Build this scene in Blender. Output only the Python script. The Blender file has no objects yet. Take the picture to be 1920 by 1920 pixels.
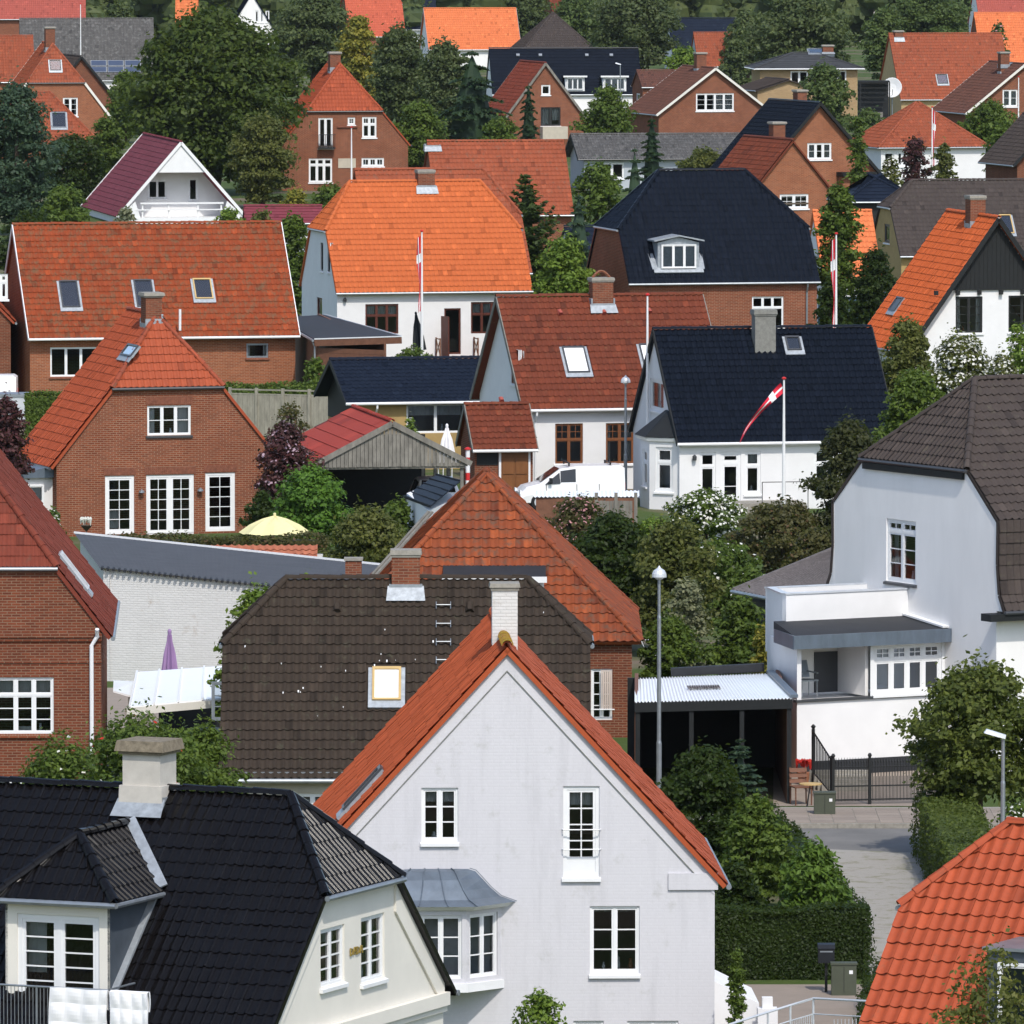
import bpy, math, random
import numpy as np
from mathutils import Vector, Matrix
R = math.radians
random.seed(11); rng = np.random.default_rng(11)
scene = bpy.context.scene
col = scene.collection
# ------------------------------------------------------------------ camera
FPX = 1920*320/36.0                  # focal length in photograph pixels
CAMH = 25.0
TH = math.atan(1230/FPX)
cam_d = bpy.data.cameras.new('camera'); cam_d.lens = 320; cam_d.sensor_width = 36
cam_d.clip_start = 1; cam_d.clip_end = 6000
cam = bpy.data.objects.new('camera', cam_d); col.objects.link(cam)
cam.location = (0, 0, CAMH); cam.rotation_euler = (R(90)-TH, 0, 0)
scene.camera = cam
# ------------------------------------------------------------------ sky, sun, exposure
SUN_EL, SUN_AZ = 50, 16              # elevation; azimuth to the right of straight behind the camera
sdir = Vector((math.sin(R(SUN_AZ))*math.cos(R(SUN_EL)), -math.cos(R(SUN_AZ))*math.cos(R(SUN_EL)), math.sin(R(SUN_EL))))
world = bpy.data.worlds.new('World'); scene.world = world; world.use_nodes = True
wn = world.node_tree
sky = wn.nodes.new('ShaderNodeTexSky'); sky.sky_type = 'NISHITA'; sky.sun_disc = False
sky.sun_elevation = R(SUN_EL); sky.sun_rotation = math.atan2(sdir.x, sdir.y)
sky.air_density = 1.0; sky.dust_density = 1.4; sky.ozone_density = .6
bg = wn.nodes['Background']; bg.inputs['Strength'].default_value = 0.15
wn.links.new(sky.outputs[0], bg.inputs['Color'])
sun_d = bpy.data.lights.new('sun', 'SUN'); sun_d.energy = 2.3; sun_d.angle = R(1.2); sun_d.color = (1, .945, .86)
sun = bpy.data.objects.new('sun', sun_d); col.objects.link(sun)
sun.rotation_euler = (-sdir).to_track_quat('-Z', 'Y').to_euler(); sun.location = (30, -60, 120)
scene.view_settings.view_transform = 'Standard'; scene.view_settings.look = 'None'
scene.view_settings.exposure = 0.50; scene.view_settings.gamma = 1
scene.cycles.use_denoising = True
scene.cycles.max_bounces = 6; scene.cycles.diffuse_bounces = 3; scene.cycles.glossy_bounces = 2
scene.cycles.transparent_max_bounces = 10; scene.cycles.transmission_bounces = 2
scene.cycles.caustics_reflective = False; scene.cycles.caustics_refractive = False

# ------------------------------------------------------------------ photograph -> place
CT, ST = math.cos(TH), math.sin(TH)
def P(px, py, s):
    """the point seen at a photograph pixel, at the distance where one metre spans s pixels"""
    d = FPX/s; cx = (px-960)/FPX; cy = (960-py)/FPX
    return Vector((d*cx, d*(CT+cy*ST), CAMH+d*(cy*CT-ST)))
def ray(px, py):
    cx = (px-960)/FPX; cy = (960-py)/FPX
    return Vector((cx, CT+cy*ST, cy*CT-ST))
def G(px, py, z=0.0):
    r = ray(px, py); return Vector((0, 0, CAMH)) + r*((z-CAMH)/r.z)
def zp(py, s): return P(960, py, s).z
def proj(p):
    q = p - Vector((0, 0, CAMH)); d = q.y*CT - q.z*ST
    return 960+FPX*q.x/d, 960-FPX*(q.y*ST+q.z*CT)/d, FPX/d

# ------------------------------------------------------------------ materials
MATS = {}
def _new(name):
    m = bpy.data.materials.new(name); m.use_nodes = True
    nt = m.node_tree; nt.nodes.clear()
    out = nt.nodes.new('ShaderNodeOutputMaterial')
    return m, nt, out
def N(nt, t, **kw):
    n = nt.nodes.new(t)
    for k, v in kw.items():
        if k in n.inputs.keys(): n.inputs[k].default_value = v
        else: setattr(n, k, v)
    return n
def L(nt, a, b): nt.links.new(a, b)
def rgba(c): return (c[0], c[1], c[2], 1)
def mathn(nt, op, a, b=None, clamp=False):
    n = nt.nodes.new('ShaderNodeMath'); n.operation = op; n.use_clamp = clamp
    for i, x in enumerate((a, b)):
        if x is None: continue
        if isinstance(x, (int, float)): n.inputs[i].default_value = x
        else: nt.links.new(x, n.inputs[i])
    return n.outputs[0]
def mixc(nt, fac, a, b, mode='MIX'):
    n = nt.nodes.new('ShaderNodeMix'); n.data_type = 'RGBA'; n.blend_type = mode
    for sock, x in ((n.inputs[0], fac), (n.inputs[6], a), (n.inputs[7], b)):
        if isinstance(x, (int, float)): sock.default_value = x
        elif isinstance(x, tuple): sock.default_value = rgba(x)
        else: nt.links.new(x, sock)
    return n.outputs[2]
def piece_random(nt):
    g = N(nt, 'ShaderNodeNewGeometry'); o = N(nt, 'ShaderNodeObjectInfo')
    a = mathn(nt, 'ADD', g.outputs['Random Per Island'], o.outputs['Random'])
    return mathn(nt, 'FRACT', a)
def noise(nt, scale, detail=3, rough=.6, coord='Object', stretch=None):
    tc = N(nt, 'ShaderNodeTexCoord')
    if coord == 'World': v = N(nt, 'ShaderNodeNewGeometry').outputs['Position']
    else: v = tc.outputs[coord]
    if stretch:
        mp = N(nt, 'ShaderNodeMapping'); mp.inputs['Scale'].default_value = stretch
        L(nt, v, mp.inputs['Vector']); v = mp.outputs[0]
    n = N(nt, 'ShaderNodeTexNoise', Scale=scale, Detail=detail, Roughness=rough); L(nt, v, n.inputs['Vector'])
    return n.outputs['Fac']
def ramp(nt, fac, lo, hi):
    n = N(nt, 'ShaderNodeMapRange'); n.inputs[1].default_value = lo; n.inputs[2].default_value = hi
    L(nt, fac, n.inputs[0]); return n.outputs[0]
def bumpn(nt, h, strength=.3, dist=.02):
    b = N(nt, 'ShaderNodeBump', Strength=strength, Distance=dist); L(nt, h, b.inputs['Height']); return b.outputs[0]
def principled(nt, out, colr, rough=.7, spec=.4, metal=0, normal=None, coat=0):
    p = N(nt, 'ShaderNodeBsdfPrincipled'); p.inputs['Roughness'].default_value = rough
    p.inputs['Specular IOR Level'].default_value = spec; p.inputs['Metallic'].default_value = metal
    if coat: p.inputs['Coat Weight'].default_value = coat; p.inputs['Coat Roughness'].default_value = .08
    if isinstance(colr, tuple): p.inputs['Base Color'].default_value = rgba(colr)
    else: L(nt, colr, p.inputs['Base Color'])
    if normal: L(nt, normal, p.inputs['Normal'])
    L(nt, p.outputs[0], out.inputs[0]); return p
def tile_mat(name, c1, c2, moss=None, moss_amt=.0, rough=.65, spec=.12, big=.5, coat=0, bump=.25):
    """roof tiles: each piece its own shade, weather in drifts, lichen"""
    m, nt, out = _new(name)
    r = piece_random(nt)
    lo = noise(nt, .55, 4, .65, 'World')
    f = mathn(nt, 'ADD', mathn(nt, 'MULTIPLY', r, 1-big), mathn(nt, 'MULTIPLY', ramp(nt, lo, .3, .7), big), True)
    c = mixc(nt, f, c1, c2)
    c = mixc(nt, mathn(nt, 'GREATER_THAN', r, .96), c, tuple(min(.9, x*1.12) for x in c1))
    c = mixc(nt, mathn(nt, 'LESS_THAN', r, .04), c, tuple(x*.8 for x in c2))
    g = noise(nt, 9, 4, .7, 'World', (1, 1, .6))
    c = mixc(nt, mathn(nt, 'MULTIPLY', ramp(nt, g, .35, .75), .35), c, tuple(x*.55 for x in c1))
    if moss:
        k = noise(nt, 3.2, 5, .75, 'World')
        c = mixc(nt, mathn(nt, 'MULTIPLY', ramp(nt, k, .62-moss_amt*.25, .78-moss_amt*.25), .8), c, moss)
    h = noise(nt, 60, 3, .6, 'World')
    principled(nt, out, c, rough, spec, 0, bumpn(nt, h, bump, .006) if bump else None, coat)
    MATS[name] = m; return m
def paint_mat(name, c, rough=.6, var=.12, spec=.3, metal=0, sc=2.0, bump=.1, streak=False, dirt=None):
    m, nt, out = _new(name)
    a = noise(nt, sc, 5, .65, 'World', (1, 1, .35) if streak else None)
    cc = mixc(nt, ramp(nt, a, .3, .75), c, tuple(x*(1-var*2) for x in c))
    if dirt:
        k = noise(nt, .8, 6, .7, 'World')
        cc = mixc(nt, mathn(nt, 'MULTIPLY', ramp(nt, k, .58, .75), .5), cc, dirt)
    r = piece_random(nt)
    cc = mixc(nt, mathn(nt, 'MULTIPLY', r, var), cc, tuple(x*.6 for x in c))
    principled(nt, out, cc, rough, spec, metal, bumpn(nt, noise(nt, 40, 3, .6, 'World'), bump, .004))
    MATS[name] = m; return m
def brick_mat(name, c1, c2, mortar, bump=.5, rough=.85, patch=.35, dirt=None, msize=.012, dirt_lo=.58, streak=0):
    m, nt, out = _new(name)
    tc = N(nt, 'ShaderNodeTexCoord')
    b = N(nt, 'ShaderNodeTexBrick'); L(nt, tc.outputs['UV'], b.inputs['Vector'])
    b.inputs['Scale'].default_value = 1; b.inputs['Brick Width'].default_value = .24; b.inputs['Row Height'].default_value = .072
    b.inputs['Mortar Size'].default_value = msize; b.inputs['Mortar Smooth'].default_value = .25; b.inputs['Bias'].default_value = 0
    b.inputs['Color1'].default_value = rgba(c1); b.inputs['Color2'].default_value = rgba(c2); b.inputs['Mortar'].default_value = rgba(mortar)
    a = noise(nt, .9, 5, .7, 'World')
    cc = mixc(nt, mathn(nt, 'MULTIPLY', ramp(nt, a, .35, .7), patch), b.outputs['Color'], tuple(x*.6 for x in c2))
    g = noise(nt, 14, 4, .7, 'World')
    cc = mixc(nt, mathn(nt, 'MULTIPLY', ramp(nt, g, .5, .8), .3), cc, tuple(x*1.25 for x in c1))
    if dirt:
        k = noise(nt, 1.4, 7, .75, 'World')
        cc = mixc(nt, mathn(nt, 'MULTIPLY', ramp(nt, k, dirt_lo, dirt_lo+.14), .75), cc, dirt)
    if streak:
        k2 = noise(nt, 2.6, 5, .7, 'World', (1, 1, .1))
        cc = mixc(nt, mathn(nt, 'MULTIPLY', ramp(nt, k2, .5, .78), streak), cc, tuple(x*.72 for x in c1))
    h = mathn(nt, 'SUBTRACT', 1.0, b.outputs['Fac'])
    h = mathn(nt, 'ADD', h, mathn(nt, 'MULTIPLY', noise(nt, 50, 3, .6, 'World'), .35))
    principled(nt, out, cc, rough, .06, 0, bumpn(nt, h, bump, .012))
    MATS[name] = m; return m
def leaf_mat(name, c1, c2, trans=.35, c3=None):
    m, nt, out = _new(name)
    r = piece_random(nt)
    f = mathn(nt, 'ADD', mathn(nt, 'MULTIPLY', r, .65), mathn(nt, 'MULTIPLY', ramp(nt, noise(nt, .7, 3, .6, 'World'), .35, .65), .35), True)
    c = mixc(nt, f, c1, c2)
    if c3: c = mixc(nt, mathn(nt, 'GREATER_THAN', r, .93), c, c3)
    d = N(nt, 'ShaderNodeBsdfPrincipled'); d.inputs['Roughness'].default_value = .55; d.inputs['Specular IOR Level'].default_value = .25
    L(nt, c, d.inputs['Base Color'])
    t = N(nt, 'ShaderNodeBsdfTranslucent'); L(nt, mixc(nt, .35, c, (.25, .32, .03)), t.inputs['Color'])
    mx = N(nt, 'ShaderNodeMixShader'); mx.inputs[0].default_value = trans
    L(nt, d.outputs[0], mx.inputs[1]); L(nt, t.outputs[0], mx.inputs[2]); L(nt, mx.outputs[0], out.inputs[0])
    MATS[name] = m; return m
def glass_mat(name, tint=(.62, .66, .68), rough=.03, refl=1.0):
    m, nt, out = _new(name)
    tr = N(nt, 'ShaderNodeBsdfTransparent'); tr.inputs[0].default_value = rgba(tint)
    gl = N(nt, 'ShaderNodeBsdfGlossy'); gl.inputs['Roughness'].default_value = rough
    fr = N(nt, 'ShaderNodeFresnel', IOR=1.5)
    w = N(nt, 'ShaderNodeBump', Strength=.08, Distance=.02); L(nt, noise(nt, .9, 2, .5, 'World'), w.inputs['Height']); L(nt, w.outputs[0], gl.inputs['Normal'])
    mx = N(nt, 'ShaderNodeMixShader'); L(nt, mathn(nt, 'MULTIPLY', fr.outputs[0], refl, True), mx.inputs[0])
    L(nt, tr.outputs[0], mx.inputs[1]); L(nt, gl.outputs[0], mx.inputs[2]); L(nt, mx.outputs[0], out.inputs[0])
    MATS[name] = m; return m

# ------------------------------------------------------------------ mesh building
class Frame:
    """a flat frame: u along, v up, w out of the surface"""
    def __init__(s, O, U, V, Nn): s.O, s.U, s.V, s.N = Vector(O), Vector(U), Vector(V), Vector(Nn)
    def p(s, u, v, w=0.0): return s.O + s.U*u + s.V*v + s.N*w
class MB:
    def __init__(s): s.v, s.f, s.uv = [], [], []
    def face(s, pts, uvs=None):
        i = len(s.v); s.v += [tuple(p) for p in pts]; s.f.append(tuple(range(i, i+len(pts))))
        if uvs is None:
            a, b, c = Vector(pts[0]), Vector(pts[1]), Vector(pts[2]); n = (b-a).cross(c-a)
            ax, ay, az = abs(n.x), abs(n.y), abs(n.z)
            if az >= ax and az >= ay: uvs = [(p[0], p[1]) for p in pts]
            elif ax > ay: uvs = [(p[1], p[2]) for p in pts]
            else: uvs = [(p[0], p[2]) for p in pts]
        s.uv += uvs
    def hexa(s, a, b):
        """a, b: two matching quads"""
        s.face(a[::-1]); s.face(b)
        for k in range(len(a)):
            j = (k+1) % len(a); s.face([a[k], a[j], b[j], b[k]])
    def box(s, x0, x1, y0, y1, z0, z1):
        a = [(x0, y0, z0), (x1, y0, z0), (x1, y1, z0), (x0, y1, z0)]
        s.hexa(a, [(x, y, z1) for x, y, z in a])
    def fbox(s, fr, u0, u1, v0, v1, w0, w1):
        q = [(u0, v0), (u1, v0), (u1, v1), (u0, v1)]
        s.hexa([fr.p(u, v, w0) for u, v in q], [fr.p(u, v, w1) for u, v in q])
    def prism(s, poly, vec):
        vec = Vector(vec); s.hexa([Vector(p) for p in poly], [Vector(p)+vec for p in poly])
    def bar(s, p0, p1, w, h, up=(0, 0, 1)):
        p0, p1 = Vector(p0), Vector(p1); d = (p1-p0).normalized(); up = Vector(up)
        if abs(d.dot(up)) > .98: up = Vector((0, 1, 0))
        x = d.cross(up).normalized(); y = x.cross(d)
        c = [(-w/2, -h/2), (w/2, -h/2), (w/2, h/2), (-w/2, h/2)]
        s.hexa([p0+x*a+y*b for a, b in c], [p1+x*a+y*b for a, b in c])
    def tube(s, pts, r, n=7):
        pts = [Vector(p) for p in pts]; rs = r if isinstance(r, (list, tuple)) else [r]*len(pts)
        rings = []
        for i, p in enumerate(pts):
            d = (pts[min(i+1, len(pts)-1)]-pts[max(i-1, 0)]).normalized()
            up = Vector((0, 0, 1)) if abs(d.z) < .95 else Vector((0, 1, 0))
            x = d.cross(up).normalized(); y = x.cross(d)
            rings.append([p+x*(rs[i]*math.cos(2*math.pi*k/n))+y*(rs[i]*math.sin(2*math.pi*k/n)) for k in range(n)])
        for a, b in zip(rings, rings[1:]):
            for k in range(n):
                j = (k+1) % n; s.face([a[k], a[j], b[j], b[k]])
        s.face(rings[0][::-1]); s.face(rings[-1])
    def lathe(s, prof, n=14, c=(0, 0, 0)):
        c = Vector(c); rings = [[c+Vector((r*math.cos(2*math.pi*k/n), r*math.sin(2*math.pi*k/n), z)) for k in range(n)] for r, z in prof]
        for a, b in zip(rings, rings[1:]):
            for k in range(n):
                j = (k+1) % n; s.face([a[k], a[j], b[j], b[k]])
        s.face(rings[0][::-1]); s.face(rings[-1])
    def mesh(s, name, mat, smooth=False):
        me = bpy.data.meshes.new(name); me.from_pydata(s.v, [], s.f)
        uv = me.uv_layers.new(name='UVMap'); uv.data.foreach_set('uv', np.array(s.uv, dtype=np.float32).ravel())
        me.materials.append(MATS[mat] if isinstance(mat, str) else mat)
        if smooth: me.polygons.foreach_set('use_smooth', [True]*len(me.polygons))
        me.update(); return me
    def build(s, name, mat, parent=None, smooth=False):
        return obj(name, s.mesh(name, mat, smooth), parent)
def obj(name, me, parent=None):
    o = bpy.data.objects.new(name, me); col.objects.link(o); o.parent = parent; return o
def fast_mesh(name, V, Fq, mat, smooth=False):
    """V (n,3) array, Fq (m,4) quads"""
    me = bpy.data.meshes.new(name); me.vertices.add(len(V)); me.vertices.foreach_set('co', V.astype(np.float32).ravel())
    m = len(Fq); me.loops.add(m*4); me.loops.foreach_set('vertex_index', Fq.astype(np.int32).ravel())
    me.polygons.add(m); me.polygons.foreach_set('loop_start', np.arange(0, m*4, 4, dtype=np.int32))
    if smooth: me.polygons.foreach_set('use_smooth', np.ones(m, dtype=bool))
    me.materials.append(MATS[mat]); me.update(calc_edges=True); return me
def tag(o, label=None, cat=None, group=None, kind=None):
    if label: o['label'] = label
    if cat: o['category'] = cat
    if group: o['group'] = group
    if kind: o['kind'] = kind
    return o
def thing(name, label, cat, loc=(0, 0, 0), rz=0, group=None):
    o = bpy.data.objects.new(name, None); col.objects.link(o); o.empty_display_size = .3
    o.location = loc; o.rotation_euler = (0, 0, rz); return tag(o, label, cat, group, 'thing')
def part(name, mat, parent, fn, smooth=False):
    mb = MB(); fn(mb); return mb.build(name, mat, parent, smooth)
# ------------------------------------------------------------------ roof tiles
TILE_N = {'glaze': 14, 'double': 8, 'pan': 6, 'wave': 8, 'flat': 2, 'rib': 6}
def tile_profile(style):
    n = TILE_N[style]; x = np.linspace(0, 1, n+1)
    if style == 'pan': z = np.array([.045, .012, 0, .004, .018, .045, .052])*1.05    # pan with its roll at the right
    elif style == 'double': z = .014*(1+np.cos(4*np.pi*x+.6))
    elif style == 'glaze':
        th = np.linspace(np.pi, 0, 9); x = np.concatenate([[0, .12, .3, .48], .76+.2*np.cos(th), [1.0]]); z = np.concatenate([[.008, .002, 0, .006], .008+.036*np.sin(th), [.008]])
    elif style == 'wave': z = .022*(1+np.cos(2*np.pi*x))
    elif style == 'rib': z = np.array([.03, .03, .004, 0, 0, .004, .03])
    else: z = np.zeros(n+1)
    return x, z
_tile_cache = {}
LIFT = {'glaze': .026, 'double': .028, 'pan': .038, 'wave': .024, 'flat': .03, 'rib': .03}
def single_tile(style, tw, th, mat, k):
    key = (style, round(tw, 3), round(th, 3), mat, k)
    if key in _tile_cache: return _tile_cache[key]
    x, z = tile_profile(style); n = len(x)-1
    r = random.Random(k*7+3); bow = r.uniform(-.004, .004); tl = r.uniform(-.006, .008)
    ov = .09*th; mb_v = []
    for yy, lift in ((0, LIFT[style]+tl*.6), (th+ov, .004)):
        for xi, zi in zip(x, z): mb_v.append((xi*tw, yy, zi+lift+bow*(xi-.5)))
    mb_v += mb_v[:n+1]
    for xi, zi in zip(x, z): mb_v.append((xi*tw, .004, zi+LIFT[style]+tl*.6-.014))
    V = np.array(mb_v); a = n+1; F_ = []
    for i in range(n):
        F_.append((i, i+1, a+i+1, a+i)); F_.append((3*a+i, 3*a+i+1, 2*a+i+1, 2*a+i))
    me = fast_mesh('tile', V, np.array(F_), mat, style != 'flat')
    _tile_cache[key] = me; return me
def clamp_range(pl, v):
    return np.interp(v, pl['vk'], pl['u0']), np.interp(v, pl['vk'], pl['u1'])

class House:
    """ridge along local x (length Ln), cross-section along local y (width W). Faces seen from outside:
    F front (y=0), R right end, B back, L left end. gable=True turns the L end to the camera."""
    def __init__(s, name, label, cat, px, sc, a, Ln, W, ze, zr, wall='brick_red', roof='tile_red', oh=.28, og=.12, hip0=None, hip1=None,
                 prof=None, gable=False, tile=(.23, .34, 'pan'), ridge=None, gutter='zinc', barge=None, group=None, base=-.3, z0=0.0,
                 individual=None, at=(0, 0), ground=0.0):
        s.sc, s.a, s.L, s.W, s.ze, s.zr = sc, a, Ln, W, ze, zr
        s.oh, s.og, s.wallm, s.roofm, s.tile, s.gut, s.barge = oh, og, wall, roof, tile, gutter, barge
        s.ridgem = ridge or roof; s.base = base; s.indiv = (sc >= 34) if individual is None else individual
        d = FPX/sc; rz = R(a)+(math.pi/2 if gable else 0)
        loc = Vector(((px-960)/sc, (d-(CAMH-3)*ST)/CT, z0)) - Matrix.Rotation(rz, 3, 'Z') @ Vector((at[0], at[1], 0))   # local point `at` stands in column px
        s.root = thing(name, label, cat, loc, rz, group)
        s.M = Matrix.Translation(loc) @ Matrix.Rotation(rz, 4, 'Z'); s.Mi = s.M.inverted()
        s.slope = (zr-ze)/(W/2)
        s.prof = prof or [(W/2+oh, ze-oh*s.slope), (0, zr)]
        s.hip = [hip0, hip1]                    # each None or (z, inset)
        for i in (0, 1):
            if s.hip[i] == 'full': s.hip[i] = (s.prof[0][1], W/2)
        s.faces = {'F': (Vector((0, 0, 0)), Vector((1, 0, 0)), Vector((0, -1, 0)), Ln), 'R': (Vector((Ln, 0, 0)), Vector((0, 1, 0)), Vector((1, 0, 0)), W),
                   'B': (Vector((Ln, W, 0)), Vector((-1, 0, 0)), Vector((0, 1, 0)), Ln), 'L': (Vector((0, W, 0)), Vector((0, -1, 0)), Vector((-1, 0, 0)), W)}
        s.holes = {k: [] for k in s.faces}
        s.roof_planes()
        s.wins = []; s.rooflights = []; s.cuts = []
    def fr(s, f):
        O, U, Nn, w = s.faces[f]; return Frame(O, U, Vector((0, 0, 1)), Nn)
    def _hit(s, O, Nn, px, py):
        o = s.Mi @ Vector((0, 0, CAMH)); d = s.Mi.to_3x3() @ ray(px, py)
        return o + d*((O-o).dot(Nn)/d.dot(Nn))
    def on(s, f, px, py):
        O, U, Nn, w = s.faces[f]; q = s._hit(O, Nn, px, py)-O; return q.dot(U), q.z
    def onroof(s, i, px, py):
        pl = s.planes[i]; q = s._hit(pl['O'], pl['N'], px, py)-pl['O']; return q.dot(pl['U']), q.dot(pl['V'])
    def tz(s, z):                              # half width of the roof at height z
        zs = [p[1] for p in s.prof]; ts = [p[0] for p in s.prof]; return float(np.interp(z, zs, ts))
    def zt(s, t):
        q = [s.prof[-1]]                       # down from the ridge as long as the roof runs outwards
        for p in s.prof[-2::-1]:
            if p[0] <= q[-1][0]: break
            q.append(p)
        return float(np.interp(t, [a for a, b in q], [b for a, b in q]))
    def xlim(s, e, z):
        out = -s.og; h = s.hip[e]; zr = s.prof[-1][1]
        if h:
            if s.prof[0][1] >= h[0]-1e-4: out = -s.oh
            if z > h[0]: out = out + (z-h[0])/(zr-h[0])*(h[1]-out)
        return out if e == 0 else s.L-out
    def roof_planes(s):
        s.planes = []; W = s.W
        for side in (0, 1):
            for (t0, z0), (t1, z1) in zip(s.prof, s.prof[1:]):
                ln = math.hypot(t0-t1, z1-z0); sg = 1 if side == 0 else -1
                V = Vector((0, sg*(t0-t1)/ln, (z1-z0)/ln)); U = Vector((sg, 0, 0)); Nn = U.cross(V)
                zk = sorted({z0, z1} | {h[0] for h in s.hip if h and z0 < h[0] < z1})
                u0, u1 = [], []
                for z in zk:
                    a, b = s.xlim(0, z), s.xlim(1, z)
                    if side: a, b = -b, -a
                    u0.append(a); u1.append(b)
                s.planes.append(dict(O=Vector((0, W/2-sg*t0, z0)), U=U, V=V, N=Nn, vk=[(z-z0)/(z1-z0)*ln for z in zk], u0=u0, u1=u1, len=ln, kind='side%d' % side))
        zr = s.prof[-1][1]
        for e in (0, 1):
            h = s.hip[e]
            if not h: continue
            x0 = s.xlim(e, h[0]); xi = h[1] if e == 0 else s.L-h[1]
            ln = math.hypot(xi-x0, zr-h[0]); V = Vector(((xi-x0)/ln, 0, (zr-h[0])/ln)); U = Vector((0, -1 if e == 0 else 1, 0)); Nn = U.cross(V)
            zk = sorted({h[0], zr} | {z for t, z in s.prof if h[0] < z < zr}); ts = [s.tz(z) for z in zk]
            s.planes.append(dict(O=Vector((x0, W/2, h[0])), U=U, V=V, N=Nn, vk=[(z-h[0])/(zr-h[0])*ln for z in zk], u0=[-t for t in ts], u1=ts, len=ln, kind='hip%d' % e))
    # ---- openings
    def win(s, f, x0, y0, x1, y1, lights=2, bars=(1, 2), top=0, tbars=(1, 1), frame='white_paint', sill='white_paint', curtain=None, glass='glass', fw=.05, sillx=.06, door=0, kick=0, deep=.1, name='window', metric=False, label=None):
        if metric: u0, z0, u1, z1 = x0, y0, x1, y1
        else:
            u0, z1 = s.on(f, x0, (y0)); u1, z0 = s.on(f, x1, y1)
            um, zt_ = s.on(f, (x0+x1)/2, y0); _, zb_ = s.on(f, (x0+x1)/2, y1); z1, z0 = zt_, zb_
        if u1-u0 < .05 or z1-z0 < .05: return
        if curtain is None and name == 'window' and s.sc > 20:
            q = random.random()
            if q < .3: curtain = [(.02, .2, .03, .97), (.8, .98, .03, .97)]
            elif q < .5: curtain = [(.02, .98, .72, .98)]
            elif q < .62: curtain = [(.02, .24, .03, .97)]
        s.holes[f].append((u0, u1, z0, z1)); s.wins.append((f, u0, u1, z0, z1, lights, bars, top, tbars, frame, sill, curtain, glass, fw, sillx, kick, deep, name, label))
    def build_window(s, rec):
        f, u0, u1, z0, z1, lights, bars, top, tbars, frame, sill, curtain, glass, fw, sillx, kick, deep, name, label = rec
        w = window_at(s.root, s.fr(f), u0, u1, z0, z1, lights, bars, top, tbars, frame, sill, curtain, glass, fw, sillx, kick, deep, name, label)
        if s.sc > 38 and kick == 0 and name == 'window' and z1-z0 > .7:
            fr = s.fr(f)
            for k in range(random.choice((1, 2, 2, 3))):
                u = u0+(u1-u0)*random.uniform(.15, .85); c = fr.p(u, z0+.06, -deep-.08); hh = random.uniform(.12, .3); rr = random.uniform(.035, .07)
                part('sill_ornament', random.choice(('white_paint', 'terracotta_pot', 'leaf_mid', 'white_blind', 'gold')), w, lambda m: m.lathe([(rr*.6, 0), (rr, hh*.4), (rr*.5, hh*.75), (rr*.7, hh)], 8, c))
    # ---- skylight on roof plane i through pixels
    def skylight(s, i, x0, y0, x1, y1, frame='dark_metal', pane='skylight_glass', apron='lead', uv=None):
        if uv: u0, u1, v0, v1 = uv
        else:
            (ua, va), (ub, vb) = s.onroof(i, (x0+x1)/2, y1), s.onroof(i, (x0+x1)/2, y0)
            u0, _ = s.onroof(i, x0, (y0+y1)/2); u1, _ = s.onroof(i, x1, (y0+y1)/2)
            if u0 > u1: u0, u1 = u1, u0
            v0, v1 = min(va, vb), max(va, vb)
        pl = s.planes[i]; fr = Frame(pl['O'], pl['U'], pl['V'], pl['N'])
        s.cuts.append((i, u0-.05, u1+.05, v0-.1, v1+.05))
        def fm(mb):
            b = .06; mb.fbox(fr, u0, u0+b, v0, v1, 0, .15); mb.fbox(fr, u1-b, u1, v0, v1, 0, .15)
            mb.fbox(fr, u0+b, u1-b, v0, v0+b, 0, .148); mb.fbox(fr, u0+b, u1-b, v1-b*1.3, v1, 0, .152)
        w = part('skylight', frame, s.root, fm)
        part('pane', pane, w, lambda mb: mb.fbox(fr, u0+.06, u1-.06, v0+.06, v1-.08, .09, .115))
        def ap(mb):
            mb.fbox(fr, u0-.1, u1+.1, v0-.22, v0-.002, .05, .105); mb.fbox(fr, u0-.1, u0-.002, v0, v1, .03, .1)
            mb.fbox(fr, u1+.002, u1+.1, v0, v1, .03, .1)
        part('flashing', apron, w, ap)
        return w
    # ---- chimney standing at the ridge (or at local x, y)
    def chimney(s, px, py_top, w, d, mat='brick_chimney', y=None, cap='concrete', py_base=None, x=None, capw=.1, caph=.12, pots=0, flash='lead', waist=None, name='chimney'):
        y = s.W/2 if y is None else y
        if x is None:
            q = s._hit(Vector((0, y, 0)), Vector((0, 1, 0)), px, py_top); x = q.x; z1 = q.z
        else:
            q = s._hit(Vector((x, 0, 0)), Vector((1, 0, 0)), px, py_top); y = q.y; z1 = q.z
        zb = s.zt(min(abs(y-s.W/2)+d/2, s.W/2))-.25
        c = part(name, mat, s.root, lambda mb: mb.box(x-w/2, x+w/2, y-d/2, y+d/2, zb, z1-caph))
        def cp(mb):
            mb.box(x-w/2-capw*.5, x+w/2+capw*.5, y-d/2-capw*.5, y+d/2+capw*.5, z1-caph-.06, z1-caph)
            mb.hexa([(x-w/2-capw, y-d/2-capw, z1-caph+.002), (x+w/2+capw, y-d/2-capw, z1-caph+.002), (x+w/2+capw, y+d/2+capw, z1-caph+.002), (x-w/2-capw, y+d/2+capw, z1-caph+.002)],
                    [(x-w/2-capw*.7, y-d/2-capw*.7, z1), (x+w/2+capw*.7, y-d/2-capw*.7, z1), (x+w/2+capw*.7, y+d/2+capw*.7, z1), (x-w/2-capw*.7, y+d/2+capw*.7, z1)])
        part('chimney_cap', cap, c, cp)
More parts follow.
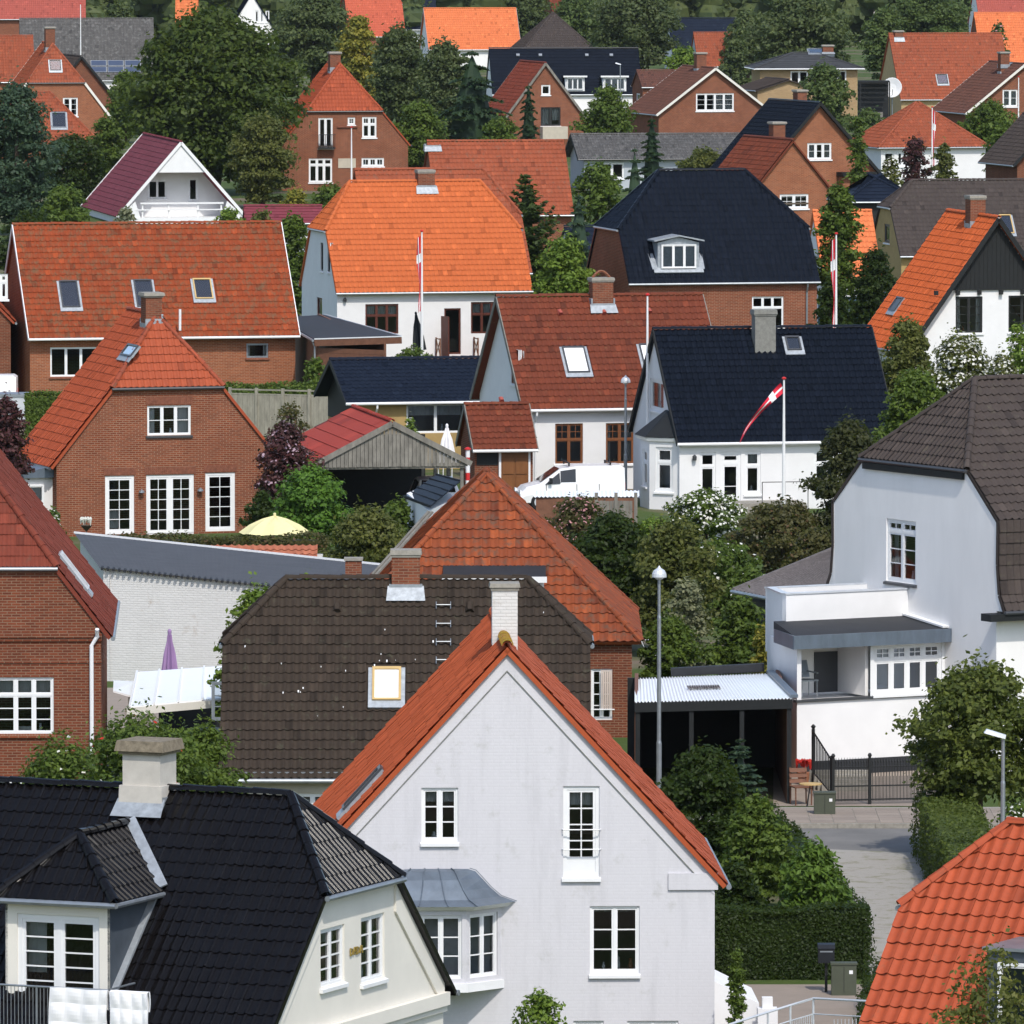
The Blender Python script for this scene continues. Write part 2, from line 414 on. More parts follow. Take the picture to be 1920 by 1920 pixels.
        if flash:
            def fl(mb):
                for sg in (-1, 1):
                    yy = y+sg*(d/2); za = s.zt(min(abs(yy-s.W/2), s.W/2+s.oh))
                    mb.hexa([(x-w/2-.1, yy-.02, za-.2), (x+w/2+.1, yy-.02, za-.2), (x+w/2+.1, yy+.02, za-.2), (x-w/2-.1, yy+.02, za-.2)],
                            [(x-w/2-.03, yy-.035, za+.24), (x+w/2+.03, yy-.035, za+.24), (x+w/2+.03, yy+.035, za+.24), (x-w/2-.03, yy+.035, za+.24)])
                    if sg == -1:
                        yb = yy-.28; zc = s.zt(min(abs(yb-s.W/2), s.W/2+s.oh))
                        mb.face([(x-w/2-.14, yb, zc+.15), (x+w/2+.14, yb, zc+.15), (x+w/2+.1, yy, za+.2), (x-w/2-.1, yy, za+.2)])
                    zs = s.zr
                    xa = x+sg*(w/2+.035)
                    mb.hexa([(xa-.03, y-d/2-.03, s.zt(d/2)-.1), (xa+.03, y-d/2-.03, s.zt(d/2)-.1), (xa+.03, y+d/2+.03, s.zt(d/2)-.1), (xa-.03, y+d/2+.03, s.zt(d/2)-.1)],
                            [(xa-.03, y-d/2-.03, s.zt(d/2)+.24), (xa+.03, y-d/2-.03, s.zt(d/2)+.24), (xa+.03, y+d/2+.03, s.zt(d/2)+.24), (xa-.03, y+d/2+.03, s.zt(d/2)+.24)])
            part('flashing', flash, c, fl)
        for k in range(pots):
            xx = x+(k-(pots-1)/2)*.3
            part('flue_pot', 'terracotta_pot', c, lambda mb: mb.lathe([(.11, z1-.02), (.1, z1+.25), (.12, z1+.27), (.08, z1+.275)], 10, (xx, y, 0)))
        s.last = (x, y, z1)
        return c
    # ---- finish: walls, roof, tiles
    def finish(s):
        mb = MB(); W, Ln = s.W, s.L
        tmax = W/2
        for f, (O, U, Nn, w) in s.faces.items():
            if f in 'FB': tops = [(0, s.zt(tmax)), (Ln, s.zt(tmax))]
            else:
                ts = sorted({0, tmax} | {t for t, z in s.prof if 0 < t < tmax}); e = 0 if f == 'L' else 1; h = s.hip[e]
                pts = []
                for t in ts: pts += [(W/2-t, s.zt(t)), (W/2+t, s.zt(t))]
                pts = sorted(set((round(a, 5), b) for a, b in pts))
                if h:
                    th = s.tz(h[0])
                    if th < tmax:
                        zc = h[0]
                        pts = [(a, b) for a, b in pts if b < zc] + [(W/2-th, zc), (W/2+th, zc)]
                    else: pts = [(0, s.zt(tmax)), (W, s.zt(tmax))]
                    pts = sorted(pts)
                tops = pts
            wall_face(mb, O, U, Nn, s.base, tops, s.holes[f])
        s.wall = mb.build('wall', s.wallm, s.root)
        for rec in s.wins: s.build_window(rec)
        if s.wins:
            part('floor', 'floor_wood', s.root, lambda m: m.face([(.02, .02, .05), (Ln-.02, .02, .05), (Ln-.02, W-.02, .05), (.02, W-.02, .05)]))
            part('attic_floor', 'floor_wood', s.root, lambda m: m.box(.03, Ln-.03, .03, W-.03, s.ze-.32, s.ze-.22))
        # deck
        mb = MB()
        for pl in s.planes:
            poly = [pl['O']+pl['U']*u+pl['V']*v for v, u in zip(pl['vk'], pl['u0'])] + [pl['O']+pl['U']*u+pl['V']*v for v, u in list(zip(pl['vk'], pl['u1']))[::-1]]
            q = []
            for p in poly:
                if not q or (p-q[-1]).length > .01: q.append(p)
            if (q[0]-q[-1]).length < .01: q.pop()
            q = [p+pl['N']*.005 for p in q]
            mb.prism([p-pl['N']*.1 for p in q], pl['N']*.1)
        s.roof = mb.build('roof', s.roofm, s.root)
        s.lay_tiles(); s.trim()
        return s
    def lay_tiles(s):
        tw0, th0, style = s.tile
        xs, zs = tile_profile(style); n = len(xs)-1
        o = s.Mi @ Vector((0, 0, CAMH)); cand = []; rest = []
        for i, pl in enumerate(s.planes):
            ctr = pl['O']+pl['V']*pl['len']*.5+pl['U']*((pl['u0'][0]+pl['u1'][0])/2)
            if (o-ctr).normalized().dot(pl['N']) < -.04: continue
            rows = max(1, round(pl['len']/th0)); th = pl['len']/rows
            ua, ub = min(pl['u0']), max(pl['u1']); cols = max(1, round((ub-ua)/tw0)); tw = (ub-ua)/cols
            if style == 'flat': pass
            for r in range(rows):
                v0 = r*th; v1 = v0+th*1.09 if r < rows-1 else v0+th
                l0, h0 = clamp_range(pl, v0); l1, h1 = clamp_range(pl, min(v1, pl['len']))
                off = .5*tw if (style == 'flat' and r % 2) else 0
                js = np.arange(-1 if off else 0, cols); uL = ua+js*tw+off; uR = uL+tw
                ok = (np.minimum(uR, max(h0, h1))-np.maximum(uL, min(l0, l1))) > .02
                for j in js[ok]:
                    a = ua+j*tw+off; b = a+tw; um = (a+b)/2; vm = v0+th/2
                    if any(ci == i and c0-.04 < um < c1+.04 and d0 < vm < d1 for ci, c0, c1, d0, d1 in s.cuts): continue
                    full = a >= max(l0, l1)-1e-3 and b <= min(h0, h1)+1e-3
                    cand.append((i, r, a, v0, th, tw, full))
        single = set()
        if s.indiv:
            sc_ = []
            for k, (i, r, a, v0, th, tw, full) in enumerate(cand):
                if not full: continue
                pl = s.planes[i]; w = s.M @ (pl['O']+pl['U']*(a+tw/2)+pl['V']*(v0+th/2))
                x, y, sc = proj(w)
                if -10 < x < 1930 and -10 < y < 1930:
                    face = (o-(pl['O'])).normalized().dot(pl['N'])
                    if face > .15: sc_.append((-sc*min(face, .5), k))
            sc_.sort(); single = {k for _, k in sc_[:300]}
        for k in sorted(single):
            i, r, a, v0, th, tw, full = cand[k]; pl = s.planes[i]
            me = single_tile(style, tw, th, s.roofm, random.randrange(5))
            t = obj('tile', me, s.roof)
            m = Matrix((pl['U'], pl['V'], pl['N'])).transposed().to_4x4(); m.translation = pl['O']+pl['U']*a+pl['V']*v0+pl['N']*random.uniform(0, .008)
            t.matrix_local = m @ Matrix.Rotation(random.gauss(0, .008), 4, 'Z')
        rest = [c for k, c in enumerate(cand) if k not in single]
        if not rest: return
        VV, FF = [], []; base = 0
        for i, pl in enumerate(s.planes):
            rr = [c for c in rest if c[0] == i]
            if not rr: continue
            A = np.array([c[2] for c in rr]); V0 = np.array([c[3] for c in rr]); TH_ = rr[0][4]; TW = rr[0][5]; T = len(rr)
            jit = rng.uniform(0, .008, T); tl = rng.uniform(-.006, .008, T); skew = rng.normal(0, .004, T)
            u = A[:, None]+xs[None, :]*TW
            def blk(dv, w):
                v = np.minimum(V0+dv, pl['len'])[:, None]+np.zeros_like(u)+(skew[:, None]*(xs-.5)[None, :]*TW if dv == 0 else 0)
                lo = np.interp(v, pl['vk'], pl['u0']); hi = np.interp(v, pl['vk'], pl['u1'])
                uu = np.clip(u, lo, hi)
                return uu, v, w
            parts = [blk(0, zs[None, :]+(LIFT[style]+jit+tl*.6)[:, None]), blk(TH_*1.09, zs[None, :]+(.004+jit)[:, None]), blk(0, zs[None, :]+(LIFT[style]+jit+tl*.6-.014)[:, None])]
            parts.insert(2, parts[0]); P3 = []
            for uu, v, w in parts:
                P3.append(np.array(pl['O'])[None, None]+uu[..., None]*np.array(pl['U'])+v[..., None]*np.array(pl['V'])+w[..., None]*np.array(pl['N']))
            Vt = np.concatenate(P3, axis=1).reshape(-1, 3); a = n+1
            idx = np.arange(n)
            f1 = np.stack([idx, idx+1, a+idx+1, a+idx], 1); f2 = np.stack([3*a+idx, 3*a+idx+1, 2*a+idx+1, 2*a+idx], 1)
            f = np.concatenate([f1, f2])[None]+(np.arange(T)*4*a)[:, None, None]
            VV.append(Vt); FF.append(f.reshape(-1, 4)+base); base += len(Vt)
        o2 = obj('roof_tiles', fast_mesh('roof_tiles', np.concatenate(VV), np.concatenate(FF), s.roofm, style != 'flat'), s.roof)
        tag(o2, kind='stuff')
    def caps(s, p0, p1, r=.1, ln=.36):
        p0, p1 = Vector(p0), Vector(p1); d = p1-p0; n = max(1, round(d.length/ln)); d = d/n
        up = Vector((0, 0, 1)); x = d.normalized().cross(up).normalized(); y = x.cross(d.normalized())
        K = 6
        if s.indiv and s.sc >= 40:
            key = ('cap', round(d.length, 3), s.ridgem, r)
            if key not in _tile_cache:
                mb = MB(); l = d.length; ring = lambda yy, rr: [(rr*math.cos(math.pi*k/K), yy, rr*math.sin(math.pi*k/K)) for k in range(K+1)]
                A, B, C = ring(-.03, r*1.08), ring(l, r*.9), ring(-.03, r*.9)
                for k in range(K):
                    mb.face([A[k+1], A[k], B[k], B[k+1]]); mb.face([C[k+1], C[k], A[k], A[k+1]])
                _tile_cache[key] = mb.mesh('ridge_tile', s.ridgem)
            for i in range(n):
                t = obj('ridge_tile', _tile_cache[key], s.roof)
                m = Matrix((x, d.normalized(), y)).transposed().to_4x4(); m.translation = p0+d*i+Vector((0, 0, random.uniform(-.006, .012)))
                t.matrix_local = m
        else:
            mb = MB()
            for i in range(n):
                a, b = p0+d*i, p0+d*(i+1.05)
                A = [a+x*(r*1.08*math.cos(math.pi*k/4))+y*(r*1.08*math.sin(math.pi*k/4)) for k in range(5)]
                B = [b+x*(r*.9*math.cos(math.pi*k/4))+y*(r*.9*math.sin(math.pi*k/4)) for k in range(5)]
                for k in range(4): mb.face([A[k+1], A[k], B[k], B[k+1]])
                mb.face(A)
            mb.build('ridge_cap', s.ridgem, s.roof)
    def trim(s):
        zr = s.prof[-1][1]; W = s.W; lift = .03
        x0, x1 = s.xlim(0, zr), s.xlim(1, zr)
        if x1-x0 > .3: s.caps((x0, W/2, zr+lift), (x1, W/2, zr+lift))
        for e in (0, 1):
            h = s.hip[e]; xe = s.xlim(e, h[0] if h else s.prof[0][1])
            if h:
                th = s.tz(h[0]); xi = x0 if e == 0 else x1
                for sg in (-1, 1): s.caps((xe, W/2+sg*th, h[0]+lift), (xi, W/2, zr+lift))
                if s.gut:
                    sg = -1 if e == 0 else 1
                    part('gutter', s.gut, s.root, lambda mb: mb.tube([(xe+sg*.05, W/2-th-.03, h[0]-.04), (xe+sg*.05, W/2+th+.03, h[0]-.04)], .055, 8))
            if s.barge and not (h and s.tz(h[0]) >= s.prof[0][0]-.01):
                mb = MB(); sg = -1 if e == 0 else 1; xb = xe+sg*.02
                for side in (-1, 1):
                    for (t0, z0), (t1, z1) in zip(s.prof, s.prof[1:]):
                        if h and z0 >= h[0]: continue
                        if h and z1 > h[0]: t1 = s.tz(h[0]); z1 = h[0]
                        mb.bar((xb, W/2+side*t0, z0-.03), (xb, W/2+side*t1, z1-.03), .04, .2)
                mb.build('barge_board', s.barge, s.root)
        if s.gut:
            t0, z0 = s.prof[0]
            for sg in (-1, 1):
                part('gutter', s.gut, s.root, lambda mb: mb.tube([(s.xlim(0, z0)-.02, W/2+sg*(t0+.05), z0-.03), (s.xlim(1, z0)+.02, W/2+sg*(t0+.05), z0-.03)], .06, 8))
    def downpipe(s, f, px, mat='zinc', z0=0.2):
        u, _ = s.on(f, px, proj(s.M @ s.faces[f][0])[1]-40); fr = s.fr(f); t0, ze = s.prof[0]
        part('downpipe', mat, s.root, lambda mb: mb.tube([fr.p(u, ze-.05, t0-s.W/2+.04), fr.p(u, ze-.22, t0-s.W/2+.02), fr.p(u, ze-.5, .07), fr.p(u, z0, .07)], .045, 7))
    def box(s, name, mat, f, x0, y0, x1, y1, w0, w1):
        """a block on face f between pixels, from w0 to w1 out of the wall"""
        um, z1 = s.on(f, (x0+x1)/2, y0); _, z0 = s.on(f, (x0+x1)/2, y1); u0, _ = s.on(f, x0, (y0+y1)/2); u1, _ = s.on(f, x1, (y0+y1)/2)
        fr = s.fr(f); return part(name, mat, s.root, lambda mb: mb.fbox(fr, u0, u1, z0, z1, w0, w1))
def wall_face(mb, O, U, Nn, zb, tops, holes, thick=.14):
    us = sorted({round(t[0], 5) for t in tops} | {round(min(max(h[k], tops[0][0]), tops[-1][0]), 5) for h in holes for k in (0, 1)})
    tu = [t[0] for t in tops]; tz_ = [t[1] for t in tops]; zmax = max(tz_)+.01
    zs = sorted({zb, zmax} | {round(h[k], 5) for h in holes for k in (2, 3)})
    zs = [z for z in zs if zb <= z <= zmax]
    Z = Vector((0, 0, 1))
    def pt(u, z, w=0): return O+U*u+Z*z+Nn*w
    for a, b in zip(us, us[1:]):
        if b-a < 1e-4: continue
        ta, tb = float(np.interp(a, tu, tz_)), float(np.interp(b, tu, tz_))
        for c, d in zip(zs, zs[1:]):
            if d-c < 1e-4: continue
            um, zm = (a+b)/2, (c+d)/2
            if any(h[0] < um < h[1] and h[2] < zm < h[3] for h in holes): continue
            poly = [(a, c), (b, c), (b, d), (a, d)]; out = []
            f = lambda p: (ta+(tb-ta)*(p[0]-a)/(b-a))-p[1]
            for i in range(4):
                p, q = poly[i], poly[(i+1) % 4]; fp, fq = f(p), f(q)
                if fp >= 0: out.append(p)
                if (fp >= 0) != (fq >= 0):
                    k = fp/(fp-fq); out.append((p[0]+(q[0]-p[0])*k, p[1]+(q[1]-p[1])*k))
            if len(out) > 2: mb.face([pt(*p) for p in out], [(p[0], p[1]) for p in out])
    for u0, u1, z0, z1 in holes:
        for q in ([(u0, z0), (u0, z1)], [(u1, z1), (u1, z0)], [(u0, z1), (u1, z1)], [(u1, z0), (u0, z0)]):
            (a, b), (c, d) = q
            mb.face([pt(a, b, -thick), pt(c, d, -thick), pt(c, d), pt(a, b)], [(a-.05, b), (c-.05, d), (c+.05, d), (a+.05, b)])
def window_at(root, fr, u0, u1, z0, z1, lights=2, bars=(1, 2), top=0, tbars=(1, 1), frame='white_paint', sill='white_paint', curtain=None, glass='glass', fw=.05, sillx=.06, kick=0, deep=.1, name='window', label=None):
    mb = MB(); wf, wb = -deep+.06, -deep-.02; cells = []
    B = lambda a, b, c, d, f=wf, k=wb: mb.fbox(fr, a, b, c, d, k, f)
    B(u0, u0+fw, z0, z1); B(u1-fw, u1, z0, z1); B(u0+fw, u1-fw, z1-fw, z1, wf-.002); B(u0+fw, u1-fw, z0, z0+fw, wf-.002)
    ia, ib, za, zb = u0+fw, u1-fw, z0+fw, z1-fw
    if kick: B(ia, ib, za, za+kick, wf-.02); za += kick
    bands = [(za, zb, bars)]
    if top:
        zt = zb-(zb-za)*top; B(ia, ib, zt-fw*.6, zt+fw*.6, wf-.004); bands = [(za, zt-fw*.6, bars), (zt+fw*.6, zb, tbars)]
    for zl, zh, (bc, br) in bands:
        lw = (ib-ia)/lights
        for k in range(lights):
            a, b = ia+k*lw, ia+(k+1)*lw
            if k > 0: B(a-fw*.55, a+fw*.55, zl, zh, wf-.006)
            a += fw*.55 if k else 0; b -= fw*.55 if k < lights-1 else 0
            sw = fw*.7
            B(a, a+sw, zl, zh, wf-.015); B(b-sw, b, zl, zh, wf-.015); B(a+sw, b-sw, zl, zl+sw, wf-.016); B(a+sw, b-sw, zh-sw, zh, wf-.016)
            a += sw; b -= sw; c, d = zl+sw, zh-sw; t = min(.013, fw*.28)
            for i in range(1, bc): x = a+(b-a)*i/bc; B(x-t, x+t, c, d, wf-.02)
            for j in range(1, br): y = c+(d-c)*j/br; B(a, b, y-t, y+t, wf-.022)
            for i in range(bc):
                for j in range(br): cells.append((a+(b-a)*i/bc, a+(b-a)*(i+1)/bc, c+(d-c)*j/br, c+(d-c)*(j+1)/br))
    w = mb.build(name, frame, root)
    if label: w['label'] = label
    for a, b, c, d in cells:
        part('pane', glass, w, lambda m: m.face([fr.p(a, c, wf-.045), fr.p(b, c, wf-.045), fr.p(b, d, wf-.045), fr.p(a, d, wf-.045)]))
    if sill: part('sill', sill, w, lambda m: m.hexa([fr.p(u0-sillx, z0-.1, -.02), fr.p(u1+sillx, z0-.1, -.02), fr.p(u1+sillx, z0-.005, -.02), fr.p(u0-sillx, z0-.005, -.02)],
                                                    [fr.p(u0-sillx, z0-.1, .07), fr.p(u1+sillx, z0-.1, .07), fr.p(u1+sillx, z0-.035, .07), fr.p(u0-sillx, z0-.035, .07)]))
    if curtain:
        def cu(m):
            for a, b, c, d in curtain:          # fractions of the opening
                n = max(4, int((b-a)*(u1-u0)/.06)); pts = []
                for k in range(n+1):
                    u = u0+(u1-u0)*(a+(b-a)*k/n); pts.append((u, wb-.12+.025*math.sin(k*1.9)))
                for (p, w0), (q, w1) in zip(pts, pts[1:]): m.face([fr.p(p, z0+(z1-z0)*c, w0), fr.p(q, z0+(z1-z0)*c, w1), fr.p(q, z0+(z1-z0)*d, w1), fr.p(p, z0+(z1-z0)*d, w0)])
        part('curtain', 'curtain', w, cu)
    return w
# ------------------------------------------------------------------ plants
def leaf_quads(Pc, Nn, size, aspect, r, axis=None):
    n = len(Pc); a = r.normal(size=(n, 3)) if axis is None else axis
    t1 = a-(a*Nn).sum(1, keepdims=True)*Nn; t1 /= np.linalg.norm(t1, axis=1, keepdims=True)+1e-9
    t2 = np.cross(Nn, t1); s = size[:, None]
    q = np.stack([Pc-t1*s*.5, Pc+t2*s*aspect*.5+t1*s*.08, Pc+t1*s*.5, Pc-t2*s*aspect*.5+t1*s*.08], 1)
    return q.reshape(-1, 3)
def quads_mesh(name, V, mat):
    return fast_mesh(name, V, np.arange(len(V)).reshape(-1, 4), mat)
def unit(v): return v/(np.linalg.norm(v, axis=1, keepdims=True)+1e-9)
def lump_core(lobes, k, mat, name, parent, r, seg=7):
    mb = MB()
    for (cx, cy, cz, rx, ry, rz) in lobes:
        rings = []
        for i in range(1, seg):
            th = math.pi*i/seg
            rings.append([(cx+rx*k*math.sin(th)*math.cos(2*math.pi*j/8)*r.uniform(.85, 1.1), cy+ry*k*math.sin(th)*math.sin(2*math.pi*j/8)*r.uniform(.85, 1.1), cz+rz*k*math.cos(th)*r.uniform(.9, 1.05)) for j in range(8)])
        for a, b in zip(rings, rings[1:]):
            for j in range(8): mb.face([a[j], b[j], b[(j+1) % 8], a[(j+1) % 8]])
        mb.face(rings[0]); mb.face(rings[-1][::-1])
    return mb
def lobes_crown(w, h, z0, nl, r, depth=None, top=.5):
    """irregular clumps filling an ellipsoid-like crown of width w and height h whose foot is at z0"""
    d = depth or w; out = []; nl = int(nl*1.5*max(1, min(2.2, h/w)))
    for i in range(nl):
        th = i*2.39996+r.uniform(-.5, .5); zz = (i+.5)/nl; zz = min(.99, max(.01, zz+r.uniform(-.08, .08)))
        prof = max(.12, math.sin(math.pi*min(.97, .12+.85*zz))**.55)*r.uniform(.86, 1.1)
        k = r.uniform(.16, .34); q = r.uniform(.3, 1)**.4
        rr = min(w, h)/2*k
        rad = max(0, w/2*prof-rr*1.0)*q
        out.append((rad*math.cos(th), rad*d/w*math.sin(th), z0+rr*.7+zz*(h-rr*1.75), rr*1.2*r.uniform(.85, 1.25), rr*1.2*r.uniform(.85, 1.25), rr*r.uniform(.75, 1.0)))
    core = .62
    for zc, kk in ((.3, .62), (.55, .6), (.75, .42)): out.append((0, 0, z0+h*zc, w/2*kk, d/2*kk, h*.25))
    return out
def foliage(lobes, n, leaf, r, aspect=.55, up=.35, shell=.2, rnd=.55):
    Lb = np.array(lobes); A = (Lb[:, 3]*Lb[:, 5])**.9; pk = r.choice(len(Lb), n, p=A/A.sum())
    d = unit(r.normal(size=(n, 3))); d[:, 2] = np.where(d[:, 2] < -.35, -d[:, 2]*.6, d[:, 2]); d = unit(d)
    k = 1-np.abs(r.normal(0, shell, n)); k = np.where(r.uniform(size=n) < .16, 1+np.abs(r.normal(0, .16, n)), k)
    k *= 1+.12*np.sin(d[:, 0]*7+pk)*np.sin(d[:, 2]*6+pk*2)
    Pc = Lb[pk, :3]+Lb[pk, 3:6]*d*k[:, None]
    Nn = unit(d*(1-rnd)+r.normal(size=(n, 3))*rnd*.7+np.array([0, 0, up]))
    sz = leaf*r.uniform(.55, 1.4, n)
    return leaf_quads(Pc, Nn, sz, aspect, r)
PLANT_SEED = [100]
def trunk_mesh(root, h, zc, r0, lobes, rr, mat='bark', name='trunk', limbs=5):
    mb = MB(); bend = rr.normal(0, .03, 2)*h
    mb.tube([(0, 0, -.1), (bend[0]*.4, bend[1]*.4, zc*.5), (bend[0], bend[1], zc+.35*(h-zc)), (bend[0]*1.2, bend[1]*1.2, zc+.75*(h-zc))], [r0*1.25, r0, r0*.7, r0*.2], 7)
    ls = sorted(lobes, key=lambda l: -l[3])[:limbs]
    for l in ls:
        st = Vector((bend[0]*.7, bend[1]*.7, zc*.8+.1)); en = Vector(l[:3])
        mb.tube([st, st.lerp(en, .5)+Vector((0, 0, .1*h*rr.uniform(-.3, .6))), en], [r0*.5, r0*.33, r0*.12], 5)
    return mb.build(name, mat, root, True)
def tree(name, label, px, s, top, wpx, mat, cat='tree', foot=.15, nl=22, leaf=.2, dens=1.0, group=None, base_z=0, depth=None, aspect=.6, rnd=.55, blossom=None, bl_n=.12, z_base_px=None, hpx=None, core=.46, trunk_r=None, cap=16000):
    """round-crowned tree or shrub: px centre, scale s, top pixel, width in pixels; foot: crown's foot as a share of the height"""
    PLANT_SEED[0] += 1; r = np.random.default_rng(PLANT_SEED[0])
    p = P(px, top, s); h = p.z-base_z; w = wpx/s
    root = thing(name, label, cat, (p.x, p.y, base_z), r.uniform(0, 6.28) if depth is None else 0, group)
    lobes = lobes_crown(w, h*(1-foot), h*foot, nl, r, depth)
    area = sum(2.2*math.pi*l[3]*l[5] for l in lobes); n = int(min(cap, max(500, dens*1.25*area/(leaf*leaf*aspect*.5))))
    V = foliage(lobes, n, leaf, r, aspect, rnd=rnd)
    cr = obj('crown', quads_mesh('crown', V, mat), root)
    lump_core(lobes, core, mat, 'inner_foliage', root, r).build('inner_foliage', mat, cr)
    trunk_mesh(root, h, h*foot+.1*h, trunk_r or max(.03, w*.035), lobes, r)
    if blossom:
        Vb = foliage(lobes, int(n*bl_n), leaf*.75, r, .9, up=.5, shell=.05, rnd=.3)
        c = np.repeat(Vb.reshape(-1, 4, 3).mean(1), 4, 0)
        tag(obj('blossom', quads_mesh('blossom', c+(Vb-c), blossom), root), kind='stuff')
    return root
def conifer(name, label, px, s, top, wpx, mat, group=None, layers=16, leaf=.28, foot=.05, power=.85, droop=.35, dens=1.0, aspect=.28, base_z=0, col_=False):
    PLANT_SEED[0] += 1; r = np.random.default_rng(PLANT_SEED[0])
    p = P(px, top, s); h = p.z-base_z; w = wpx/s
    root = thing(name, label, 'tree', (p.x, p.y, base_z), 0, group); Ps, Ns, Ax = [], [], []
    for li in range(layers):
        f = (li+r.uniform(-.3, .3))/layers; f = max(0, f); z = h*(foot+(1-foot)*f); R_ = w/2*(max(0, 1-f)**power)*r.uniform(.8, 1.08)+.02
        if col_: R_ = w/2*min(1, (1-f)*2.2+.05)*min(1, .55+f*1.5)*r.uniform(.85, 1.1)
        nb = int(7+9*(1-f))
        for b in range(nb):
            th = r.uniform(0, 2*math.pi); ln = R_*r.uniform(.75, 1.12); m = max(4, int(dens*ln/leaf*9))
            t = r.uniform(.12, 1, m)
            side = r.normal(0, 1, m)*(.16*ln*(1-t*.6)+.05); dx, dy = math.cos(th), math.sin(th)
            x = dx*t*ln-dy*side; y = dy*t*ln+dx*side; zz = z-droop*ln*t**1.6+.12*ln*np.maximum(0, t-.75)+r.normal(0, .05*h/layers, m)
            Ps.append(np.stack([x, y, zz], 1)); Ns.append(np.tile([dx*.35, dy*.35, 1.0], (m, 1))+r.normal(0, .35, (m, 3)))
            Ax.append(np.stack([dx-dy*np.sign(side)*.7, dy+dx*np.sign(side)*.7, np.full(m, -droop*.8)], 1))
    Pc = np.concatenate(Ps); Nn = unit(np.concatenate(Ns)); ax = np.concatenate(Ax)
    V = leaf_quads(Pc, Nn, leaf*r.uniform(.7, 1.3, len(Pc)), aspect*2, r, ax)
    cr = obj('crown', quads_mesh('crown', V, mat), root)
    part('inner_foliage', mat, cr, lambda mb: mb.lathe([(w*.2, h*(foot+.06)), (w*.17, h*.4), (w*.08, h*.75), (.02, h*.93)], 9))
    part('trunk', 'bark', root, lambda mb: mb.tube([(0, 0, -.1), (0, 0, h*.5), (0, 0, h*.97)], [w*.03+.05, w*.02+.03, .02], 7), True)
    return root
def hedge(name, label, pts, wd, h, mat, leaf=.07, dens=1.0, group=None, base_z=0, cat='hedge', rough=.05, maxn=40000):
    """a clipped hedge along ground points"""
    PLANT_SEED[0] += 1; r = np.random.default_rng(PLANT_SEED[0])
    root = thing(name, label, cat, (pts[0].x, pts[0].y, base_z), 0, group)
    loc = [Vector((p.x-pts[0].x, p.y-pts[0].y, 0)) for p in pts]; PV, NV = [], []; mb = MB()
    tot = sum((b-a).length for a, b in zip(loc, loc[1:]))
    for a, b in zip(loc, loc[1:]):
        d = b-a; ln = d.length; d = d/ln; x = Vector((d.y, -d.x, 0))
        q = [a-x*(wd/2-.1)-d*.0, a+x*(wd/2-.1), b+x*(wd/2-.1), b-x*(wd/2-.1)]
        mb.prism([v+Vector((0, 0, .02)) for v in q], (0, 0, h-.12))
        area = 2*ln*h+ln*wd+2*wd*h; n = int(min(maxn*ln/tot, dens*2.6*area/(leaf*leaf*.32)))
        u = r.uniform(-.04, 1.04, n)*ln; k = r.uniform(0, 1, n)*(2*h+wd)
        side = np.where(k < h, -wd/2, np.where(k < 2*h, wd/2, k-2*h-wd/2)); z = np.where(k < h, k, np.where(k < 2*h, k-h, h))
        nn = np.where(k < h, -1, np.where(k < 2*h, 1, 0)); nz = (k >= 2*h)*1.0
        e = r.uniform(size=n) < .12; u = np.where(e, np.where(r.uniform(size=n) < .5, 0, ln), u); side = np.where(e, r.uniform(-wd/2, wd/2, n), side); z = np.where(e, r.uniform(0, h, n), z)
        bul = .06*np.sin(u*1.3+z*2)+.04*np.sin(u*3.1)+r.normal(0, rough, n)
        Pc = np.array(a)[None]+u[:, None]*np.array(d)+(side+nn*bul)[:, None]*np.array(x)+np.stack([np.zeros(n), np.zeros(n), z+nz*bul], 1)
        Nn = unit(nn[:, None]*np.array(x)+nz[:, None]*np.array([0, 0, 1.0])+r.normal(0, .55, (n, 3))+np.array([0, 0, .25]))
        PV.append(Pc); NV.append(Nn)
    Pc = np.concatenate(PV); Nn = np.concatenate(NV)
    V = leaf_quads(Pc, Nn, leaf*r.uniform(.6, 1.4, len(Pc)), .62, r)
    f = obj('foliage', quads_mesh('foliage', V, mat), root); mb.build('inner_foliage', mat, f)
    return root
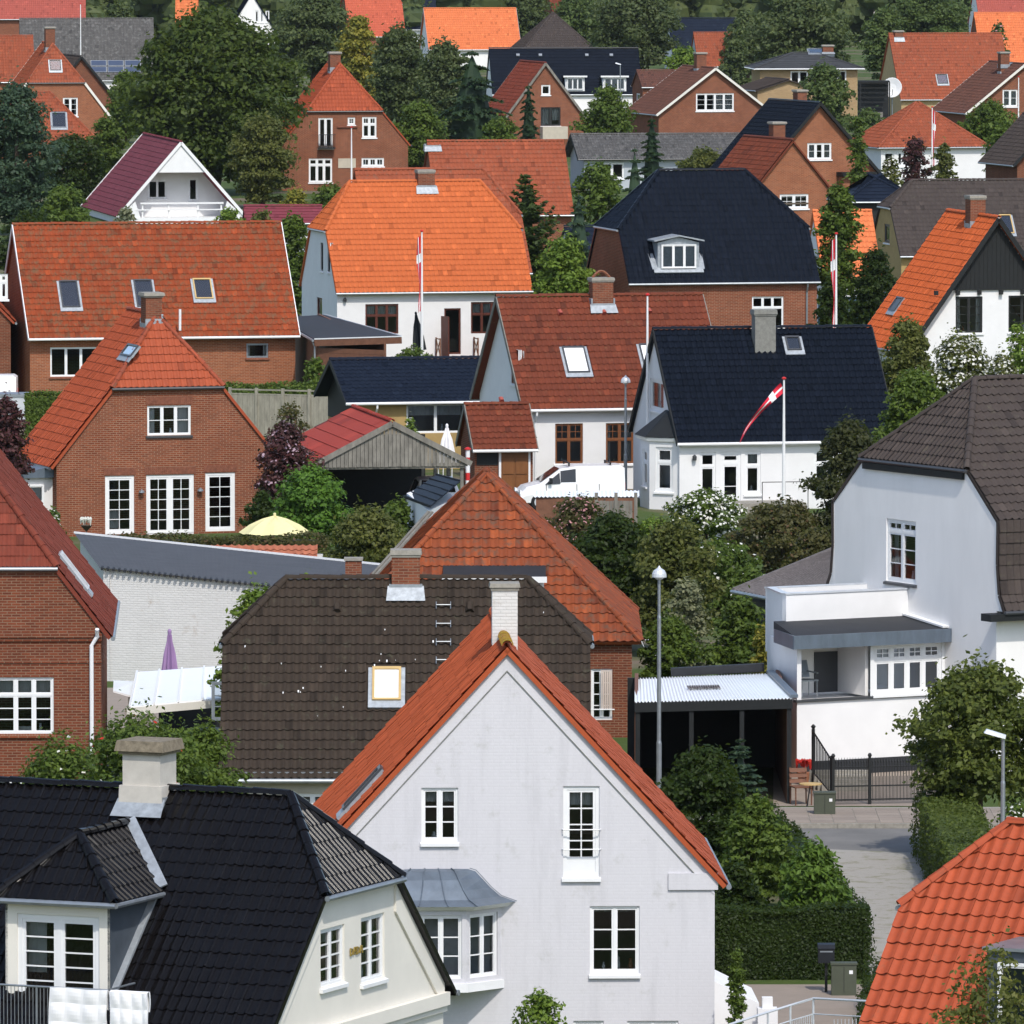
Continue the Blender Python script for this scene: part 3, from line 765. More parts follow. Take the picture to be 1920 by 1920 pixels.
def bush_mass(name, label, items, mat, leaf=.1, cat='shrub', group=None, dens=1.0, blossom=None, bl_n=.1, base_z=0):
    """one shrub of explicit lobes: items (px, py, s, r_px, rz_px)"""
    PLANT_SEED[0] += 1; r = np.random.default_rng(PLANT_SEED[0])
    c = [P(px, py, s) for px, py, s, a, b in items]; o = Vector((c[0].x, c[0].y, base_z)); root = thing(name, label, cat, o, 0, group)
    big = [(q.x-o.x, q.y-o.y, q.z-o.z, a/s, a/s*.9, b/s) for q, (px, py, s, a, b) in zip(c, items)]; lobes = []
    for l in big:
        lobes.append(tuple(l[:3])+tuple(x*.78 for x in l[3:]))
        for _ in range(7):
            d = unit(r.normal(size=(1, 3)))[0]; k = r.uniform(.3, .45)
            lobes.append((l[0]+d[0]*l[3]*.68, l[1]+d[1]*l[4]*.68, max(.1, l[2]+d[2]*l[5]*.68), l[3]*k, l[4]*k, l[5]*k))
    area = sum(2.0*math.pi*l[3]*l[5] for l in lobes); n = int(min(30000, max(600, dens*1.6*area/(leaf*leaf*.3))))
    V = foliage(lobes, n, leaf, r, .6)
    cr = obj('crown', quads_mesh('crown', V, mat), root); lump_core(lobes, .75, mat, 'inner_foliage', root, r).build('inner_foliage', mat, cr)
    part('stem', 'bark', root, lambda mb: [mb.tube([(l[0]*.2, l[1]*.2, -.05), (l[0]*.6, l[1]*.6, l[2]*.6), l[:3]], [.06, .045, .02], 5) for l in big], True)
    if blossom: tag(obj('blossom', quads_mesh('blossom', foliage(lobes, int(n*bl_n), leaf*.8, r, .9, up=.5, shell=.04, rnd=.3), blossom), root), kind='stuff')
    return root
# ------------------------------------------------------------------ the palette
glass_mat('glass', refl=1.6); glass_mat('skylight_glass', (.9, .93, .95), .06, 4.0); glass_mat('light_glass', (.75, .8, .85), .03, 2.2)
paint_mat('white_paint', (.78, .79, .80), .45, .04); paint_mat('white_paint_warm', (.74, .72, .66), .5, .06)
paint_mat('brown_frame', (.20, .075, .03), .5, .12, sc=6); paint_mat('mahogany', (.10, .028, .018), .5, .12, sc=6)
paint_mat('black_frame', (.02, .022, .022), .5, .1)
paint_mat('curtain', (.62, .62, .60), .9, .08)
paint_mat('zinc', (.33, .36, .39), .42, .15, .5, .6, sc=4); paint_mat('lead', (.42, .46, .50), .5, .22, .4, .35, sc=7)
paint_mat('zinc_roof', (.16, .20, .25), .42, .18, .5, .45, sc=3, streak=True)
paint_mat('dark_metal', (.05, .053, .06), .4, .1, .5); paint_mat('black_iron', (.012, .013, .014), .45, .1, .4)
paint_mat('pine_frame', (.55, .38, .16), .55, .1); paint_mat('concrete', (.33, .31, .27), .9, .2, sc=9, bump=.4, dirt=(.2, .17, .11))
paint_mat('concrete_grey', (.25, .25, .23), .9, .22, sc=8, bump=.4, dirt=(.14, .13, .1))
paint_mat('terracotta_pot', (.38, .15, .075), .8, .15); paint_mat('bark', (.09, .065, .045), .9, .25, sc=12, bump=.6)
paint_mat('plaster_white', (.76, .76, .765), .85, .045, sc=1.2, bump=.25); paint_mat('plaster_cream', (.76, .73, .66), .85, .05, sc=1.2, bump=.3)
paint_mat('plaster_grey_white', (.83, .82, .81), .85, .05, sc=1.2, bump=.25, streak=True)
paint_mat('plaster_ochre', (.42, .29, .12), .85, .12, sc=2, bump=.3); paint_mat('plaster_yellow', (.5, .36, .18), .85, .12, sc=3, bump=.3)
paint_mat('plaster_blue_grey', (.44, .48, .52), .85, .06); paint_mat('plaster_beige', (.52, .47, .38), .85, .1)
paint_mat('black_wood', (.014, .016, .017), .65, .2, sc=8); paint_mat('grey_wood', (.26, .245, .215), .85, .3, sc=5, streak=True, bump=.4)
paint_mat('fence_wood', (.36, .34, .27), .85, .25, sc=5, streak=True, bump=.4); paint_mat('brown_wood', (.19, .085, .05), .7, .2, sc=5, bump=.3)
paint_mat('door_brown', (.21, .085, .028), .5, .15, sc=5, streak=True)
paint_mat('bitumen', (.075, .078, .088), .8, .14, sc=1.5, bump=.3); paint_mat('felt_black', (.028, .03, .035), .7, .15, sc=2, bump=.3)
paint_mat('fibre_cement', (.17, .15, .145), .85, .3, sc=5, bump=.4); paint_mat('white_sheet', (.80, .83, .86), .35, .03, .4)
paint_mat('galvanised', (.62, .65, .69), .38, .1, .5, .2, sc=3); paint_mat('plastic_white', (.85, .86, .88), .3, .02)
paint_mat('car_white', (.80, .81, .82), .2, .02, .6, bump=0); paint_mat('rubber', (.015, .015, .016), .8, .1); paint_mat('car_dark', (.03, .032, .036), .2, .05, .6, bump=0)
paint_mat('red_light', (.5, .012, .01), .2, .05, .6, bump=0); paint_mat('flag_red', (.62, .02, .045), .75, .06); paint_mat('flag_white', (.82, .82, .82), .75, .04)
paint_mat('parasol_yellow', (.74, .68, .36), .8, .05); paint_mat('parasol_purple', (.34, .22, .42), .8, .12); paint_mat('parasol_black', (.018, .022, .026), .8, .1)
paint_mat('cloth_white', (.84, .84, .86), .9, .03); paint_mat('awning', (.72, .62, .55), .85, .06); paint_mat('red_paint', (.55, .03, .03), .5, .05)
paint_mat('green_cabinet', (.075, .085, .06), .55, .1); paint_mat('bin_black', (.014, .016, .02), .45, .1); paint_mat('blue_panel', (.02, .07, .11), .4, .3, sc=6)
paint_mat('solar', (.05, .07, .12), .15, .05, .6, bump=0); paint_mat('gold', (.5, .36, .1), .4, .05, .5, .7)
paint_mat('maroon_felt', (.13, .02, .035), .75, .1, sc=2); paint_mat('slate_cladding', (.07, .085, .105), .6, .15, sc=3)
paint_mat('floor_wood', (.13, .10, .075), .6, .2, sc=4); paint_mat('blind', (.55, .5, .36), .8, .05)
brick_mat('brick_red', (0.2470, 0.0699, 0.0330), (0.1568, 0.0441, 0.0238), (0.3040, 0.1900, 0.1287)); brick_mat('brick_brown', (0.2042, 0.0585, 0.0297), (0.1235, 0.0380, 0.0224), (0.2375, 0.1482, 0.0990), patch=.4)
brick_mat('brick_orange', (0.3420, 0.1064, 0.0462), (0.2280, 0.0684, 0.0330), (0.3420, 0.2128, 0.1386)); brick_mat('brick_chimney', (0.2470, 0.0760, 0.0396), (0.1425, 0.0456, 0.0277), (0.2280, 0.1444, 0.0990), dirt=(.05, .04, .035))
brick_mat('brick_white', (.575, .57, .60), (.573, .568, .597), (.569, .564, .593), bump=.14, patch=.0, dirt=(.43, .43, .42), dirt_lo=.575, streak=.5)
brick_mat('brick_old_white', (.66, .655, .645), (.62, .615, .605), (.60, .595, .58), bump=.7, patch=.15, dirt=(.40, .33, .27), dirt_lo=.60)
brick_mat('brick_yellow', (.44, .30, .15), (.36, .23, .11), (.35, .28, .2))
tile_mat('tile_terracotta', (0.3922, 0.0774, 0.0300), (0.3285, 0.0634, 0.0255), rough=.6, big=.3, spec=.2, moss=(.22, .075, .04), moss_amt=.2)
tile_mat('tile_orange', (0.5250, 0.1334, 0.0416), (0.4725, 0.1150, 0.0360), rough=.7, spec=.15, big=.4); tile_mat('tile_orange_far', (.68, .20, .075), (.6, .16, .06), rough=.7)
tile_mat('tile_red', (.34, .075, .035), (.22, .055, .032), moss=(.12, .09, .055), moss_amt=.3, big=.5)
tile_mat('tile_red_mossy', (0.3100, 0.0629, 0.0209), (0.1900, 0.0429, 0.0176), moss=(.14, .09, .05), moss_amt=.55, big=.45); tile_mat('tile_red_dark', (0.1995, 0.0465, 0.0286), (0.1520, 0.0375, 0.0240), moss=(.12, .06, .042), moss_amt=.3, rough=.75, spec=.12)
tile_mat('tile_red_clean', (0.3657, 0.0767, 0.0300), (0.3030, 0.0631, 0.0257), big=.4, rough=.6, spec=.2); tile_mat('tile_brown_red', (0.1805, 0.0458, 0.0232), (0.1187, 0.0334, 0.0194), moss=(.2, .1, .05), moss_amt=.15)
tile_mat('tile_old_orange', (0.2995, 0.0756, 0.0272), (0.1642, 0.0437, 0.0222), moss=(.10, .07, .05), moss_amt=.5, big=.3)
tile_mat('tile_grey_brown', (0.0508, 0.0377, 0.0284), (0.0369, 0.0281, 0.0218), moss=(.075, .075, .05), moss_amt=.15, rough=.75); tile_mat('tile_brown_warm', (.15, .066, .047), (.10, .05, .04), rough=.75, moss=(.09, .07, .05), moss_amt=.2); tile_mat('tile_brown', (.07, .056, .05), (.052, .042, .039), rough=.75, moss=(.09, .08, .06), moss_amt=.2)
tile_mat('tile_black', (0.0065, 0.0061, 0.0068), (0.0051, 0.0042, 0.0042), rough=.2, spec=.2, big=.3, bump=0); tile_mat('tile_black_matt', (0.0060, 0.0087, 0.0156), (0.0039, 0.0060, 0.0109), rough=.36, spec=.14, big=.3, bump=.1)
tile_mat('tile_blue_black', (0.0117, 0.0175, 0.0315), (0.0084, 0.0126, 0.0240), rough=.6, spec=.08); tile_mat('tile_ridge_moss', (.30, .17, .035), (.26, .10, .04), moss=(.32, .22, .03), moss_amt=1.0)
tile_mat('tile_maroon', (.20, .045, .06), (.18, .04, .052), big=.3, rough=.8, spec=.1); tile_mat('tile_pink', (.40, .10, .075), (.34, .085, .065)); tile_mat('tile_grey', (.11, .105, .10), (.07, .068, .066), moss=(.2, .2, .19), moss_amt=.4)
tile_mat('tile_red_far', (0.3230, 0.0851, 0.0407), (0.2470, 0.0663, 0.0336), moss=(.15, .1, .07), moss_amt=.3); tile_mat('sheet_red', (0.3600, 0.0520, 0.0315), (0.3200, 0.0440, 0.0280), rough=.7, spec=.1)
tile_mat('tile_terracotta_old', (0.4136, 0.0904, 0.0338), (0.3412, 0.0732, 0.0279), rough=.6, big=.4, moss=(.2, .1, .05), moss_amt=.1)
tile_mat('tile_orange_r', (0.5460, 0.1170, 0.0336), (0.4935, 0.1035, 0.0296), rough=.7, spec=.15, big=.4)
paint_mat('plaster_old', (.56, .53, .48), .9, .1, sc=3, bump=.6, dirt=(.28, .25, .2)); paint_mat('old_cap', (.26, .22, .16), .95, .3, sc=9, bump=1.0, dirt=(.3, .15, .08))
paint_mat('white_blind', (.86, .87, .9), .3, .02, .5, bump=0); paint_mat('brick_solid', (.27, .10, .06), .85, .3, sc=9, bump=.3)
tile_mat('felt_tile', (.06, .062, .066), (.05, .052, .056), rough=.8); tile_mat('tile_coral', (.52, .12, .065), (.46, .10, .055), rough=.6); tile_mat('tile_pinkish', (.42, .15, .085), (.33, .11, .065))
leaf_mat('leaf_dark', (0.0193, 0.0363, 0.0099), (0.0678, 0.1051, 0.0186)); leaf_mat('leaf_mid', (0.0398, 0.0733, 0.0143), (0.1271, 0.1832, 0.0252)); leaf_mat('leaf_bright', (0.0681, 0.1296, 0.0199), (0.2010, 0.2823, 0.0373))
leaf_mat('leaf_olive', (0.0495, 0.0677, 0.0179), (0.1508, 0.1579, 0.0350)); leaf_mat('leaf_yellow', (0.1238, 0.1464, 0.0250), (0.3416, 0.2823, 0.0409)); leaf_mat('leaf_blue', (0.0222, 0.0473, 0.0319), (0.0704, 0.1163, 0.0606))
leaf_mat('leaf_purple', (0.0247, 0.0112, 0.0140), (0.1106, 0.0365, 0.0397), .3); leaf_mat('leaf_hedge', (0.0114, 0.0245, 0.0036), (0.0354, 0.0602, 0.0069)); leaf_mat('leaf_spruce', (0.0110, 0.0282, 0.0159), (0.0402, 0.0764, 0.0303)); leaf_mat('leaf_brownish', (0.0433, 0.0473, 0.0179), (0.1205, 0.1079, 0.0327), c3=(.12, .07, .035))
leaf_mat('leaf_birch', (0.0433, 0.0677, 0.0279), (0.1205, 0.1495, 0.0524)); leaf_mat('leaf_far', (0.0445, 0.0719, 0.0300), (0.1254, 0.1554, 0.0490))
leaf_mat('petal_white', (.70, .70, .62), (.80, .80, .76), .25); leaf_mat('petal_red', (.5, .02, .02), (.6, .05, .03), .25); leaf_mat('petal_pink', (.5, .22, .24), (.6, .35, .35), .25); leaf_mat('petal_yellow', (.6, .45, .05), (.7, .55, .1), .25)
leaf_mat('leaf_laurel', (0.0433, 0.0845, 0.0140), (0.1307, 0.2158, 0.0303)); leaf_mat('leaf_hedge2', (0.0396, 0.0620, 0.0140), (0.1106, 0.1412, 0.0256)); leaf_mat('leaf_olive2', (0.0433, 0.0654, 0.0140), (0.1406, 0.1661, 0.0303)); leaf_mat('leaf_silver', (0.0866, 0.1128, 0.0698), (0.2814, 0.2823, 0.1516)); leaf_mat('leaf_dark2', (0.0222, 0.0293, 0.0120), (0.0684, 0.0731, 0.0233)); leaf_mat('leaf_fresh', (0.0372, 0.0958, 0.0140), (0.1205, 0.2326, 0.0256)); leaf_mat('leaf_tree', (0.0247, 0.0446, 0.0089), (0.0854, 0.1206, 0.0179)); leaf_mat('leaf_far2', (0.0433, 0.0766, 0.0259), (0.1205, 0.1661, 0.0420)); leaf_mat('petal_mauve', (.35, .22, .28), (.5, .38, .42), .25)
paint_mat('car_glass', (.012, .014, .016), .06, .02, .6, bump=0)
def ground_mat():
    m, nt, out = _new('ground_grass')
    a = noise(nt, .12, 4, .6, 'World'); b = noise(nt, 3, 5, .7, 'World')
    c = mixc(nt, ramp(nt, b, .35, .7), (.05, .085, .02), (.075, .10, .03)); c = mixc(nt, ramp(nt, a, .5, .62), c, (.16, .13, .095))
    principled(nt, out, c, .95, .1, 0, bumpn(nt, b, .6, .06)); MATS['ground_grass'] = m
    m, nt, out = _new('asphalt')
    a = noise(nt, .5, 5, .65, 'World'); b = noise(nt, 60, 3, .7, 'World')
    c = mixc(nt, ramp(nt, a, .35, .7), (.19, .183, .175), (.125, .123, .12)); c = mixc(nt, mathn(nt, 'MULTIPLY', b, .4), c, (.2, .195, .18))
    principled(nt, out, c, .9, .2, 0, bumpn(nt, b, .5, .006)); MATS['asphalt'] = m
    m, nt, out = _new('gravel')
    a = noise(nt, .9, 6, .7, 'World'); b = noise(nt, 25, 4, .75, 'World'); k = noise(nt, 1.6, 6, .72, 'World')
    c = mixc(nt, b, (.40, .38, .345), (.26, .25, .23)); c = mixc(nt, mathn(nt, 'MULTIPLY', ramp(nt, k, .52, .64), .6), c, (.15, .15, .06)); c = mixc(nt, ramp(nt, a, .55, .8), c, (.25, .22, .18))
    principled(nt, out, c, .95, .1, 0, bumpn(nt, b, .7, .015)); MATS['gravel'] = m
    m, nt, out = _new('paving')
    a = noise(nt, 1.2, 5, .65, 'World')
    c = mixc(nt, a, (.36, .30, .25), (.22, .19, .16)); principled(nt, out, mixc(nt, mathn(nt, 'MULTIPLY', piece_random(nt), .4), c, (.18, .15, .13)), .9, .15, 0, bumpn(nt, noise(nt, 30, 3, .6, 'World'), .4, .008)); MATS['paving'] = m
ground_mat()
# ------------------------------------------------------------------ helpers for annexes
def corrugated(name, mat, parent, a, b, c, d, n, amp=.025, thick=None):
    """sheet over quad a b c d (a-b lower edge, d-c upper edge) with n waves along a-b"""
    a, b, c, d = map(Vector, (a, b, c, d)); nn = (b-a).cross(d-a).normalized(); mb = MB(); K = n*4
    lo = [a.lerp(b, i/K)+nn*(amp*math.cos(i*math.pi/2)) for i in range(K+1)]; hi = [d.lerp(c, i/K)+nn*(amp*math.cos(i*math.pi/2)) for i in range(K+1)]
    for i in range(K):
        mb.face([lo[i], lo[i+1], hi[i+1], hi[i]]); mb.face([lo[i]-nn*.012, lo[i+1]-nn*.012, lo[i+1], lo[i]])
    return mb.build(name, mat, parent)
def bay(root, fr, pts, z0, z1, wall, wins, plinth=None):
    """bay on a wall: pts (u, w) from left to right; wins {facet: list of window dicts}"""
    mb = MB(); ws = []
    for i, ((u0, w0), (u1, w1)) in enumerate(zip(pts, pts[1:])):
        A, B = fr.p(u0, 0, w0), fr.p(u1, 0, w1); U = (B-A).normalized(); Nn = U.cross(Vector((0, 0, 1))); ln = (B-A).length
        holes = []
        for k in wins.get(i, []):
            h = (k['u'][0]*ln, k['u'][1]*ln, k['z'][0], k['z'][1]); holes.append(h); ws.append((Frame(A, U, (0, 0, 1), Nn), h, k))
        wall_face(mb, A, U, Nn, z0, [(0, z1), (ln, z1)], holes, .1)
    part_ = mb.build('bay_window', wall, root)
    for f, h, k in ws: window_at(root, f, *h, **k.get('kw', {}))
    return part_
def bay_roof(root, fr, rings, mat, name='bay_roof', caps=True):
    """rings: list of lists of (u, w, z), from the eave up"""
    mb = MB()
    for a, b in zip(rings, rings[1:]):
        for i in range(len(a)-1):
            q = [fr.p(*[a[i][0], a[i][2], a[i][1]]), fr.p(a[i+1][0], a[i+1][2], a[i+1][1]), fr.p(b[i+1][0], b[i+1][2], b[i+1][1]), fr.p(b[i][0], b[i][2], b[i][1])]
            mb.face(q)
    mb.face([fr.p(u, z, w) for u, w, z in rings[0]][::-1])
    return mb.build(name, mat, root)

# ================================================================== white gabled house, front centre
h = House('white_house', 'white painted brick house with steep gable and terracotta roof in the front centre', 'house', 1340, 89, 2, 9.0, 8.75, 3.72, 8.42,
          wall='brick_white', roof='tile_terracotta_old', prof=[(4.62, 3.38), (3.95, 4.12), (0, 8.42)], gable=True, tile=(.21, .34, 'double'), oh=.24, og=.1, gutter='zinc')
white_house = h
h.win('L', 790, 1477, 859, 1578, 2, (1, 3), sillx=.02); h.win('L', 1056, 1474, 1124, 1644, 1, (2, 4), kick=.28, sill='white_paint', sillx=.03, fw=.08, name='french_window', curtain=[(.1, .9, .78, .97)])
h.win('L', 1106, 1699, 1199, 1825, 2, (1, 3), sillx=.02, curtain=[(.05, .95, .9, .98)])
h.win('L', 1075, 1914, 1132, 1960, 1, (1, 1)); h.win('L', 1176, 1914, 1272, 1960, 2, (1, 1))
h.skylight(3, 0, 0, 0, 0, 'dark_metal', 'glass', uv=(-2.0, -1.25, .9, 2.1)); h.finish()
fr = h.fr('L')
def gable_band(h, f, wd=.36, w=.016, mat='brick_white', line='concrete_grey', t_lo=None):
    fr = h.fr(f); W = h.W
    def fn(mb):
        pts = [(t, z) for t, z in h.prof]
        for sg in (-1, 1):
            for (t0, z0), (t1, z1) in zip(pts, pts[1:]):
                if t0 > W/2: z0 = h.zt(W/2-.02); t0 = W/2-.02
                if t1 >= t0: continue
                dz = wd*1.35
                q = [(W/2+sg*t0, z0-.05), (W/2+sg*t1, z1-.05), (W/2+sg*t1, z1-dz), (W/2+sg*t0, z0-dz)]
                if sg > 0: q = q[::-1]
                mb.hexa([fr.p(u, z, .003) for u, z in q], [fr.p(u, z, w) for u, z in q])
    b = part('gable_band', mat, h.root, fn)
    def ln(mb):
        for sg in (-1, 1):
            t0, z0 = h.prof[-2]; t0 = min(t0, W/2-.05); z0 = h.zt(t0)
            mb.bar(fr.p(W/2+sg*t0, z0-wd*1.35-.012, .012), fr.p(W/2, h.zr-wd*1.35-.012, .012), .02, .022, up=fr.N)
    part('band_shadow_line', line, b, ln)  # thin grey bars draw the shadow line under the band
gable_band(h, 'L')
h.box('shoulder_block', 'brick_white', 'L', 1253, 1637, 1346, 1668, .003, .05)
# rail across the french window
for py in (1555, 1592):
    u0, z = h.on('L', 1054, py); u1, _ = h.on('L', 1126, py)
    part('guard_bar', 'white_paint', h.root, lambda mb: mb.tube([fr.p(u0, z, .0), fr.p(u0+.02, z, .1), fr.p(u1-.02, z, .1), fr.p(u1, z, .0)], .014, 6))
# bay with bell-shaped zinc roof
ub = [h.on('L', x, 1760)[0] for x in (676, 742, 872, 940)]; zb0 = h.on('L', 800, 1842)[1]; zbt = h.on('L', 800, 1700)[1]
pw = .72; pts = [(ub[0], 0), (ub[1], pw), (ub[2], pw), (ub[3], 0)]
kw = dict(sill=None, fw=.045); zz = (zb0+.16, zbt-.1)
bay(h.root, fr, pts, zb0, zbt+.12, 'brick_white', {0: [dict(u=(.1, .9), z=zz, kw=dict(lights=2, bars=(1, 3), **kw))], 1: [dict(u=(.06, .94), z=zz, kw=dict(lights=3, bars=(1, 3), curtain=[(.1, .3, .02, .12)], **kw))], 2: [dict(u=(.1, .9), z=zz, kw=dict(lights=2, bars=(1, 3), **kw))]})
def sill(mb):
    o = [(ub[0]-.06, 0), (ub[1]-.03, pw+.08), (ub[2]+.03, pw+.08), (ub[3]+.06, 0)]
    mb.hexa([fr.p(u, zb0-.12, w) for u, w in o][::-1], [fr.p(u, zb0+.06, w*.99) for u, w in o][::-1])
part('bay_sill', 'white_paint', h.root, sill)
um = (ub[0]+ub[3])/2; hw = (ub[3]-ub[0])/2
def ring(k, kp, z): return [(um-hw*k, -.02, z), (um-(hw-.72)*k*1.02, pw*kp, z), (um+(hw-.72)*k*1.02, pw*kp, z), (um+hw*k, -.02, z)]
z0r = zbt+.1; rings = [ring(1.22, 1.32, z0r), ring(1.0, 1.05, z0r+.12), ring(.86, .82, z0r+.3), ring(.74, .55, z0r+.5), ring(.64, .22, z0r+.66), ring(.55, 0.0, z0r+.7)]
br = bay_roof(h.root, fr, rings, 'zinc_roof')
def seams(mb):
    for k in (0, 1, 2, 3): mb.tube([fr.p(r_[k][0], r_[k][2]+.012, r_[k][1]+.01) for r_ in rings], .013, 5)
    for t in (.35, .68): mb.tube([fr.p(r_[1][0]*(1-t)+r_[2][0]*t, r_[1][2]+.012, r_[1][1]+.01) for r_ in rings], .013, 5)
part('roof_seam', 'zinc_roof', br, seams)
part('eave_moulding', 'white_paint', h.root, lambda mb: mb.hexa([fr.p(u, z0r-.1, w*.92) for u, w, z in ring(1.1, 1.16, 0)][::-1], [fr.p(u, z0r-.003, w) for u, w, z in ring(1.19, 1.28, 0)][::-1]))
# chimney set back on the ridge
h.chimney(946, 1092, .54, .54, 'brick_old_white', x=2.7, cap='concrete', capw=.06, caph=.09, flash=None)
h.caps_m = None
s_ = h.ridgem; h.ridgem = 'tile_ridge_moss'; h.caps((-.14, h.W/2, h.zr+.05), (2.35, h.W/2, h.zr+.05), r=.125, ln=.34); h.ridgem = s_
# roof-window rows on both slopes read as long dark frames
part('porch_step', 'plaster_white', h.root, lambda mb: [mb.hexa([(.9, -1.0, -.2), (3.6, -1.0, -.2), (3.6, -.004, -.2), (.9, -.004, -.2)], [(.9, -1.0, .75), (3.6, -1.0, .75), (3.6, -.004, 1.25), (.9, -.004, 1.25)])])
part('porch_pillar', 'plaster_white', h.root, lambda mb: [mb.box(.2, .62, -1.35, -.93, -.2, .72), mb.box(.3, .52, -1.25, -1.03, .721, .95)])

# ================================================================== black glazed roof, front left
h = House('black_roof_house', 'cream house with glossy black tiled half-hipped roof in the front left corner', 'house', 668, 100, -23, 11.0, 8.2, 3.55, 7.4, wall='plaster_cream', roof='tile_black',
          at=(11.0, 4.1), hip1=(5.75, 1.35), tile=(.2, .36, 'glaze'), oh=.3, og=.16, gutter='zinc')
black_house = h
h.win('R', 601, 1738, 646, 1846, 2, (1, 4), sillx=.05); h.win('R', 677, 1716, 721, 1838, 2, (1, 4), sillx=.05)
fR = h.fr('R')
h.finish()
h.chimney(280, 1386, .78, .72, 'plaster_old', cap='old_cap', capw=.12, caph=.2)
cx, cy, cz = h.last
part('chimney_waist', 'plaster_old', h.root, lambda mb: mb.hexa([(cx-.46, cy-.43, 6.9), (cx+.46, cy-.43, 6.9), (cx+.46, cy+.43, 6.9), (cx-.46, cy+.43, 6.9)], [(cx-.44, cy-.41, cz-.85), (cx+.44, cy-.41, cz-.85), (cx+.44, cy+.41, cz-.85), (cx-.44, cy+.41, cz-.85)]))
# verge moulding and string course on the gable
def vb(mb, side):
    for sg in (side,):
        t1 = h.tz(5.75); hw = h.W/2; te = hw-.04
        for a, b, dz in ((.02, .5, 0),):
            q = [(hw+sg*te, h.zt(te)-.03), (hw+sg*t1, 5.69), (hw+sg*t1, 5.69-.6), (hw+sg*te, h.zt(te)-.6)]
            if sg > 0: q = q[::-1]
            mb.hexa([fR.p(u, z, .003) for u, z in q], [fR.p(u, z, .05) for u, z in q])
for side in (-1, 1): part('gable_band', 'plaster_cream', h.root, lambda mb: vb(mb, side))
part('string_course', 'plaster_cream', h.root, lambda mb: [mb.fbox(fR, -.02, h.W+.02, 3.05, 3.3, .003, .14), mb.fbox(fR, -.02, h.W+.02, 2.93, 3.05, .003, .08)])
u0, z0 = h.on('R', 655, 1792); u1, z1 = h.on('R', 679, 1772)
def letters(mb):
    cur = u0; hgt = z1-z0; w = (u1-u0)/4*.8; st = .022
    def seg(a, b): mb.bar(fR.p(cur+a[0]*w, z0+a[1]*hgt, .025), fR.p(cur+b[0]*w, z0+b[1]*hgt, .025), .02, st, up=fR.N)
    D = [((0, 0), (0, 1)), ((0, 1), (.7, .85)), ((.7, .85), (.9, .5)), ((.9, .5), (.7, .15)), ((.7, .15), (0, 0))]
    A = [((0, 0), (.3, 1)), ((.3, 1), (.7, 1)), ((.7, 1), (.95, 0)), ((.15, .45), (.85, .45))]
    for g in (D, A, D, A):
        for a, b in g: seg(a, b)
        cur += (u1-u0)/4
part('lettering', 'gold', h.root, letters)
# dormer with hipped black roof
def L2(px, py, y): q = h._hit(Vector((0, y, 0)), Vector((0, 1, 0)), px, py); return q.x, q.z
yd = .35                                        # the dormer's front stands above the wall line
x0, zt_ = L2(10, 1690, yd); x1, _ = L2(206, 1690, yd); zdt = (L2(10, 1688, yd)[1]+L2(206, 1688, yd)[1])/2
zb_ = h.zt(h.W/2-yd)
fd = Frame((x0, yd, 0), (1, 0, 0), (0, 0, 1), (0, -1, 0)); wd = x1-x0
mb = MB(); holes = [(.24, wd-.22, zdt-2.5, zdt-.28)]
wall_face(mb, Vector((x0, yd, 0)), Vector((1, 0, 0)), Vector((0, -1, 0)), zb_-2.2, [(0, zdt), (wd, zdt)], holes)
dm = mb.build('dormer', 'plaster_cream', h.root)
window_at(h.root, fd, *holes[0], lights=2, bars=(1, 7), sill=None, fw=.09, curtain=[(.04, .3, .5, .98)], name='balcony_door')
yk = h.W/2-h.tz(zdt)
for nm, xx, sg in (('dormer_cheek', x1, 1), ('dormer_cheek', x0, -1)):
    q = [(xx, yd, zb_-.05), (xx, yk+.1, zdt), (xx, yd, zdt)]
    part(nm, 'slate_cladding', dm, lambda mb: mb.prism([(a-sg*.05, b, c) for a, b, c in q], (sg*.055, 0, 0)))
def dflash(mb): mb.bar((x1+.07, yd-.05, zb_+.09), (x1+.07, yk+.05, zdt+.11), .13, .05)
part('dormer_flashing', 'lead', dm, dflash)
xm = (x0+x1)/2; zr_ = zdt+1.1; ov = .18; yr0 = yd+.95; yr1 = h.W/2-h.tz(zr_)+.2
def dr_plane(name, O, U, V, vk, u0, u1):
    U, V = Vector(U).normalized(), Vector(V); ln = V.length; V = V/ln
    return dict(O=Vector(O), U=U, V=V, N=U.cross(V), vk=[0, ln], u0=u0, u1=u1, len=ln, kind=name)
w2 = wd/2+ov
pls = [dr_plane('f', (xm, yd-ov, zdt), (1, 0, 0), (0, yr0-yd+ov, zr_-zdt), None, [-w2, 0], [w2, 0])]
# side slopes: from eave to dormer ridge, cut by the main roof
pls.append(dr_plane('r', (x1+ov, yd-ov, zdt), (0, 1, 0), (-w2, 0, zr_-zdt), None, [0, yr0-yd+ov], [yk-yd+ov+.1, yr1-yd+ov]))
pls.append(dr_plane('l', (x0-ov, yd-ov, zdt), (0, -1, 0), (w2, 0, zr_-zdt), None, [-(yk-yd+ov+.1), -(yr1-yd+ov)], [0, -(yr0-yd+ov)]))
mb = MB()
for pl in pls:
    q = [pl['O']+pl['U']*pl['u0'][0], pl['O']+pl['U']*pl['u1'][0], pl['O']+pl['U']*pl['u1'][1]+pl['V']*pl['len'], pl['O']+pl['U']*pl['u0'][1]+pl['V']*pl['len']]
    if (q[2]-q[3]).length < .02: q = q[:3]
    mb.prism([p-pl['N']*.08 for p in q], pl['N']*.08)
keep = (h.planes, h.roof, h.cuts); h.planes = pls; h.cuts = []; h.roof = mb.build('dormer_roof', 'tile_black', h.root); h.lay_tiles()
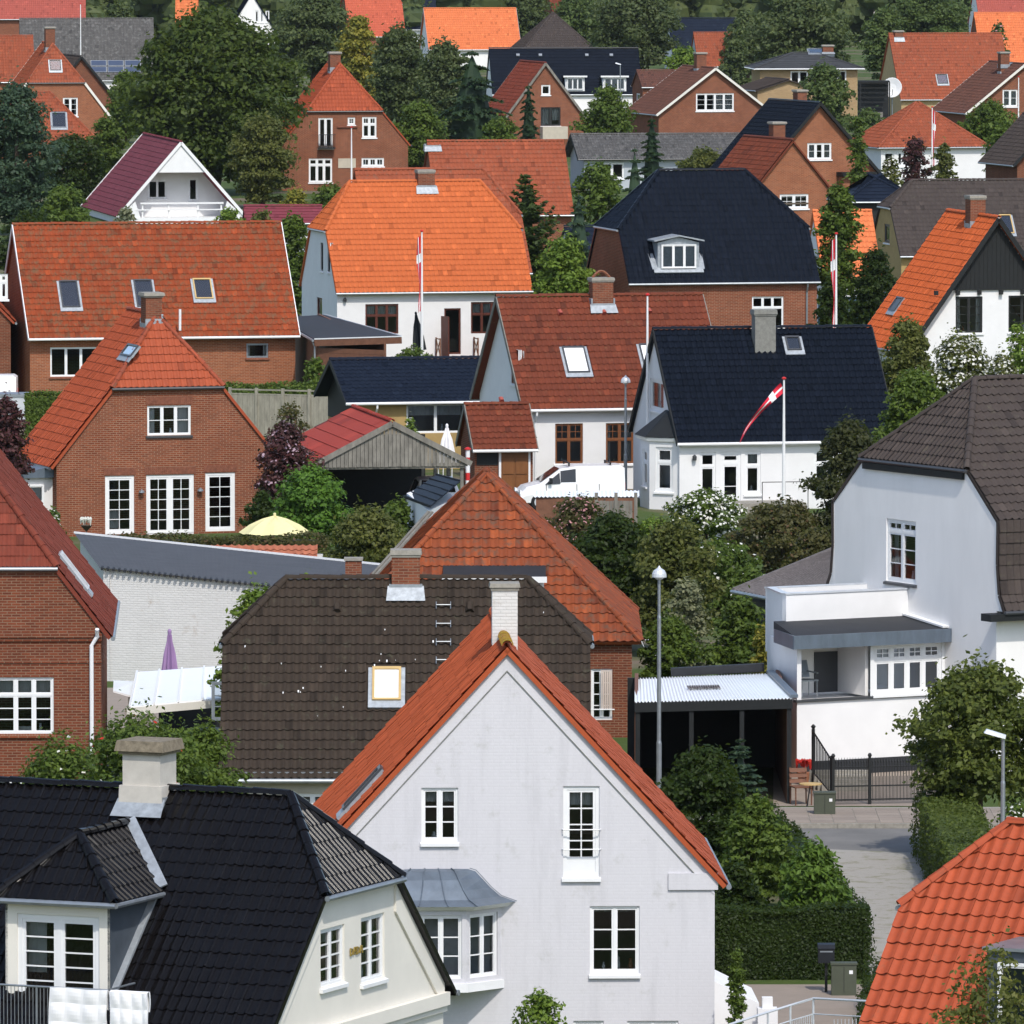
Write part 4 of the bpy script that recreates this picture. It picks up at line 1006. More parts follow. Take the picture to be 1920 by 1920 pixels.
h.caps((x0-ov, yd-ov, zdt+.04), (xm, yr0, zr_+.04), r=.1); h.caps((x1+ov, yd-ov, zdt+.04), (xm, yr0, zr_+.04), r=.1); h.caps((xm, yr0, zr_+.04), (xm, yr1, zr_+.04), r=.1)
h.planes, h.roof, h.cuts = keep
part('dormer_gutter', 'zinc', dm, lambda mb: [mb.tube([(x0-ov-.03, yd-ov-.05, zdt-.03), (x1+ov+.05, yd-ov-.05, zdt-.03)], .055, 8), mb.tube([(x1+ov+.05, yd-ov-.05, zdt-.03), (x1+ov+.05, yk, zdt-.03)], .05, 8)])
part('valley_lead', 'lead', dm, lambda mb: mb.bar((x1+ov+.02, yk-.06, zdt+.12), (xm+.06, h.W/2-h.tz(zr_)-.08, zr_+.13), .2, .03, up=(0, -.65, .76)))
# balcony in front of the dormer, quilts airing on its rail
zf = zdt-2.42; by0 = yd-1.15
bal = part('balcony', 'concrete_grey', h.root, lambda mb: mb.box(x0-.6, x1+.5, by0, yd-.003, zf-.16, zf))
zra = zf+.95
part('railing', 'zinc', bal, lambda mb: [mb.tube([(x0-.6, by0, zra), (x1+.5, by0, zra), (x1+.5, yd, zra)], .022, 6), mb.tube([(x0-.6, by0, zf+.12), (x1+.5, by0, zf+.12)], .014, 6)]+[mb.tube([(x0-.6+i*.075, by0, zf), (x0-.6+i*.075, by0, zra)], .007, 5) for i in range(int((wd+1.1)/.075))]+[mb.tube([(x0+.3+i*.9, by0, zf), (x0+.3+i*.9, by0, zra+.02)], .022, 6) for i in range(3)])
def quilt(label, xa, xb, drop_f, drop_b, seed):
    r = random.Random(seed); root = bpy.data.objects.new('quilt', None)
    mb = MB(); nx, ny = 22, 20
    def pt(i, j, off):
        u = i/nx; v = j/ny; ln = drop_f+drop_b; dd = v*ln-drop_b; x = xa+(xb-xa)*u
        pf = .03*abs(math.sin(u*math.pi*3.5))*abs(math.sin(v*math.pi*4))+.012*math.sin(u*9+seed)+off
        if dd < 0: return Vector((x, by0+.04+pf, zra+.03+dd))
        return Vector((x+.02*math.sin(v*5+seed), by0-.05-pf, zra+.03-dd+.01*math.sin(u*7)))
    for i in range(nx):
        for j in range(ny): mb.face([pt(i, j, .02), pt(i+1, j, .02), pt(i+1, j+1, .02), pt(i, j+1, .02)])
    for j in range(ny):
        for i in (0, nx): mb.face([pt(i, j, .02), pt(i, j+1, .02), pt(i, j+1, -.03), pt(i, j, -.03)])
    o = mb.build('quilt', 'cloth_white', None, True); o.matrix_world = h.M; return tag(o, label, 'quilt', 'quilts airing on the balcony')
bpy.context.view_layer.update()
qx0, _ = L2(96, 1860, by0); qx1, _ = L2(203, 1850, by0); qx2, _ = L2(207, 1850, by0); qx3, _ = L2(278, 1845, by0)
quilt('white quilt hanging on the balcony rail below the dormer door', qx0, qx1, 1.0, .4, 1)
quilt('narrower white quilt at the right end of the balcony rail', qx2, qx3, 1.1, .4, 5)

# ================================================================== terracotta roof, front right corner
h = House('terracotta_roof_house', 'house with clean terracotta pantile half-hipped roof cut by the bottom right corner', 'house', 1890, 104, -26, 9.0, 8.4, 3.1, 7.62, wall='plaster_white', roof='tile_terracotta', at=(1.4, 4.2),
          hip0=(6.2, 1.4), tile=(.235, .355, 'pan'), oh=.3, og=.14, gutter='zinc')
terra_house = h
h.finish()
uu, vv = h.onroof(0, 1868, 1760); pl = h.planes[0]
xq = uu+.5; yq = pl['O'].y+pl['V'].y*vv; zq = pl['O'].z+pl['V'].z*vv
dm = part('dormer', 'slate_cladding', h.root, lambda mb: mb.box(xq, xq+2.2, yq-1.6, yq+.6, zq-1.7, zq))
part('dormer_cap', 'zinc', dm, lambda mb: mb.box(xq-.06, xq+2.26, yq-1.68, yq+.62, zq+.002, zq+.06))
window_at(h.root, Frame((xq, yq-1.6, 0), (1, 0, 0), (0, 0, 1), (0, -1, 0)), .25, 1.95, zq-1.4, zq-.2, 2, (1, 1), deep=-.06, sill=None)

# ================================================================== left brick house, dark red roof
h = House('brick_house', 'brown brick house with dark red half-hipped roof at the left edge behind the cream house', 'house', 190, 72, 1.8, 11.5, 7.6, 5.05, 10.0, wall='brick_brown', roof='tile_red_dark', gable=True, hip0=(6.55, 2.5),
          tile=(.21, .34, 'double'), oh=.26, og=.06, gutter='zinc')
left_brick = h
h.win('L', -8, 1270, 101, 1376, 3, (1, 3), top=.3, tbars=(1, 1), sill='brick_red', curtain=[(.36, .63, .0, .12), (.0, 1, .72, .98)])
h.win('L', -12, 1456, 72, 1560, 3, (1, 2), sill='brick_red')
h.skylight(0, 0, 0, 0, 0, 'galvanised', 'light_glass', uv=(3.0, 3.9, 1.2, 2.4)); h.finish(); fr = h.fr('L')
part('cornice', 'brick_brown', h.root, lambda mb: [mb.fbox(fr, -.02, 7.62, 4.72, 4.82, .003, .09), mb.fbox(fr, -.02, 7.62, 4.62, 4.72, .003, .05), mb.fbox(fr, -.01, 7.61, 4.05, 4.11, .003, .03)])
part('downpipe', 'white_paint', h.root, lambda mb: mb.tube([fr.p(7.5, 4.95, .25), fr.p(7.5, 4.75, .12), fr.p(7.35, 4.5, .09), fr.p(7.35, .2, .09)], .055, 8))

# ================================================================== long lime-washed wall with flat dark roof
r0 = P(195, 1290, 62); root = thing('lime_washed_outbuilding', 'long outbuilding of flaking white brick under a flat dark grey roof', 'outbuilding', (r0.x, r0.y, 0))
o = Vector((r0.x, r0.y, 0)); a = P(186, 1064, 61.8)-o; b = P(660, 1114, 62.3)-o; c = P(715, 1060, 60)-o; d = P(139, 1000, 59)-o
A = Vector((a.x+.12, a.y+.1, 0)); B = Vector((b.x, b.y+.1, 0)); U = (B-A).normalized(); mb = MB()
wall_face(mb, A, U, U.cross(Vector((0, 0, 1))), -.3, [(0, a.z-.03), ((B-A).length, b.z-.03)], [])
Lb = (Vector((d.x, d.y, 0))-A); wall_face(mb, Vector((d.x+.2, d.y-.1, 0)), -Lb.normalized(), Vector((-1, 0, 0)), -.3, [(0, d.z-.06), (Lb.length, a.z-.05)], [])
mb.build('wall', 'brick_old_white', root)
corrugated('roof', 'bitumen', root, a, b, c, d, 60, .003)
part('roof_edge', 'white_paint', root, lambda mb: mb.bar(d+Vector((0, 0, .03)), c+Vector((0, 0, .03)), .05, .06))
c1 = P(663, 1088, 61)-o
part('chimney', 'brick_chimney', root, lambda mb: mb.box(c1.x-.25, c1.x+.25, c1.y-.25, c1.y+.25, c1.z-.6, c1.z+.62)); part('chimney_cap', 'concrete', root, lambda mb: mb.box(c1.x-.29, c1.x+.29, c1.y-.29, c1.y+.29, c1.z+.621, c1.z+.7))
part('eave_edge', 'felt_black', root, lambda mb: [mb.tube([a.lerp(b, (i+.5)/44)-Vector((0, .05, .03)), a.lerp(b, (i+.5)/44)+Vector((0, .25, .0))], .05, 6) for i in range(44)])

# ================================================================== grey-brown roof behind the white gable
h = House('grey_roof_house', 'beige house under a wide grey-brown half-hipped roof with one pale skylight', 'house', 416, 76, 0, 9.05, 8.0, 2.62, 6.9, wall='plaster_beige', roof='tile_grey_brown', hip0=(5.38, 1.5), hip1=(5.38, 1.5),
          tile=(.2, .305, 'pan'), oh=.3, og=.06, gutter='zinc')
grey_house = h
h.win('F', 560, 1488, 612, 1570, 2, (1, 1)); h.skylight(0, 698, 1256, 752, 1318, 'pine_frame', 'white_blind'); h.finish()
h.chimney(761, 1030, .7, .62, 'brick_chimney', cap='concrete', capw=.05)
pl = h.planes[0]; fr = Frame(pl['O'], pl['U'], pl['V'], pl['N'])
for py in (1140, 1175, 1209, 1243):
    u0, v = h.onroof(0, 818, py); u1, _ = h.onroof(0, 845, py)
    part('roof_step', 'zinc', h.root, lambda mb: [mb.tube([fr.p(u0, v-.1, .1), fr.p(u0, v+.1, .13)], .012, 5), mb.tube([fr.p(u1, v-.1, .1), fr.p(u1, v+.1, .13)], .012, 5), mb.tube([fr.p(u0, v, .13), fr.p(u1, v, .13)], .016, 6)])
for px, py in ((881, 1141), (632, 1141)):
    u, v = h.onroof(0, px, py)
    part('vent_cowl', 'tile_grey_brown', h.root, lambda mb: mb.hexa([fr.p(u-.12, v-.14, .03), fr.p(u+.12, v-.14, .03), fr.p(u+.1, v+.2, .03), fr.p(u-.1, v+.2, .03)], [fr.p(u-.05, v-.14, .17), fr.p(u+.05, v-.14, .17), fr.p(u+.04, v+.15, .1), fr.p(u-.04, v+.15, .1)]))
def spots(mb):
    r = random.Random(4)
    for k in range(34):
        cl = r.choice([(1.6, 3.2), (4.3, 3.6), (4.7, 4.2), (6.9, 2.2), (2.3, 2.0), (6.6, 4.3), (4.2, 1.2)])
        u, v = r.gauss(cl[0], .6), r.gauss(cl[1], .7)
        if not (.2 < u < 8.8 and .2 < v < 5.2): continue
        q = r.uniform(.008, .024); mb.fbox(fr, u-q*.7, u+q*.7, v-q, v+q*r.uniform(1, 2.2), .04, .066)
part('dropping_spot', 'white_paint', h.root, spots)['kind'] = 'stuff'  # white bird droppings scattered over the tiles
h.box('eave_board', 'zinc', 'F', 424, 1446, 1100, 1458, .003, .2)

# ================================================================== old orange hipped roof
h = House('hipped_brick_house', 'brick house with weathered orange pyramid-hipped roof behind the grey-brown roof', 'house', 1185, 66, 0, 10.4, 8.3, 3.0, 7.2, wall='brick_brown', roof='tile_old_orange', gable=True, hip0='full', hip1='full',
          tile=(.24, .34, 'pan'), oh=.26, og=.1, gutter=None)
hip_house = h
h.win('L', 1108, 1254, 1148, 1350, 2, (1, 4), name='french_window', sill=None)
h.finish(); fr = h.fr('L')
u0, z1 = h.on('L', 1108, 1256); u1, z0 = h.on('L', 1147, 1328)
part('awning', 'awning', h.root, lambda mb: [mb.hexa([fr.p(u0+.28+i*.055, z0, .09), fr.p(u0+.325+i*.055, z0, .13), fr.p(u0+.325+i*.055, z1, .05), fr.p(u0+.28+i*.055, z1, .02)], [fr.p(u0+.28+i*.055, z0, .12), fr.p(u0+.325+i*.055, z0, .16), fr.p(u0+.325+i*.055, z1, .08), fr.p(u0+.28+i*.055, z1, .05)]) for i in range(6)])
part('awning_rail', 'white_paint', h.root, lambda mb: mb.tube([fr.p(u0-.1, z0-.02, .16), fr.p(u1+.08, z0-.02, .16)], .02, 6))
pi = [i for i, p in enumerate(h.planes) if p['kind'] == 'hip0'][0]
u0, v0 = h.onroof(pi, 834, 1088); u1, _ = h.onroof(pi, 1020, 1088); pl = h.planes[pi]; q = pl['O']+pl['V']*v0
fx = q.x; zc = q.z; ya = h.W/2-u1; yb = h.W/2-u0
dm = part('dormer', 'white_paint', h.root, lambda mb: mb.box(fx-.65, fx+.5, ya, yb, zc-.75, zc+.1))
part('dormer_roof', 'felt_black', dm, lambda mb: mb.hexa([(fx-.85, ya-.05, zc+.12), (fx+1.4, ya-.05, zc+.22), (fx+1.4, yb+.05, zc+.22), (fx-.85, yb+.05, zc+.12)], [(fx-.85, ya-.05, zc+.16), (fx+1.4, ya-.05, zc+.62), (fx+1.4, yb+.05, zc+.62), (fx-.85, yb+.05, zc+.16)]))
part('dormer_fascia', 'white_paint', dm, lambda mb: mb.box(fx-.9, fx-.855, ya-.08, yb+.08, zc-.0, zc+.17))
part('roof_ladder', 'grey_wood', h.root, lambda mb: [mb.bar((.6, 8.25, 3.5), (3.2, 5.7, 6.2), .09, .05), mb.bar((.8, 8.35, 3.5), (3.4, 5.8, 6.2), .09, .05)])

# ================================================================== brick gable with french windows
h = House('gabled_brick_house', 'red brick gable house with three tall white french windows and red half-hipped roof', 'house', 521, 50.6, 17, 5.6, 8.45, 2.85, 8.05, wall='brick_red', roof='tile_red_clean', gable=True, hip0=(5.45, 1.55),
          tile=(.23, .36, 'pan'), oh=.24, og=.1, gutter='dark_metal', ridge='tile_red')
brick_gable = h
h.win('L', 276, 760, 358, 816, 3, (1, 2), sill='dark_metal', curtain=[(.0, .2, .05, .95), (.7, 1, .05, .95)], glass='light_glass')
h.win('L', 197, 892, 252, 1002, 1, (2, 5), kick=.02, fw=.1, sill=None, name='french_window', curtain=[(.1, .5, .1, .4)]); h.win('L', 274, 890, 364, 1002, 2, (2, 5), fw=.1, sill=None, name='french_window'); h.win('L', 385, 886, 441, 996, 1, (2, 5), fw=.1, sill=None, name='french_window')
h.skylight(1, 236, 648, 258, 672); h.finish(); fr = h.fr('L')
h.chimney(284, 548, .72, .62, 'brick_chimney', x=1.75, capw=.1)
for px, py in ((264, 922), (374, 919)):
    u, z = h.on('L', px, py)
    part('wall_lamp', 'zinc', h.root, lambda mb: mb.lathe([(.11, -.03), (.1, .03), (.03, .08), (.01, .1)], 10, fr.p(u, z, .13)))
def soldier(mb):
    for x0, x1, y0, y1 in ((194, 255, 878, 890), (271, 367, 876, 888), (382, 444, 872, 884), (273, 361, 744, 757)):
        u0, z1 = h.on('L', x0, y0); u1, z0 = h.on('L', x1, y1); n = int((u1-u0)/.075)
        for i in range(n): mb.fbox(fr, u0+(u1-u0)*i/n+.005, u0+(u1-u0)*(i+1)/n-.005, z0, z1, -.02, .014)
part('window_arch', 'brick_solid', h.root, soldier)['kind'] = 'stuff'
ax, ay = h.W, 0
lt = part('side_porch', 'plaster_white', h.root, lambda mb: mb.box(.6, 2.6, h.W+.003, h.W+1.6, -.2, 2.15))
part('porch_roof', 'zinc_roof', lt, lambda mb: mb.hexa([(.4, h.W+.003, 2.16), (2.8, h.W+.003, 2.16), (2.8, h.W+1.8, 2.16), (.4, h.W+1.8, 2.16)], [(.4, h.W+.003, 2.6), (2.8, h.W+.003, 2.6), (2.8, h.W+1.8, 2.22), (.4, h.W+1.8, 2.22)]))
window_at(h.root, Frame((.6, h.W+1.6, 0), (0, -1, 0), (0, 0, 1), (-1, 0, 0)), .35, 1.25, .2, 1.9, 1, (1, 3), deep=-.06, sill=None, name='porch_door')

# ================================================================== white mansard villa, right
h = House('mansard_villa', 'tall white villa with brown mansard roof and bell-cast eaves at the right edge', 'house', 1868, 69, 29, 10.0, 8.56, 4.8, 10.5, wall='plaster_grey_white', roof='tile_brown', prof=[(4.74, 4.55), (4.47, 5.0), (4.37, 5.8), (4.39, 7.0), (0, 10.55)],
          hip0=(8.3, 1.95), tile=(.22, .33, 'pan'), oh=.5, og=.03, gutter='dark_metal')
villa = h
h.win('L', 1662, 975, 1717, 1092, 2, (1, 3), top=.17, tbars=(2, 1), sill='dark_metal', fw=.07); h.finish()
fL = h.fr('L')
for sg in (-1, 1):
    def edge(mb):
        for (t0, z0), (t1, z1) in zip(h.prof[:3], h.prof[1:4]):
            q = [(h.W/2+sg*(h.W/2-.01), z0), (h.W/2+sg*(t0-.02), z0), (h.W/2+sg*(t1-.02), z1), (h.W/2+sg*(h.W/2-.01), z1)]
            if sg < 0: q = q[::-1]
            mb.hexa([fL.p(u, z, -.06) for u, z in q], [fL.p(u, z, .004) for u, z in q])
    part('gable_edge', 'plaster_grey_white', h.root, edge)
part('hip_fascia', 'black_wood', h.root, lambda mb: mb.fbox(fL, h.W/2-2.62, h.W/2+2.62, 8.02, 8.2, .003, .1))
part('eave_board', 'black_wood', h.root, lambda mb: mb.fbox(h.fr('F'), -.5, 10.1, 4.3, 4.5, .003, .5))
# annex with terrace parapet, porch and lower wall
def gl(px, yl=None):                            # local point on the gable plane under pixel column px
    u, z = h.on('L', px, 1200); return h.W-u
yF = gl(1772); yP = gl(1703)
xl = -4.72
z_low = h._hit(Vector((0, yF, 0)), Vector((0, 1, 0)), 1600, 1312).z; z_fas = h._hit(Vector((0, yF, 0)), Vector((0, 1, 0)), 1600, 1207).z
an = part('annex', 'plaster_white', h.root, lambda mb: [mb.prism([(xl, yF, -.3), (-.003, yF, -.3), (-.003, yF+3.4, -.3), (xl+1.15, yF+3.4, -.3)], (0, 0, z_low+.3))])
part('annex_ledge', 'dark_metal', an, lambda mb: mb.box(xl-.05, -.004, yF-.06, yF+.12, z_low+.002, z_low+.07))
part('annex_plinth', 'felt_black', an, lambda mb: mb.box(xl-.01, -.004, yF-.03, yF-.003, -.3, .42))
zt = z_fas
xw = h._hit(Vector((0, yF, 0)), Vector((0, 1, 0)), 1632, 1250).x
part('annex_side_wall', 'plaster_white', an, lambda mb: mb.prism([(xl, yF+.004, z_low+.071), (xl+.14, yF+.004, z_low+.071), (xl+1.29, yF+3.4, z_low+.071), (xl+1.15, yF+3.4, z_low+.071)], (0, 0, zt-z_low-.08)))
part('porch_back_wall', 'plaster_grey_white', an, lambda mb: [mb.box(xl+.62, xw+1.2, yF+1.7, yF+1.84, z_low+.071, zt), mb.box(xw-.05, xw+.05, yF+.2, yF+1.69, z_low+.071, zt-.003)])
part('porch_door', 'dark_metal', an, lambda mb: mb.box(xl+1.55, xl+2.35, yF+1.65, yF+1.697, z_low+.072, zt-.35))
mb = MB(); fw_ = Frame((xw, yF, 0), (1, 0, 0), (0, 0, 1), (0, -1, 0)); hw_ = (.12, -xw-.1, z_low+.12, zt-.08)
wall_face(mb, Vector((xw, yF, 0)), Vector((1, 0, 0)), Vector((0, -1, 0)), z_low+.071, [(0, zt), (-xw-.004, zt)], [hw_], .1); mb.build('annex_front', 'white_paint', h.root)
window_at(h.root, fw_, *hw_, lights=4, bars=(1, 1), top=.3, tbars=(2, 2), fw=.07, sill='white_paint', curtain=None)
part('canopy', 'zinc_roof', an, lambda mb: [mb.box(xl-.3, .35, yF-.35, yF-.29, zt-.05, zt+.32), mb.prism([(xl-.3, yF-.288, zt-.05), (xl-.24, yF-.288, zt-.05), (xl+.46, yP, zt-.05), (xl+.4, yP, zt-.05)], (0, 0, .368))])
part('canopy_roof', 'felt_black', an, lambda mb: mb.hexa([(xl-.238, yF-.288, zt+.1), (.3, yF-.288, zt+.1), (.3, yP+.1, zt+.1), (xl+.46, yP+.1, zt+.1)], [(xl-.238, yF-.288, zt+.3), (.3, yF-.288, zt+.3), (.3, yP+.1, zt+.52), (xl+.46, yP+.1, zt+.52)]))
part('canopy_flashing', 'white_paint', an, lambda mb: mb.bar((-.05, yF-.2, zt+.36), (-.05, yP, zt+.56), .3, .05))
zp0 = h._hit(Vector((0, yP, 0)), Vector((0, 1, 0)), 1590, 1162).z; zp1 = h._hit(Vector((0, yP, 0)), Vector((0, 1, 0)), 1590, 1110).z
xp = h._hit(Vector((0, yP, 0)), Vector((0, 1, 0)), 1474, 1130).x
def para(mb):
    mb.box(xp, -.003, yP, yP+.2, zp0-.1, zp1); mb.prism([(xp, yP+.203, -.3), (xp+.18, yP+.203, -.3), (xp+.88, yP+2.2, -.3), (xp+.7, yP+2.2, -.3)], (0, 0, zp1+.3))
    mb.box(xp+.75, -.003, yP+2.203, yP+2.38, zp0-1, zp1-.02)
part('terrace_parapet', 'plaster_white', an, para)
part('parapet_coping', 'galvanised', an, lambda mb: [mb.box(xp-.03, -.004, yP-.03, yP+.23, zp1+.002, zp1+.04), mb.prism([(xp-.03, yP+.232, zp1+.002), (xp+.21, yP+.232, zp1+.002), (xp+.91, yP+2.2, zp1+.002), (xp+.67, yP+2.2, zp1+.002)], (0, 0, .037)), mb.box(xp+.72, -.004, yP+2.203, yP+2.4, zp1-.018, zp1+.02)])
ch = thing('porch_chair', 'light metal garden chair on the villa porch', 'chair', h.M @ Vector((xl+.8, yF+.9, z_low+.072)), R(29))
part('seat', 'zinc', ch, lambda mb: mb.box(-.27, .27, -.25, .25, .42, .46)); part('backrest', 'zinc', ch, lambda mb: mb.hexa([(-.27, .22, .5), (.27, .22, .5), (.27, .25, .5), (-.27, .25, .5)], [(-.27, .38, .95), (.27, .38, .95), (.27, .41, .95), (-.27, .41, .95)]))
for sx in (-.24, .24):
    for sy in (-.22, .22): part('leg', 'zinc', ch, lambda mb: mb.tube([(sx, sy, 0), (sx, sy, .42)], .015, 6))
    part('armrest', 'zinc', ch, lambda mb: mb.bar((sx, -.25, .64), (sx, .28, .66), .05, .03))
# shed roof behind the annex
o = P(1375, 1105, 61); root = thing('corrugated_shed', 'low shed with grey corrugated hipped roof behind the white villa annex', 'shed', (o.x, o.y, 0)); O = Vector((o.x, o.y, 0))
a, b, c, d = P(1375, 1106, 61.5)-O, P(1562, 1143, 63.5)-O, P(1610, 1025, 60)-O, P(1577, 1023, 60)-O
corrugated('roof', 'fibre_cement', root, a, b, c, d, 26, .03); part('ridge_cap', 'fibre_cement', root, lambda mb: mb.tube([a, d], .07, 6)); part('gutter', 'zinc', root, lambda mb: mb.tube([a-Vector((.05, .05, .05)), b-Vector((0, .05, .05))], .06, 8))
part('wall', 'black_wood', root, lambda mb: mb.prism([(a.x+.3, a.y+.3, -.2), (b.x, b.y+.3, -.2), (b.x+1, b.y+4, -.2), (a.x+1.5, a.y+4, -.2)], (0, 0, a.z-.05)))

# ================================================================== white house with black roof and pennant
h = House('black_tiled_white_house', 'white cottage with matt black tiled roof behind the red and white pennant', 'house', 1274, 49, 12, 8.45, 8.0, 2.8, 6.72, wall='plaster_white', roof='tile_black_matt', tile=(.22, .33, 'pan'), oh=.22, og=.12, gutter='white_paint', barge='black_wood')
white_cottage = h
h.win('F', 1312, 848, 1342, 926, 1, (1, 1), top=.33, fw=.07); h.win('F', 1351, 847, 1389, 957, 1, (1, 2), top=.17, fw=.1, sill=None, name='garden_door'); h.win('F', 1397, 846, 1426, 926, 1, (1, 1), top=.33, fw=.07); h.win('F', 1526, 843, 1556, 920, 1, (1, 1), top=.33, fw=.07)
h.win('L', 1219, 712, 1244, 770, 1, (1, 1), fw=.08, curtain=[(0, 1, 0, 1)]); h.skylight(0, 1473, 634, 1500, 660); h.finish()
h.chimney(1432, 580, .82, .6, 'concrete_grey', y=3.35, cap='concrete_grey', capw=.06, caph=.18, flash=None)
h.box('cornice', 'plaster_white', 'F', 1278, 826, 1660, 836, .003, .12)
fr = h.fr('F'); u, z = h.on('F', 1301, 858); part('wall_lamp', 'dark_metal', h.root, lambda mb: mb.lathe([(.08, -.1), (.09, .05), (.02, .12)], 9, fr.p(u, z, .12)))
part('terrace_step', 'concrete', h.root, lambda mb: mb.box(1.2, 4.6, -1.6, -.003, -.2, .35))
part('terrace_rail', 'dark_metal', h.root, lambda mb: [mb.tube([(2.9, -1.5, 1.15), (5.6, -1.5, 1.15)], .02, 6)]+[mb.tube([(2.9+i*.9, -1.5, .0), (2.9+i*.9, -1.5, 1.15)], .018, 5) for i in range(4)])
# corner bay on the gable end
fl = h.fr('L'); W = h.W
ub = [W-2.75, W-2.35, W-.95, W-.55]; zb1 = h.on('L', 1215, 800)[1]
bay(h.root, fl, [(W-3.0, 0), (W-2.6, .95), (W-1.0, .95), (W-.25, 0)], -.3, 2.75, 'plaster_white', {0: [dict(u=(.3, .75), z=(.85, 2.25), kw=dict(lights=1, bars=(1, 1), top=.33, fw=.07))], 1: [dict(u=(.25, .75), z=(.85, 2.25), kw=dict(lights=1, bars=(1, 1), top=.33, fw=.07))], 2: [dict(u=(.22, .82), z=(.7, 2.4), kw=dict(lights=1, bars=(1, 1), top=.33, fw=.08))]})
bay_roof(h.root, fl, [[(W-3.25, -.01, 2.78), (W-2.75, 1.15, 2.78), (W-.95, 1.15, 2.78), (W-.05, -.01, 2.78)], [(W-2.0, -.01, 3.75), (W-1.9, .12, 3.75), (W-1.5, .12, 3.75), (W-1.3, -.01, 3.75)]], 'black_wood')
part('bay_cornice', 'white_paint', h.root, lambda mb: mb.hexa([fl.p(u, 2.62, w) for u, w in ((W-3.1, 0), (W-2.68, 1.05), (W-.98, 1.05), (W-.15, 0))], [fl.p(u, 2.76, w) for u, w in ((W-3.2, 0), (W-2.73, 1.12), (W-.96, 1.12), (W-.08, 0))]))

# ================================================================== white house with brown-red roof
h = House('red_roof_white_house', 'white house with brown-red tiled roof, brown windows and brick chimney beside the van', 'house', 990, 47.5, 14, 7.9, 8.0, 3.5, 7.45, wall='plaster_white', roof='tile_brown_red', tile=(.23, .33, 'pan'), oh=.3, og=.3, gutter='white_paint', barge='grey_wood')
h.win('F', 1041, 794, 1093, 869, 2, (1, 1), top=.4, tbars=(2, 2), frame='brown_frame', sill='white_paint'); h.win('F', 1136, 793, 1188, 869, 2, (1, 1), top=.4, tbars=(2, 2), frame='brown_frame', sill='white_paint')
h.win('L', 958, 655, 972, 720, 1, (1, 1), frame='brown_frame')
h.skylight(0, 1058, 653, 1100, 702, 'dark_metal', 'white_blind'); h.skylight(0, 1203, 648, 1240, 702, 'dark_metal', 'white_blind'); h.finish()
c = h.chimney(1127, 520, .85, .62, 'brick_chimney', y=3.8, capw=.06); x, y, z = h.last
part('chimney_arch', 'brick_chimney', c, lambda mb: [mb.tube([(x-.35+.7*k/8, y, z+.25*math.sin(math.pi*k/8)) for k in range(9)], .06, 6)])
h.downpipe('F', 1003, 'white_paint'); fr = h.fr('F'); u, z = h.on('F', 1001, 820); part('wall_lamp', 'black_iron', h.root, lambda mb: mb.lathe([(.05, -.12), (.1, .0), (.04, .1), (.01, .14)], 9, fr.p(u, z, .14)))
pl = h.planes[0]; frp = Frame(pl['O'], pl['U'], pl['V'], pl['N'])
for px, py in ((1050, 588), (1132, 587), (1217, 585)):
    u, v = h.onroof(0, px, py); part('vent_cowl', 'tile_pink', h.root, lambda mb: mb.hexa([frp.p(u-.11, v-.12, .03), frp.p(u+.11, v-.12, .03), frp.p(u+.09, v+.2, .03), frp.p(u-.09, v+.2, .03)], [frp.p(u-.06, v-.12, .2), frp.p(u+.06, v-.12, .2), frp.p(u+.04, v+.15, .1), frp.p(u-.04, v+.15, .1)]))
# porch wing with door
h2 = House('porch_wing', 'low red-tiled porch wing with brown panelled door left of the brown-windowed white house', 'porch', 890, 48.2, 10, 2.3, 3.2, 2.25, 3.6, wall='brick_brown', roof='tile_brown_red', tile=(.23, .33, 'pan'), oh=.35, og=.12, gutter='white_paint', barge='grey_wood')
h2.finish(); f2 = h2.fr('F'); u0, _ = h2.on('F', 939, 870); u1, _ = h2.on('F', 990, 870)
d_ = part('door', 'door_brown', h2.root, lambda mb: mb.fbox(f2, u0, u1, .1, 2.15, .003, .08))
for k, (a, b) in enumerate(((.06, .46), (.54, .94))):
    for zz in ((.3, .9), (1.0, 1.6)): part('door_panel', 'door_brown', d_, lambda mb: mb.fbox(f2, u0+(u1-u0)*a, u0+(u1-u0)*b, *zz, .082, .11))
part('door_frame', 'white_paint', h2.root, lambda mb: [mb.fbox(f2, u0-.09, u0-.002, .1, 2.2, .003, .1), mb.fbox(f2, u1+.002, u1+.08, .1, 2.2, .003, .1)])
part('door_step', 'concrete', h2.root, lambda mb: mb.fbox(f2, u0-.2, u1+.2, -.2, .1, .003, .7))
u, v = h2.onroof(0, 940, 752); pl = h2.planes[0]; frp = Frame(pl['O'], pl['U'], pl['V'], pl['N'])
part('vent_cowl', 'tile_pink', h2.root, lambda mb: mb.hexa([frp.p(u-.11, v-.12, .03), frp.p(u+.11, v-.12, .03), frp.p(u+.09, v+.2, .03), frp.p(u-.09, v+.2, .03)], [frp.p(u-.06, v-.12, .2), frp.p(u+.06, v-.12, .2), frp.p(u+.04, v+.15, .1), frp.p(u-.04, v+.15, .1)]))
part('recess_panel', 'black_wood', h2.root, lambda mb: mb.fbox(f2, .08, u0-.12, 1.35, 2.2, .003, .03))

